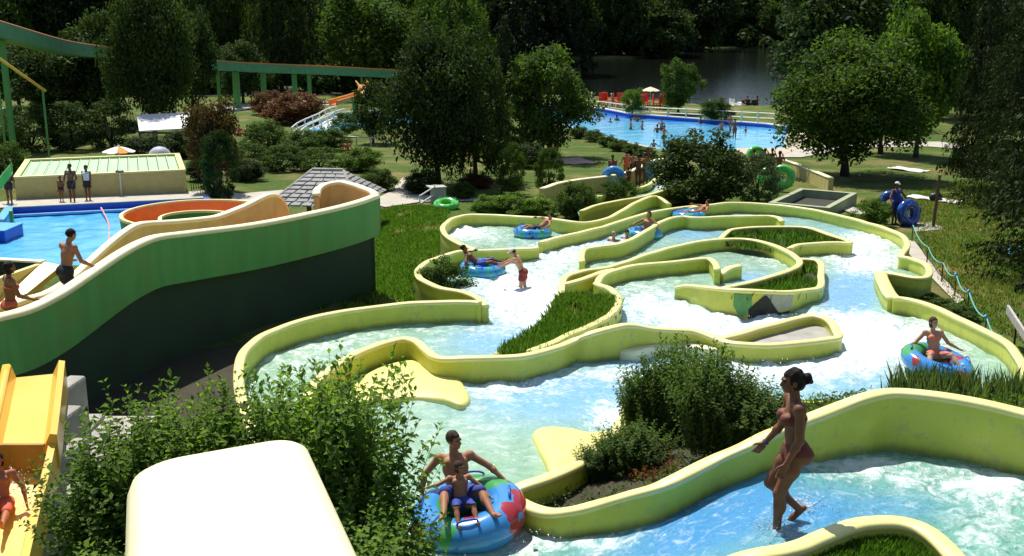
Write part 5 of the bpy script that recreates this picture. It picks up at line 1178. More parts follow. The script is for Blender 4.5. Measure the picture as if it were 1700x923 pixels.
# yellow landing trough at the left edge
ty = PD(64, 437, 29.5); te = empty('landing_trough', (ty[0], ty[1], 2.0), R(-12), 'yellow edged landing trough with dark inside at the left edge', 'trough'); tzz = ty[2] - 2.0
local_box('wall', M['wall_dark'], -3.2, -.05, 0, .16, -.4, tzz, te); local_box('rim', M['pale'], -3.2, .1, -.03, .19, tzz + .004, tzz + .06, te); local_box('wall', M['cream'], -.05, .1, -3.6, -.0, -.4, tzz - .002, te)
V = [(.1, 0.1, tzz + .03), (.62, .1, tzz - .05), (.62, -3.6, tzz - 1.0), (.1, -3.6, tzz - .9), (.1, 0.1, tzz - .1), (.62, .1, tzz - .2), (.62, -3.6, tzz - 1.15), (.1, -3.6, tzz - 1.05)]
link('ramp', mesh('ramp', V, [(0, 3, 2, 1), (4, 5, 6, 7), (0, 1, 5, 4), (1, 2, 6, 5), (2, 3, 7, 6), (3, 0, 4, 7)]), M['yellow_slide'], te)
V = []; Fc = []
for i in range(13):
    for j in range(13): V.append((-3.2 + 3.15 * i / 12, -3.5 + 3.5 * j / 12, tzz - .62 + .04 * random.random()))
for i in range(12):
    for j in range(12): Fc.append((i * 13 + j, (i + 1) * 13 + j, (i + 1) * 13 + j + 1, i * 13 + j + 1))
link('water', mesh('water', V, Fc, True), mat('trough_water', (.06, .16, .06), (.03, .09, .04), .06, 6, .5, 8), te)
# small green slide end and blue block at the left pool
ge = empty('kids_slide', ON(-38, 366, lambda x, y: 1.75 + 0 * x), R(-70), 'end of a small green slide at the left edge of the pool', 'slide')
gp = [np.array((0, -.6 + .3 * i, .25 + .10 * i + .02 * i * i, 0)) for i in range(8)]
V, Fc = sweep(gp, [(-.5, .35), (-.42, .38), (-.36, 0), (.36, 0), (.42, .38), (.5, .35), (.42, -.1), (-.42, -.1)]); link('channel', mesh('channel', V, Fc), mat('lime_plastic', (.16, .5, .05), None, .35, 3), ge)
for y in (-.3, 1.3): MB().box((0, y, 0), (.5, .12, .7)).build('post', M['green_slide'], ge)
bk = P(-14, 385, 1.7); local = empty('pool_platform', bk, 0, 'blue painted platform block at the left edge of the pool', 'platform'); MB().box((0, .3, -.2), (1.5, 1.6, .65)).build('block', M['bluepaint'], local, bevel=.03); MB().box((0, .3, .145), (1.56, 1.66, .04)).build('edge', M['ltblue'], local, bevel=.01)
# ================================================================== yellow slide, paving, cream slab in front
ye = empty('yellow_slide', P(60, 730, 3.2), 0, 'yellow two part slide at the bottom left with a bather in it', 'water slide'); oy = np.array(ye.location)
def seg(name, pts, m, floor):
    pth = [np.append(P(*c) - oy, 0) + np.array((-.42, 0, 0, 0)) for c in pts]; pth = smooth_path(pth, 4)
    V, Fc = sweep(pth, [(.47, 0), (.38, .02), (.27, -floor), (-.27, -floor), (-.33, 0.02), (-.45, 0), (-.45, -.5), (.47, -.5)]); link(name, mesh(name, V, Fc), m, ye)
    V, Fc = sweep(pth, [(-.47, -.02), (-.45, .035), (-.35, .04), (-.32, -.0)]); link('rim', mesh('rim', V, Fc, True), M['yellow_slide'], ye)
seg('upper_channel', [(99, 604, 4.55), (94, 650, 4.46), (88, 700, 4.38), (84, 728, 4.33)], M['yellow_slide'], .2)
seg('lower_channel', [(84, 734, 4.22), (72, 790, 4.05), (56, 850, 3.92), (38, 925, 3.8), (20, 1000, 3.7)], M['yellow_slide'], .3)
q_ = P(84, 731, 4.3) - oy; MB().box((q_[0] - .44, q_[1] - .06, q_[2] - .28), (.74, .06, .5)).build('step', M['yellow_shaded'], ye)
for (px, py, z0, s) in ((106, 640, 4.1, (.3, .7, 1.2)), (100, 690, 4.0, (.3, .6, 1.2)), (96, 760, 3.8, (.25, 1.2, 1.2)), (78, 850, 3.5, (.25, 1.6, 1.2))):
    q_ = P(px, py, z0); bm_ = MB().box((0, 0, 0), s); o = bm_.build('support_wall', M['stone'], ye, bevel=.05); o.location = Vector(q_ - oy) + Vector((-.02, .2, -s[2] / 2)); o.rotation_euler.z = R(-6)
PAVZ = 3.12
pv = MB().box((0, 0, 0), (1, 1, 1)); c0, c1 = P(-60, 610, PAVZ), P(330, 930, PAVZ)
ovp('bed_shade', [(120, 612), (250, 596), (400, 572), (398, 640), (405, 700), (300, 740), (120, 740)], M['soil'], .04, .6)  # soil-coloured sheet darkens the ground to imitate shade beside the slide support
pvb = MB().box((-8.6, 15.4, PAVZ - .2), (4.6, 5.4, .3)).build('paving', M['concrete'], kind='structure')
k = 0
for i in range(6):
    y = 13.0; x = -10.6 + i * .78
    while y < 17.2:
        ln = random.uniform(.7, 1.25); w_ = .74
        bmx = MB().box((0, 0, 0), (w_, ln - .05, .1)); o = bmx.build('paving_stone', M['stone'], pvb, bevel=.02); o.location = (x + random.uniform(-.02, .02), y + ln / 2, PAVZ + random.uniform(-.03, .03)); o.rotation_euler = (random.uniform(-.02, .02), random.uniform(-.02, .02), random.uniform(-.04, .04)); y += ln
zs_ = 8.06; sl = [P(205, 760, zs_), P(208, 764, zs_)]
cor = [P(206, 758, zs_), P(506, 708, zs_), P(650, 1010, zs_), P(196, 1030, zs_)]
def round_poly(c, rads, n=10):
    out = []
    for i in range(len(c)):
        p = np.array(c[i][:2]); a_ = np.array(c[i - 1][:2]) - p; b_ = np.array(c[(i + 1) % len(c)][:2]) - p; a_ /= np.hypot(*a_); b_ /= np.hypot(*b_); r = rads[i]
        for k in range(n + 1): t = k / n; out.append(tuple(p + a_ * r * (1 - t) ** 2 + b_ * r * t ** 2))
    return out
out = round_poly(cor, (.26, .20, .1, .1)); cen = np.mean(np.array(out), 0); prof = [(0.0, -3.6), (0.0, -.16), (.012, -.09), (.045, -.035), (.10, -.006), (.17, 0)]
V = []; n_ = len(out)
for (ins, dz) in prof:
    for p in out: v = cen - np.array(p); v = v / np.hypot(*v); V.append((p[0] + v[0] * ins, p[1] + v[1] * ins, zs_ + dz))
Fc = []
for i in range(len(prof) - 1):
    for k in range(n_): k2 = (k + 1) % n_; Fc.append((i * n_ + k, i * n_ + k2, (i + 1) * n_ + k2, (i + 1) * n_ + k))
Fc.append(tuple((len(prof) - 1) * n_ + k for k in range(n_)))
me = mesh('slide_pylon', V, Fc, True); sb = link('slide_pylon', me, M['pale']); tag(sb, 'big cream white rounded slab end close in front', 'slab')
# ================================================================== people
def smin(a, b, k):
    h = np.clip(.5 + .5 * (b - a) / k, 0, 1); return b * (1 - h) + a * h - k * h * (1 - h)
def surface_nets(Fg, org, h):
    s = Fg < 0; nx_, ny_, nz_ = Fg.shape
    def cr(A, i, j, k): return A[i:nx_ - 1 + i, j:ny_ - 1 + j, k:nz_ - 1 + k]
    cnt = sum(cr(s, i, j, k).astype(np.int8) for i in (0, 1) for j in (0, 1) for k in (0, 1))
    act = (cnt > 0) & (cnt < 8); ids = np.argwhere(act)
    if len(ids) == 0: return None
    vid = -np.ones(act.shape, np.int64); vid[act] = np.arange(len(ids))
    acc = np.zeros((len(ids), 3)); n = np.zeros(len(ids)); I, J, K = ids.T
    C = {(i, j, k): Fg[I + i, J + j, K + k] for i in (0, 1) for j in (0, 1) for k in (0, 1)}
    for ax in range(3):
        for p in (0, 1):
            for q_ in (0, 1):
                a_ = [p, q_]; a_.insert(ax, 0); b_ = [p, q_]; b_.insert(ax, 1); fa, fb = C[tuple(a_)], C[tuple(b_)]
                m = (fa < 0) != (fb < 0); t = np.where(m, fa / np.where(m, fa - fb, 1), 0)
                pt = np.array(a_, float)[None] + 0 * t[:, None]; pt = pt.copy(); pt[:, ax] = t
                acc += pt * m[:, None]; n += m
    V = org + (ids + acc / n[:, None]) * h; Q = []
    for ax in range(3):
        sa = s.take(range(0, s.shape[ax] - 1), ax); sb = s.take(range(1, s.shape[ax]), ax); e = np.argwhere(sa != sb); o1, o2 = [(1, 2), (2, 0), (0, 1)][ax]
        ok = (e[:, o1] > 0) & (e[:, o2] > 0) & (e[:, o1] < s.shape[o1] - 1) & (e[:, o2] < s.shape[o2] - 1); e = e[ok]
        def cell(d1, d2): c = e.copy(); c[:, o1] -= d1; c[:, o2] -= d2; return vid[c[:, 0], c[:, 1], c[:, 2]]
        q4 = np.stack([cell(1, 1), cell(0, 1), cell(0, 0), cell(1, 0)], 1); fl_ = ~sa[tuple(e.T)]; q4[fl_] = q4[fl_][:, ::-1]
        Q.append(q4)
    return V, np.concatenate(Q)
class Sdf:
    def __init__(s, lo, hi, h):
        s.o = np.array(lo, float); s.h = h; s.n = np.ceil((np.array(hi) - s.o) / h).astype(int) + 1; s.F = np.full(s.n, 1.0, np.float32)
    def _sl(s, lo, hi):
        a = np.clip(np.floor((lo - s.o) / s.h).astype(int), 0, s.n - 1); b = np.clip(np.ceil((hi - s.o) / s.h).astype(int) + 1, 1, s.n)
        sl = tuple(slice(a[i], b[i]) for i in range(3)); g = [s.o[i] + np.arange(a[i], b[i]) * s.h for i in range(3)]
        return sl, np.stack(np.meshgrid(*g, indexing='ij'), -1)
    def cap(s, a, b, ra, rb, k=.02):
        a = np.array(a, float); b = np.array(b, float); m = max(ra, rb) + k * 2 + s.h * 2
        sl, p = s._sl(np.minimum(a, b) - m, np.maximum(a, b) + m); ab = b - a; t = np.clip(((p - a) @ ab) / (ab @ ab + 1e-9), 0, 1)
        d = np.linalg.norm(p - a - t[..., None] * ab, axis=-1) - (ra + (rb - ra) * t); s.F[sl] = smin(s.F[sl], d, k)
    def ell(s, c, r, Rm=None, k=.02, sub=False):
        c = np.array(c, float); r = np.array(r, float); m = r.max() + k * 2 + s.h * 2; sl, p = s._sl(c - m, c + m); q_ = p - c
        if Rm is not None: q_ = q_ @ np.array(Rm)          # columns of Rm are the local axes
        k0 = np.linalg.norm(q_ / r, axis=-1); k1 = np.linalg.norm(q_ / r ** 2, axis=-1) + 1e-9; d = k0 * (k0 - 1) / k1
        s.F[sl] = -smin(-s.F[sl], d, k) if sub else smin(s.F[sl], d, k)
    def pts(s): return np.stack(np.meshgrid(*[s.o[i] + np.arange(s.n[i]) * s.h for i in range(3)], indexing='ij'), -1)
def nv(v): v = np.array(v, float); return v / (np.linalg.norm(v) + 1e-9)
SKIN = {}
def skin_mat(name, c, c2): SKIN[name] = mat(name, c, c2, .55, 9, .15, 90, spec=.25)
skin_mat('tanned_skin', (.40, .18, .095), (.33, .14, .07)); skin_mat('brown_skin', (.20, .085, .045), (.16, .065, .032)); skin_mat('fair_skin', (.55, .30, .19), (.48, .25, .15)); skin_mat('red_skin', (.45, .16, .08), (.38, .13, .06))
HAIR = {'dark': mat('dark_hair', (.020, .011, .007), (.010, .006, .004), .6, 60, .5, 160, stretch=(4, 4, .6), spec=.18), 'brown': mat('brown_hair', (.07, .038, .02), (.04, .022, .012), .6, 60, .5, 160, stretch=(4, 4, .6), spec=.2), 'blond': mat('blond_hair', (.45, .33, .16), (.35, .24, .1), .5, 60, .5, 160)}
CLOTH = {'red': M['trunk_red'], 'black': mat('black_cloth', (.02, .02, .024), None, .8, 9), 'blue': mat('blue_cloth', (.03, .06, .30), None, .8, 9), 'white': mat('white_cloth', (.75, .75, .78), (.68, .68, .7), .9, 9), 'orange': mat('orange_red_cloth', (.65, .12, .05), (.55, .09, .04), .8, 9), 'pink': mat('coral_cloth', (.75, .22, .14), (.6, .16, .1), .8, 9), 'rust': mat('rust_cloth', (.17, .04, .025), (.13, .03, .02), .8, 9), 'vest': mat('life_vest', (.7, .06, .02), (.6, .05, .02), .7, 6), 'green': mat('teal_cloth', (.03, .22, .25), None, .8, 9)}
EYE = mat('eye', (.02, .015, .012), None, .2)
def arm_dirs(*a): return a
def person(loc, rz, label, h=1.7, torso=(0, 0, 1), fwd=(0, 1, 0), ua=((0, 0, -1), (0, 0, -1)), fa=((0, 0, -1), (0, 0, -1)), th=((0, 0, -1), (0, 0, -1)), sh=((0, 0, -1), (0, 0, -1)),
           head=None, face=None, pelvis_z=None, sex='m', skin='tanned_skin', hair='dark', hstyle='short', wear=(('shorts', 'black'),), res=.02, build=1.0, hands=True, group=None, curl=.5, palm=None, detail=False, name='person', foot=None, headtop=None, belly=0):
    """local axes: x right, y forward, z up. Pairs are (left, right)."""
    up = nv(torso); f0 = np.array(fwd, float); f0 = nv(f0 - up * (f0 @ up)); rt = np.cross(f0, up)
    pel = np.array((0, 0, .52 * h if pelvis_z is None else pelvis_z)); B = np.stack([rt, f0, up], 1)
    T = lambda x, y, z: pel + rt * x * h + f0 * y * h + up * z * h
    neck0 = T(0, -.005, .305); hu = nv(head if head is not None else up); fc = np.array(face if face is not None else f0, float); fc = nv(fc - hu * (fc @ hu)); hr = np.cross(fc, hu)
    neck1 = neck0 + hu * .04 * h; hc = neck1 + hu * .062 * h + fc * .014 * h; Hm = np.stack([hr, fc, hu], 1); HP = lambda x, y, z: hc + hr * x * h + fc * y * h + hu * z * h
    shw = (.112 if sex == 'm' else .100) * build; hipw = .052
    Sh = [T(-shw, -.005, .275), T(shw, -.005, .275)]; Hp = [T(-hipw, 0, -.01), T(hipw, 0, -.01)]
    El = [Sh[i] + nv(ua[i]) * .172 * h for i in (0, 1)]; Wr = [El[i] + nv(fa[i]) * .150 * h for i in (0, 1)]
    Kn = [Hp[i] + nv(th[i]) * .243 * h for i in (0, 1)]; An = [Kn[i] + nv(sh[i]) * .238 * h for i in (0, 1)]
    fd = []
    for i in (0, 1):
        s_ = nv(sh[i]); d = nv(foot[i]) if foot is not None else nv(f0 - s_ * (f0 @ s_) * .95 + f0 * .1) ; fd.append(d)
    allp = [pel, hc + hu * .09 * h, hc - fc * .1 * h] + Sh + El + Wr + Kn + An + [An[i] + fd[i] * .13 * h for i in (0, 1)] + [Wr[i] + nv(fa[i]) * .12 * h for i in (0, 1)]
    A = np.array(allp); lo = A.min(0) - .11 * h; hi = A.max(0) + .11 * h
    S = Sdf(lo, hi, res); k = .022 * h; b = build
    f_ = sex == 'f'
    S.ell(T(0, 0, 0), (h * .098 * (1.0 if f_ else .93) * b, h * .066 * b, h * .068), B, k)
    S.ell(T(0, .004 + belly, .09), (h * (.070 if f_ else .082) * b, h * (.052 + belly) * b, h * .09), B, k)
    S.ell(T(0, -.002, .185), (h * (.083 if f_ else .096) * b, h * .060 * b, h * .095), B, k)
    S.cap(T(-shw * .8, -.008, .262), T(shw * .8, -.008, .262), h * .036 * b, h * .036 * b, k)
    S.cap(T(0, -.008, .27), neck1, h * (.034 if not f_ else .029), h * (.033 if not f_ else .028), k * .8)
    for s in (-1, 1):
        S.ell(T(.047 * s, -.034 if f_ else -.022, -.022), (h * .052 * b, h * .048 * b, h * .052), B, k)
        if f_: S.ell(T(.042 * s, .05, .20), (h * .036, h * .034, h * .034), B, k * .5)
        else: S.ell(T(.045 * s, .042, .225), (h * .045, h * .024, h * .035), B, k)
    for i in (0, 1):
        S.cap(Hp[i], Kn[i], h * .052 * b, h * .032 * b, k)
        S.ell(Hp[i] * .6 + Kn[i] * .4, (h * .05 * b,) * 3, None, k)
    core = S.F.copy()
    for i in (0, 1):
        S.cap(Kn[i], An[i], h * .031 * b, h * .020 * b, k * .6); s_ = nv(sh[i]); bk = nv(-f0 + s_ * (f0 @ s_))
        S.ell(Kn[i] * .68 + An[i] * .32 + bk * .012 * h, (h * .033 * b, h * .033 * b, h * .055), np.stack([rt, np.cross(s_, rt), s_], 1), k * .6)
        hl = An[i] + s_ * .018 * h - fd[i] * .022 * h; toe = An[i] + s_ * .026 * h + fd[i] * .10 * h
        S.cap(hl, An[i] + s_ * .022 * h + fd[i] * .06 * h, h * .018, h * .019, k * .4); S.cap(An[i] + fd[i] * .05 * h + s_ * .02 * h, toe, h * .017, h * .012, k * .35)
        if detail:
            sd = np.cross(fd[i], s_)
            for q_ in range(5): o = (q_ - 2) * .0075 * h; S.cap(toe + sd * o * 1.1 - fd[i] * .01 * h, toe + sd * o * 1.2 + fd[i] * (.016 - abs(q_ - 1) * .003) * h, h * .0062, h * .005, .004)
    for i in (0, 1):
        sg = (-1, 1)[i]
        S.ell(Sh[i] + rt * sg * .004 * h, (h * .034 * b,) * 3, None, k)
        S.cap(Sh[i], El[i], h * .029 * b, h * .023 * b, k * .55); S.cap(El[i], Wr[i], h * .0235 * b, h * .0145 * b, k * .4)
        S.ell(El[i] * .72 + Wr[i] * .28, (h * .025 * b,) * 3, None, k * .5)
        d = nv(fa[i]); pn = np.array(palm[i] if palm is not None else np.cross(d, f0) * sg, float); pn = nv(pn - d * (pn @ d)); ac = np.cross(d, pn)   # pn: palm normal, ac: across the palm
        if ac @ f0 < 0 and palm is None: ac = -ac
        if hands:
            Rp = np.stack([ac, pn, d], 1); S.ell(Wr[i] + d * .028 * h, (h * .023, h * .0105, h * .032), Rp, .006)
            fr_ = max(h * .0052, res * .62)
            for q_ in range(4):
                o = (q_ - 1.5) * .0112 * h; L4 = (.042, .047, .044, .034)[q_] * h; bs = Wr[i] + d * .053 * h - ac * o
                c1 = curl * (.8 + .12 * q_); d1 = nv(d * math.cos(c1 * .6) + pn * math.sin(c1 * .6) - ac * o * 3); d2 = nv(d * math.cos(c1 * 1.6) + pn * math.sin(c1 * 1.6)); m1 = bs + d1 * L4 * .52
                S.cap(bs - d * .012 * h, m1, fr_ * 1.06, fr_, .004); S.cap(m1, m1 + d2 * L4 * .48, fr_, fr_ * .82, .003)
            tb_ = Wr[i] + d * .016 * h + ac * .016 * h; t1 = tb_ + nv(d * .75 + ac * .75 + pn * .25) * .027 * h; S.cap(tb_, t1, fr_ * 1.3, fr_ * 1.1, .006); S.cap(t1, t1 + nv(d + ac * .2 + pn * .3) * .022 * h, fr_ * 1.1, fr_ * .85, .004)
        else:
            S.ell(Wr[i] + d * .04 * h, (h * .022, h * .014, h * .045), np.stack([ac, pn, d], 1), .01)
    # head
    S.ell(HP(0, -.012, .012), (h * .0445, h * .055, h * .052), Hm, k * .4); S.ell(HP(0, .012, -.026), (h * .036, h * .038, h * .040), Hm, k * .5)
    S.ell(HP(0, .03, -.054), (h * .016, h * .016, h * .012), Hm, .012)
    if res < .016:
        S.cap(HP(0, .046, .004), HP(0, .057, -.018), h * .006, h * .0085, .006)
        for s in (-1, 1):
            S.ell(HP(.018 * s, .052, .006), (h * .011, h * .010, h * .008), Hm, .006, sub=True); S.cap(HP(.008 * s, .046, .017), HP(.026 * s, .040, .017), h * .006, h * .005, .006)
            S.ell(HP(.046 * s, -.008, -.008), (h * .006, h * .014, h * .019), Hm, .004); S.cap(HP(.010 * s, .046, -.037), HP(0, .049, -.036), h * .004, h * .005, .004)
    e = empty(name, loc, rz, label, 'person', group)
    V, Q = surface_nets(S.F, S.o, res); body = link('body', fast_mesh('body', V, Q, True), SKIN[skin], e)
    if res < .016:
        for s in (-1, 1): MB().ell(HP(.018 * s, .0445, .006), (h * .0075, h * .0075, h * .006), 8, 6).build('eye', EYE, e, True)
    # clothing: a thin shell just outside the body, cut by height along torso and legs
    p = S.pts(); ax = (p - pel) @ up / h; fx = (p - pel) @ f0 / h; rx_ = (p - pel) @ rt / h
    tl = np.full(S.F.shape, 9.0, np.float32)
    for i in (0, 1):
        d = nv(th[i]); t = ((p - Hp[i]) @ d) / h; dist = np.linalg.norm(p - Hp[i] - t[..., None] * d * h, axis=-1) / h; tl = np.where((dist < .09) & (t > -.08), np.minimum(tl, t), tl)
    for (wt, cl) in wear:
        off = .010 if wt not in ('trunks', 'shorts') else .016
        base = core - max(off, res * .55)
        if wt in ('shorts', 'trunks'):
            ln = .15 if wt == 'shorts' else .05
            reg = np.maximum(ax - .055, np.minimum(np.where(tl < 8, tl - ln, 1), np.maximum(-.07 - ax, -9)) if False else np.where(tl < 8, np.where(ax > -.03, np.minimum(tl - ln, ax - .055), tl - ln), np.abs(ax) - .055))
        elif wt == 'bottom': reg = np.maximum(np.abs(ax - .0) - .048, np.where(fx > 0, -ax * .8 - .03 + np.abs(rx_) * -.0, -.2)); reg = np.maximum(reg, -ax - .045 + .35 * np.abs(rx_))
        elif wt == 'top': reg = np.maximum(np.abs(ax - .198) - .030, np.where(fx > .02, -.1, np.abs(ax - .192) - .010))
        elif wt == 'suit': reg = np.maximum(ax - .235, -ax - .045 + .3 * np.abs(rx_))
        elif wt in ('shirt', 'vest'): reg = np.maximum(ax - .29, -ax - .0)
        Fc_ = np.maximum(base, reg * h); Fc_ = np.maximum(Fc_, -(core + res * .6)) if False else Fc_
        r_ = surface_nets(Fc_, S.o, res)
        if r_ is not None: link({'shorts': 'swim_shorts', 'trunks': 'swim_trunks', 'bottom': 'bikini_bottom', 'top': 'bikini_top', 'suit': 'swimsuit', 'shirt': 'shirt', 'vest': 'life_vest'}[wt], fast_mesh(wt, r_[0], r_[1], True), CLOTH[cl], e)
    # hair
    if hstyle != 'none':
        g = .13 * h; H = Sdf(hc - g * 1.5 - np.array((0, 0, .06 * h)), hc + g * 1.5, min(res, .016)); pz = H.pts(); lp = (pz - hc) @ Hm / h
        if hstyle == 'cap':
            H.ell(HP(0, -.008, .03), (h * .050, h * .060, h * .042), Hm, .01); d = np.maximum(H.F, -(lp[..., 2] - .018) * h)
            H2 = Sdf(H.o, H.o + (H.n - 1) * H.h, H.h); H2.ell(HP(0, .055, .02), (h * .04, h * .05, h * .006), Hm, .01); d = np.minimum(d, H2.F[:d.shape[0], :d.shape[1], :d.shape[2]] if H2.F.shape == d.shape else d)
            r_ = surface_nets(d, H.o, H.h); link('cap', fast_mesh('cap', r_[0], r_[1], True), CLOTH['white'], e)
            H = Sdf(H.o, H.o + (H.n - 1) * H.h, H.h); H.ell(HP(0, -.014, .004), (h * .048, h * .058, h * .05), Hm, .01); d = np.maximum(H.F, np.maximum((lp[..., 1] - .004) * h, (lp[..., 2] - .03) * h))
        else:
            H.ell(HP(0, -.016, .018), (h * .050, h * .060, h * .056), Hm, .01)
            if hstyle in ('bun', 'long', 'bob'): H.ell(HP(0, -.03, -.012), (h * .046, h * .045, h * .05), Hm, .015)
            if hstyle == 'bun': H.ell(HP(0, -.088, .004), (h * .030, h * .028, h * .032), Hm, .012); H.cap(HP(0, -.095, .0), HP(.006, -.112, -.02), h * .018, h * .010, .015)
            if hstyle == 'long':
                H.ell(HP(0, -.045, -.055), (h * .046, h * .03, h * .06), Hm, .02)
            if hstyle == 'bob': H.ell(HP(0, -.02, -.035), (h * .052, h * .045, h * .045), Hm, .015)
            q3 = pz * (38 / h); H.F = H.F + .0035 * h * np.sin(q3[..., 0] * 3.1 + 1.3 * np.sin(q3[..., 2])) * np.cos(q3[..., 1] * 2.7 + q3[..., 2])
            cut = np.minimum(.034 - lp[..., 2] + lp[..., 1] * .25, .018 - lp[..., 1] * 1.0) if hstyle not in ('bob', 'long') else np.minimum(.03 - lp[..., 2], .020 - lp[..., 1])
            face_rg = np.maximum(lp[..., 1] - .012 - (lp[..., 2] - .0) * .7, -(.05 - lp[..., 2]) * .0 + lp[..., 2] - .045)
            d = np.maximum(H.F, np.minimum(lp[..., 1] - .016, 9) * h * np.where(lp[..., 2] < .030, 1, 0) - np.where(lp[..., 2] < .030, 0, .01))
            if hstyle == 'short': d = np.maximum(d, (-.028 - lp[..., 2] + .0 * lp[..., 1]) * h)
        r_ = surface_nets(d, H.o, H.h)
        if r_ is not None: link('hair', fast_mesh('hair', r_[0], r_[1], True), HAIR[hair], e)
    e['_an'] = 0; del e['_an']
    JNT[e.name] = dict(W=Wr, A=An, K=Kn, hc=hc, f0=f0, fa=[nv(x) for x in fa], h=h, Pel=pel)
    return e
JNT = {}
# ------------------------------------------------------------------ inflatable tubes
def tube_mat(name, base, patches, sc=1.3):
    m = bpy.data.materials.new(name); m.use_nodes = True; N = m.node_tree.nodes; L = m.node_tree.links; b = N['Principled BSDF']; b.inputs['Roughness'].default_value = .16; b.inputs['Coat Weight'].default_value = .4
    tc = N.new('ShaderNodeTexCoord'); nz = N.new('ShaderNodeTexNoise'); nz.inputs['Scale'].default_value = sc; nz.inputs['Detail'].default_value = 4; nz.inputs['Distortion'].default_value = .4; L.new(tc.outputs['Object'], nz.inputs[0])
    rp = N.new('ShaderNodeValToRGB'); rp.color_ramp.interpolation = 'CONSTANT'; rp.color_ramp.elements[0].color = (*base, 1); rp.color_ramp.elements[0].position = 0; rp.color_ramp.elements.remove(rp.color_ramp.elements[1])
    for (pos, c) in patches: el = rp.color_ramp.elements.new(pos); el.color = (*c, 1)
    L.new(nz.outputs['Fac'], rp.inputs[0]); L.new(rp.outputs[0], b.inputs['Base Color']); return m
TM = {'map': tube_mat('map_print_vinyl', (.05, .26, .62), [(.36, (.07, .34, .10)), (.44, (.05, .26, .62)), (.54, (.36, .03, .04)), (.66, (.05, .26, .62))], .95),
      'blue': tube_mat('blue_vinyl', (.03, .20, .62), [(.36, (.05, .28, .68)), (.6, (.03, .17, .55))], 1.5), 'blueg': tube_mat('blue_vinyl_with_print', (.04, .26, .66), [(.38, (.05, .42, .22)), (.44, (.04, .26, .66)), (.60, (.03, .06, .10)), (.64, (.04, .26, .66))], 2.6),
      'green': tube_mat('green_vinyl', (.10, .55, .06), [(.55, (.14, .62, .08))], 1.5), 'navy': tube_mat('navy_vinyl', (.015, .06, .28), [(.6, (.02, .14, .42))], 1.2)}
def ring(loc, Rr, r, m, label, rot=(0, 0, 0), group=None, handles=True, sx=1.0, spin_first=False):
    e = empty('inflatable_tube', loc, 0, label, 'inflatable tube', group); e.rotation_mode = 'ZYX' if spin_first else 'XYZ'; e.rotation_euler = rot
    prof = [(Rr + r * math.cos(a_), r * .94 * math.sin(a_)) for a_ in np.linspace(0, 2 * math.pi, 21)]
    mb = MB(); mb.lathe(prof, 56); V = [(v[0] * sx, v[1], v[2] * (1 - .012 * (1 if i // 21 % 7 == 0 else 0))) for i, v in enumerate(mb.V)]
    me = mesh('ring', V, mb.F); bm = bmesh.new(); bm.from_mesh(me); bmesh.ops.remove_doubles(bm, verts=bm.verts, dist=1e-4); bmesh.ops.recalc_face_normals(bm, faces=bm.faces); bm.to_mesh(me); bm.free()
    link('ring', me, TM[m], e, True)
    if handles:
        for a_ in (.5, 2.2, 3.9, 5.4):
            c, s = math.cos(a_), math.sin(a_); pts = [((Rr + r * .25 + .09 * math.sin(t) * 0) * c * sx - s * (.13 * math.cos(t)), (Rr + r * .25) * s + c * (.13 * math.cos(t)), r * .93 + .05 * math.sin(t)) for t in np.linspace(0, math.pi, 7)]
            MB().tube(pts, .014, 6).build('handle', M['bluepaint'], e, True)
    MB().lathe([(.0, 0), (.025, 0), (.025, .03), (0, .03)], 10, (-(Rr - r * .2) * sx, 0, r * .9)).build('valve', M['white'], e)
    return e
WS = lambda px, py, dz=0.0, F=W: ON(px, py, F, dz)
# ---- the woman walking down the upper run (faces image left)
wp = ON(1313, 872, W2); wp[2] -= .10
person(wp, R(90), 'woman in a rust red bikini walking through the upper run', h=1.85, sex='f', skin='brown_skin', hair='dark', hstyle='bun', res=.0085, build=1.02, pelvis_z=.945,
       torso=(.0, .10, 1), fwd=(0, 1, 0), ua=((-.14, -.02, -1), (.12, .18, -1)), fa=((-.05, .50, -1), (.10, .62, -.85)), th=((-.02, .42, -1), (.03, .56, -1)), sh=((0, .0, -1), (.04, -.85, -.80)),
       head=(0, .10, 1), face=(0, 1, -.18), wear=(('bottom', 'rust'), ('top', 'rust')), curl=.55, foot=((0, 1, -.1), (0, .75, -.65)), detail=True)
# bracelet on her right wrist
_e = [o for o in bpy.data.objects if o.name == 'person'][0]; _j = JNT['person']; wr = _j['W'][1]; d = _j['fa'][1]; q4 = Vector(d).to_track_quat('Z', 'Y')
V = [tuple(Vector(wr - d * .012) + q4 @ Vector((.031 * math.cos(a_), .031 * math.sin(a_), 0))) for a_ in np.linspace(0, 6.283, 13)]
MB().tube(V, .009, 6, False).build('bracelet', CLOTH['blue'], _e, True)
# ---- man with a child on the map printed tube (bottom centre)
tp = WS(778, 852, .18); tr_ = ring((tp[0], tp[1], tp[2] - .02), .49, .25, 'map', 'map printed tube carrying the man and the child', rot=(R(7), R(-9), .9), spin_first=True)
mp = (tp[0] - .14, tp[1] + .20, tp[2] - .02)
person(mp, R(180) + R(8), 'man with curly brown hair sitting on the map printed tube', h=1.68, skin='tanned_skin', hair='brown', hstyle='short', res=.010, pelvis_z=.20, torso=(.05, -.62, 1), build=1.04,
       ua=((-.85, .22, -.50), (.7, .05, -.8)), fa=((-.75, .50, -.62), (.15, .5, -.75)), th=((-.46, .95, .52), (.30, .95, .58)), sh=((-.26, .90, -.34), (.10, .95, -.24)), foot=((-.35, 1, .5), (.3, 1, .3)), head=(.05, .0, 1), face=(-.75, .7, -.1), wear=(('shorts', 'blue'),), curl=.7, detail=True)
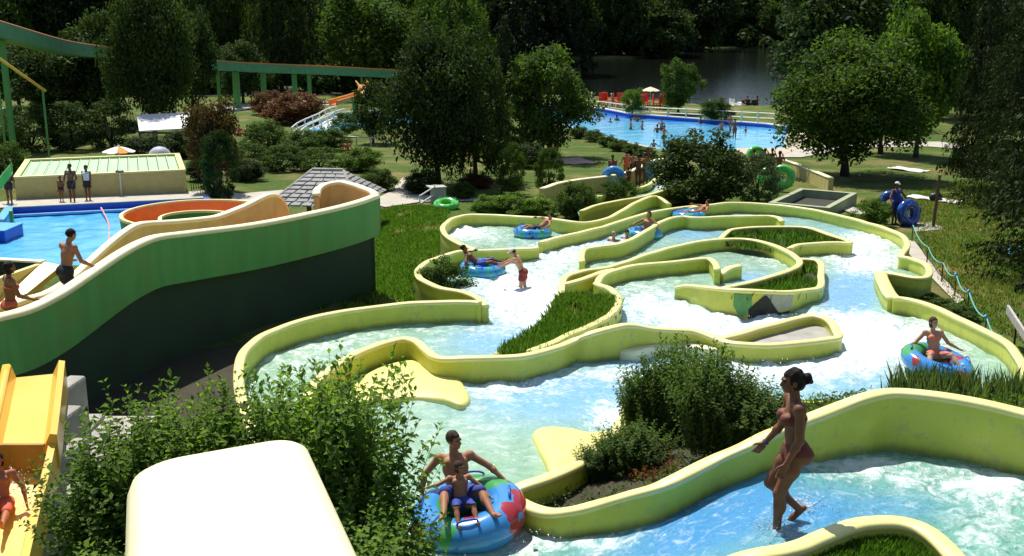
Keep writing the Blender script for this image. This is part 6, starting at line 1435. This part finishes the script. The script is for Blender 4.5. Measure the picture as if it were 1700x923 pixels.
# the helper's left/right are set in person space; x is mirrored by the half turn
person((mp[0] + .05, mp[1] - .31, mp[2] + .08), R(180) + R(12), 'small child sitting between the knees of the man', h=1.06, skin='tanned_skin', hair='brown', hstyle='bob', res=.009, pelvis_z=.15, torso=(0, -.42, 1), build=.98,
       ua=((-.75, .3, -.6), (.9, .35, -.25)), fa=((-.5, .7, -.5), (.75, .5, .1)), th=((-.24, 1, .22), (.16, 1, .20)), sh=((-.05, .85, -.6), (.02, .85, -.7)), head=(0, .05, 1), face=(-.6, .8, -.2), wear=(('trunks', 'blue'),), curl=.6, detail=True)
# ---- girl on the map printed tube at the right
tp = WS(1556, 603, .16); ring((tp[0], tp[1], tp[2]), .47, .20, 'map', 'map printed tube carrying the girl in the coral bikini', rot=(R(8), R(9), 2.3), sx=1.08, spin_first=True)
person((tp[0] + .02, tp[1] + .24, tp[2] + .06), R(180), 'girl in a coral bikini riding the right hand tube', h=1.55, sex='f', skin='fair_skin', hair='brown', hstyle='bob', res=.012, pelvis_z=.06, torso=(0, -.40, 1),
       ua=((-.6, .05, -.8), (.66, .05, -.75)), fa=((-.8, .35, -.42), (.85, .35, -.36)), th=((-.34, 1, .26), (.38, 1, .28)), sh=((-.30, .8, -.55), (.30, .85, -.55)), head=(0, -.06, 1), face=(-.3, 1, -.15), wear=(('bottom', 'pink'), ('top', 'pink')), curl=.7)
# ---- boy lying in the blue tube and the boy in red trunks who holds it
tp = WS(801, 447, .14); ring((tp[0], tp[1], tp[2]), .46, .21, 'blueg', 'blue printed tube held by the boy in red trunks', rot=(R(4), 0, .6))
person((tp[0] - .12, tp[1] + .02, tp[2] - .02), R(-90) , 'dark haired boy lying back in the blue printed tube', h=1.55, skin='brown_skin', hair='dark', res=.016, pelvis_z=.17, torso=(0, -.85, .75), ua=((-.75, -.1, -.1), (.85, -.05, -.55)), fa=((-.3, .8, .1), (.35, .1, -1)), th=((-.22, 1, .30), (.12, 1, .26)), sh=((-.05, 1, -.22), (.02, 1, -.28)), head=(0, -.35, 1), face=(.2, 1, .2), wear=(('shorts', 'blue'),), foot=((0, .5, 1), (0, .6, 1)))
kp = WS(868, 474); person((kp[0], kp[1], kp[2] - .40), R(78), 'boy with a white cap and red trunks wading beside the blue tube', h=1.5, skin='fair_skin', hair='brown', hstyle='cap', res=.014, torso=(0, .50, 1), ua=((-.25, .95, -.55), (.2, .95, -.5)), fa=((-.1, 1, -.45), (.0, 1, -.4)), th=((-.12, .12, -1), (.12, -.04, -1)), sh=((0, -.1, -1), (0, -.1, -1)), head=(0, .55, 1), face=(0, 1, -.5), wear=(('shorts', 'red'),))
# ---- rider in the upper left bowl
tp = WS(884, 386, .13); ring((tp[0], tp[1], tp[2]), .48, .20, 'blueg', 'blue tube turning in the upper left bowl', rot=(R(3), 0, 1.9))
person((tp[0] + .22, tp[1] + .02, tp[2] - .02), R(100), 'rider leaning back in the blue tube of the upper left bowl', h=1.6, skin='tanned_skin', hair='dark', res=.018, pelvis_z=.17, torso=(0, -.85, .6), ua=((-.9, .3, -.3), (.9, .3, .1)), fa=((-.2, .9, -.3), (.3, 1, .0)), th=((-.2, 1, .25), (.25, 1, .2)), sh=((-.1, 1, -.4), (.1, 1, -.4)), head=(0, -.2, 1), wear=(('shorts', 'black'),))
# ---- riders further up
tp = WS(1069, 388, .12); ring((tp[0], tp[1], tp[2]), .44, .2, 'blueg', 'blue tube half hidden by the wavy upper wall', rot=(0, 0, .3))
person((tp[0] + .08, tp[1] + .05, tp[2] - .02), R(150), 'dark haired rider half hidden by the wavy upper wall', h=1.6, skin='tanned_skin', hair='dark', hstyle='bob', res=.02, pelvis_z=.05, torso=(0, -.35, 1), ua=((-.8, .3, -.4), (.8, .3, -.4)), fa=((-.2, .9, -.2), (.2, .9, -.2)), th=((-.25, 1, .15), (.25, 1, .15)), sh=((0, .9, -.4), (0, .9, -.4)), wear=(('shorts', 'black'),))
tp = WS(1143, 358, .12); ring((tp[0], tp[1], tp[2]), .46, .2, 'blueg', 'blue tube drifting along the far wall', rot=(0, 0, 1.3))
person((tp[0] + .3, tp[1] + .05, tp[2] - .0), R(96), 'rider lying stretched out on the tube by the far wall', h=1.65, skin='red_skin', hair='dark', res=.02, pelvis_z=.08, torso=(0, -.8, .5), ua=((-.8, .4, -.2), (.8, .4, .0)), fa=((-.2, .9, .0), (.2, .9, .1)), th=((-.15, 1, .25), (.2, 1, .1)), sh=((-.1, 1, -.4), (.1, 1, -.2)), head=(0, -.2, 1), wear=(('trunks', 'red'),))
for i, (px, py, lb) in enumerate(((971, 381, 'bather up to the neck behind the low lime divider'), (1019, 399, 'bather with wet blond hair behind the wavy upper wall'), (1041, 396, 'dark haired bather behind the wavy upper wall'))):
    p = ON(px, py, W, .05); person((p[0], p[1] + .1, p[2] - 1.25), R(160), lb, h=1.55, skin='tanned_skin', hair=('dark', 'blond', 'dark')[i], res=.025, hands=False, wear=(('trunks', 'black'),))
# ---- people walking up the raised slide
def on_slide(px, dz):
    u = (px - CX) / FPX; best = min(range(len(npth)), key=lambda i: abs((nxy[i] + lf_[i] * .55)[0] / ((nxy[i] + lf_[i] * .55)[1] * cp + 5 * sp) - u)); q_ = nxy[best] + lf_[best] * .55
    return np.array((q_[0], q_[1], npth[best][2] + dz)), tg[best]
p, t = on_slide(108, -.92); az = math.atan2(-t[0], t[1])
person((p[0], p[1], p[2] - .0), az + R(-20), 'bare backed man in black shorts climbing the raised slide', h=1.72, skin='tanned_skin', hair='dark', res=.013, torso=(0, .26, 1), ua=((-.35, .35, -1), (.42, .18, -1)), fa=((-.3, .9, -.45), (.35, .75, -.5)), th=((-.05, .25, -1), (.05, -.1, -1)), sh=((0, -.2, -1), (0, -.2, -1)), head=(0, .35, 1), face=(0, 1, -.45), wear=(('shorts', 'black'),))
p, t = on_slide(16, -.92); az = math.atan2(-t[0], t[1])
person((p[0], p[1], p[2] + .0), az + R(-35), 'dark haired woman with bare shoulders lower down on the raised slide', h=1.66, sex='f', skin='brown_skin', hair='dark', hstyle='bob', res=.013, torso=(0, .08, 1), ua=((-.2, .15, -1), (.3, .25, -1)), fa=((-.1, .9, -.5), (.2, 1, -.45)), th=((-.05, .2, -1), (.05, -.1, -1)), sh=((0, -.2, -1), (0, -.2, -1)), face=(0, 1, -.1), wear=(('bottom', 'orange'), ('top', 'orange')))
# ---- bather in the yellow slide
p = P(-4, 840, 3.8); person((p[0], p[1] + .1, p[2] - .08), R(195), 'bather sliding down the yellow slide in a splash', h=1.4, skin='red_skin', hair='dark', hstyle='bob', res=.013, pelvis_z=.08, torso=(0, -.15, 1), ua=((-.5, .2, -.8), (.5, .2, -.8)), fa=((-.2, .6, -.8), (.2, .6, -.8)), th=((-.15, 1, .1), (.15, 1, .1)), sh=((0, 1, -.1), (0, 1, -.1)), wear=(('trunks', 'orange'),))
# ---- people at the tan block
for (px, py, h_, lb, kw) in ((121, 337, 1.8, 'man with bare chest and grey shorts standing at the tan block', dict(wear=(('shorts', 'black'),), ua=((-.35, .1, -1), (.35, .1, -1)), fa=((.25, .6, -.7), (-.25, .6, -.7)))),
                             (103, 335, 1.2, 'child in dark trunks standing left of the man at the tan block', dict(wear=(('trunks', 'black'),))), (147, 333, 1.66, 'person in a white sleeveless shirt standing at the tan block', dict(wear=(('shorts', 'black'), ('shirt', 'white')))),
                             (17, 338, 1.75, 'man standing at the left end of the tan block', dict(wear=(('shorts', 'black'),), ua=((-.4, .1, -1), (.4, .1, -1))))):
    p = ON(px, py, G); person(p, R(170), lb, h=h_, skin='brown_skin', hair='dark', res=.022, **kw)
# ---- queue with the blue tubes
q_w = lambda px, py: ON(px, py, G)
for i, (px, py, h_, rz, lb, wr_) in enumerate(((1039, 298, 1.55, 20, 'bather in the queue with an orange top next to the upright tube', (('suit', 'orange'),)), (1059, 312, 1.72, 10, 'tall bare backed bather in the middle of the queue', (('trunks', 'rust'),)), (1071, 308, 1.7, -15, 'bare backed bather right in the queue holding the tilted tube', (('trunks', 'black'),)), (1043, 313, 1.1, 30, 'child at the front of the queue', (('trunks', 'red'),)), (1050, 296, 1.45, 0, 'bather at the back of the queue', (('shorts', 'black'),)), (1074, 296, 1.7, 160, 'bather facing the queue from behind', (('shorts', 'blue'),)))):
    p = q_w(px, py); person(p, R(rz), lb, h=h_, skin='brown_skin' if i % 2 else 'tanned_skin', hair='dark', res=.022, wear=wr_, ua=((-.3, .25, -1), (.3, .3, -1)), fa=((-.1, .6, -.7), (.1, .5, -.8)))
p = q_w(1018, 316); tb1 = ring((p[0], p[1], p[2] + .62), .40, .20, 'blue', 'plain blue tube standing upright at the left of the queue', rot=(R(86), 0, R(-14)))
p = q_w(1086, 308); ring((p[0], p[1], p[2] + .68), .40, .20, 'blue', 'plain blue tube held tilted at the right of the queue', rot=(R(60), R(40), R(20)))
p = q_w(1017, 314); person((p[0] + .02, p[1] + .5, p[2] + .05), R(185), 'bather in a red cap behind the upright blue tube', h=1.62, skin='brown_skin', hair='dark', res=.024, wear=(('shorts', 'red'),))
# ---- people with the green tubes
p = q_w(1254, 288); ring((p[0], p[1], p[2] + .95), .42, .20, 'green', 'green tube held high on the left behind the large dark bush', rot=(R(70), R(-20), R(20)))
p = q_w(1298, 318); ring((p[0], p[1], p[2] + .72), .42, .20, 'green', 'green tube held low on the right behind the concrete tank', rot=(R(75), R(30), R(-25)))
p = q_w(1276, 314); ring((p[0], p[1], p[2] + .55), .40, .19, 'green', 'green tube half hidden behind the spiky bush', rot=(R(60), R(-40), R(10)))
for (px, py, h_, lb) in ((1268, 296, 1.65, 'bather between the two green tubes on the left'), (1280, 294, 1.6, 'bather in the middle of the group with green tubes'), (1292, 306, 1.75, 'dark bather carrying the right green tube'), (1250, 292, 1.5, 'child under the high green tube')):
    p = q_w(px, py); person(p, R(20), lb, h=h_, skin='brown_skin', hair='dark', res=.024, wear=(('shorts', 'black'),), ua=((-.5, .3, -.7), (.5, .4, -.4)), fa=((-.1, .6, .3), (.1, .5, .5)))
# ---- walker with the navy tubes on the right
p = ON(1484, 372, G); person(p, R(-150), 'walker with a pale sun hat carrying blue tubes on the right lawn', h=1.72, skin='brown_skin', hair='dark', hstyle='cap', res=.02, wear=(('shorts', 'blue'), ('shirt', 'blue')), ua=((-.6, .2, -.7), (.6, .2, -.7)), fa=((-.3, .4, -.6), (.3, .4, -.6)))
ring((p[0] + .42, p[1] - .35, p[2] + .50), .36, .22, 'navy', 'navy blue tube leaning upright beside the variegated bush', rot=(R(80), R(14), R(25)))
ring((p[0] - .12, p[1] + .25, p[2] + .80), .34, .18, 'navy', 'navy blue tube behind the first one on the walker arm', rot=(R(70), R(-20), R(-10)))
p = ON(741, 347, G); ring((p[0], p[1], p[2] + .2), .40, .18, 'green', 'green tube lying at the left end of the low hedge', rot=(R(12), 0, 0))
# ---- far pool bathers: a few figures, copied
base_pool = FW
def first(kind): return PROTO_P[kind]
PROTO_P = {}
far = [(943 + 41, 204, 'swim'), (1013, 203, 'swim'), (1024, 200, 'swim'), (993, 191, 'swim'), (1047, 215, 'wade'), (1066, 215, 'wade'), (1091, 220, 'wade2'), (1098, 216, 'wade'), (1054, 199, 'swim'), (1058, 202, 'wade2'), (1063, 198, 'swim'), (1102, 238, 'stand'), (1085, 249, 'wade'), (1163, 205, 'wade2'), (1198, 216, 'wade'), (1212, 219, 'stand2'), (1219, 230, 'stand2'), (1237, 234, 'child')]
lbs = {'swim': 'swimmer with only head and shoulders above the bathing pool', 'wade': 'bather standing waist deep in the bathing pool', 'wade2': 'bather standing chest deep in the bathing pool', 'stand': 'bather standing at the near edge of the bathing pool', 'stand2': 'bather walking in the shallow water by the beach', 'child': 'child standing on the sandy edge of the bathing pool'}
for (px, py, kd) in far:
    sink = {'swim': 1.25, 'wade': .75, 'wade2': 1.0, 'stand': .30, 'stand2': .15, 'child': -.05}[kd]; ctr = {'swim': .12, 'wade': .4, 'wade2': .3, 'stand': 0, 'stand2': 0, 'child': 0}[kd]
    p = P(px, py, FW if kd != 'child' else float(G(*P(px, py, .5)[:2])) + .07); l_ = (p[0], p[1], p[2] - sink); rz = random.random() * 6.28
    if kd not in PROTO_P:
        PROTO_P[kd] = person(l_, rz, lbs[kd], h=1.2 if kd == 'child' else 1.7, skin=('brown_skin', 'tanned_skin')[len(PROTO_P) % 2], hair='dark', res=.035, hands=False, wear=(('trunks', ('black', 'red', 'blue')[len(PROTO_P) % 3]),), ua=((-.5, .2, -.8), (.6, .3, -.6)), fa=((-.2, .7, -.4), (.2, .6, -.3)), group='bathers in the far bathing pool')
    else:
        o = copy_tree(PROTO_P[kd]); o.location = l_; o.rotation_euler.z = rz; o.scale = (random.uniform(.9, 1.05),) * 3
# people in vests on the pedal boat
for i, (dx, lb) in enumerate(((-.5, 'left person in a red life vest on the dark pedal boat'), (.55, 'right person in a red life vest on the dark pedal boat'))):
    person((pbt[0] + dx, pbt[1], .5), R(20 + 30 * i), lb, h=1.75, skin='brown_skin', hair='dark', res=.03, hands=False, pelvis_z=.1, wear=(('vest', 'vest'), ('shorts', 'black')), ua=((-.4, .2, -1), (.4, .2, -1)), fa=((0, 1, 0), (0, 1, 0)), th=((-.1, 1, 0), (.1, 1, 0)), sh=((0, .3, -1), (0, .3, -1)))
for (px, py, lb, rz) in ((911, 250, 'sunburnt bather seated on the lawn under the round topped tree', 200), (922, 250, 'second sunburnt bather seated on the lawn beside the first', 160), (397, 226, 'dark haired person seated left on the lawn strip', 180), (409, 226, 'bare shouldered person seated right on the lawn strip', 150), (577, 254, 'bather seated behind the slate roofed hut', 200)):
    p = ON(px, py, G); person((p[0], p[1], p[2]), R(rz), lb, h=1.7, skin='red_skin', hair='dark', res=.03, hands=False, pelvis_z=.12, wear=(('trunks', 'red'),), torso=(0, -.2, 1), ua=((-.4, -.2, -1), (.4, -.2, -1)), th=((-.2, 1, .5), (.2, 1, .5)), sh=((0, .6, -1), (0, .6, -1)))
# ================================================================== marks on the planter wall, spray
def wall_patch(name, key, u0, u1, top, bot, m, w=.15, out=.007, parent=None, n=10):
    """paint lying on the camera side of a wall; top/bot are functions of 0..1 giving fractions of the wall's visible height"""
    pth = WALLS[key]; px = np.array([CX + FPX * p[0] / depth_of(p) for p in pth]); N_ = 34
    ii = np.interp(np.linspace(u0, u1, n), px[:N_], np.arange(N_)); V = []
    tgt = np.gradient(np.array([[p[0], p[1]] for p in pth]), axis=0)
    for j, i in enumerate(ii):
        a = int(min(i, len(pth) - 2)); f_ = i - a; p = pth[a] * (1 - f_) + pth[a + 1] * f_; t = tgt[a] / np.hypot(*tgt[a]); nn = np.array((t[1], -t[0])); s = j / (n - 1)
        zt, zb = p[2] - .09, p[3] + .75
        for k in range(5):
            g_ = top(s) + (bot(s) - top(s)) * k / 4; V.append((p[0] + nn[0] * (w / 2 * 1.06 + out), p[1] + nn[1] * (w / 2 * 1.06 + out), zt + (zb - zt) * g_))
    Fc = [(j * 5 + k, (j + 1) * 5 + k, (j + 1) * 5 + k + 1, j * 5 + k + 1) for j in range(n - 1) for k in range(4)]
    return link(name, mesh(name, V, Fc), m, parent)
wm = [o for o in bpy.data.objects if o.get('label', '').startswith('lime planter wall in mid right')][0]
wall_patch('painted_patch', 'M', 1222, 1248, lambda s: .02, lambda s: .55 + .4 * math.sin(s * 3.1), mat('patch_green', (.10, .30, .08), None, .5, 6), parent=wm)
wall_patch('painted_patch', 'M', 1266, 1312, lambda s: .0 + .03 * s, lambda s: .85 - .1 * s, mat('patch_grey', (.40, .40, .32), (.30, .31, .22), .6, 9), out=.007, parent=wm)
wall_patch('stain', 'M', 1244, 1308, lambda s: max(.02, .62 - 1.6 * s) if s < .38 else .05 + .85 * min(1, max(0, (s - .42) * 3.2)), lambda s: 1.02, mat('black_stain', (.03, .028, .022), (.015, .015, .012), .8, 8), out=.013, parent=wm, n=18)
def spray(spots):
    rg = np.random.default_rng(77); V = []; Q = []
    for (c, rad, hgt, n, s) in spots:
        o = rg.normal(size=(n, 3)) * np.array((rad, rad, 0)) * .5; o[:, 2] = np.abs(rg.normal(size=n)) * hgt * .5 * np.exp(-np.hypot(o[:, 0], o[:, 1]) / rad); ss = s * rg.uniform(.4, 1.3, n)
        for k in range(n):
            b = np.array(c) + o[k]; m = len(V); d = unit(rg.normal(size=(4, 3))) * ss[k]; V += list(b + d); Q += [(m, m + 1, m + 2), (m, m + 2, m + 3), (m, m + 3, m + 1), (m + 1, m + 3, m + 2)]
    me = fast_mesh('spray', np.array(V), np.array(Q)); wm_ = mat('spray_white', (.8, .84, .86), None, .35, 5); tag(link('spray', me, wm_), kind='stuff')
sp_l = []
for (px, py, F_, r, h_, n, s) in ((1290, 880, W2, .26, .14, 420, .012), (1330, 840, W2, .22, .12, 300, .012), (870, 466, W, .5, .25, 260, .018), (870, 520, W, 1.1, .22, 420, .02), (1010, 690, W, .5, .25, 220, .014), (930, 888, W, .8, .3, 420, .014), (1430, 430, W, .9, .25, 320, .02), (1300, 545, W, 1.6, .22, 420, .018), (1250, 605, W, 1.4, .25, 420, .016), (840, 632, W, .8, .22, 260, .015), (1556, 622, W, .8, .15, 200, .014), (800, 455, W, .8, .15, 160, .018), (1450, 772, W2, .9, .1, 180, .01), (1600, 800, W2, 1.0, .1, 200, .01)):
    p = ON(px, py, F_); sp_l.append((p, r, h_, n, s))
p = P(10, 815, 3.8); sp_l.append((p, .45, .45, 420, .013))
spray(sp_l)
# ================================================================== pale slabs and fins in the channels
def slab(label, pts, dz, m, F=W, name='channel_slab', cat='slab', thick=.6, dzs=None):
    pl = []
    for i, (a, b) in enumerate(pts): q_ = ON(a, b, F, dz if dzs is None else dzs[i]); pl.append(np.array((q_[0], q_[1], q_[2], 0)))
    pl = smooth_path(pl, 4, True); c = np.mean([p[:3] for p in pl], 0); V = []; n = len(pl); prof = [(0, -thick), (0, -.07), (.02, -.03), (.06, -.005), (.12, .01), (.45, .03)]
    for (ins, z) in prof:
        for p in pl:
            d = c[:2] - p[:2]; L0 = np.hypot(*d); k = min(ins, L0 * .8) / (L0 + 1e-9); V.append((p[0] + d[0] * k, p[1] + d[1] * k, p[2] + z + (c[2] - p[2]) * k))
    Fc = [(i * n + k, i * n + (k + 1) % n, (i + 1) * n + (k + 1) % n, (i + 1) * n + k) for i in range(len(prof) - 1) for k in range(n)]
    V.append((c[0], c[1], c[2] + .03)); t = (len(prof) - 1) * n
    Fc += [(t + k, t + (k + 1) % n, len(V) - 1) for k in range(n)]
    o = link(name, mesh(name, V, Fc, True), m); return tag(o, label, cat)
M['slab_yellow'] = mat('pale_yellow_paint', (.74, .66, .22), (.66, .60, .18), .5, 2.5, .2, 50, dirt=((.5, .5, .2), 3, .6, .8))
slab('pale yellow sloping slab under the bend of the winding wall', [(566, 672), (584, 640), (622, 610), (672, 597), (715, 596), (748, 605), (768, 632), (780, 662), (766, 671), (730, 662), (690, 658), (630, 664)], .1, M['slab_yellow'])
slab('pale yellow fin beside the tip of the large planter', [(884, 717), (893, 709), (912, 706), (950, 709), (985, 716), (1012, 714), (1004, 732), (978, 755), (944, 775), (918, 783), (904, 760), (891, 735)], .1, M['slab_yellow'])
slab('cream ledge in front of the winding wall beside the drop shaped island', [(1027, 580), (1032, 566), (1048, 558), (1085, 556), (1130, 555), (1170, 558), (1208, 569), (1207, 578), (1180, 580), (1140, 577), (1090, 577), (1050, 583)], .2, M['pale'])
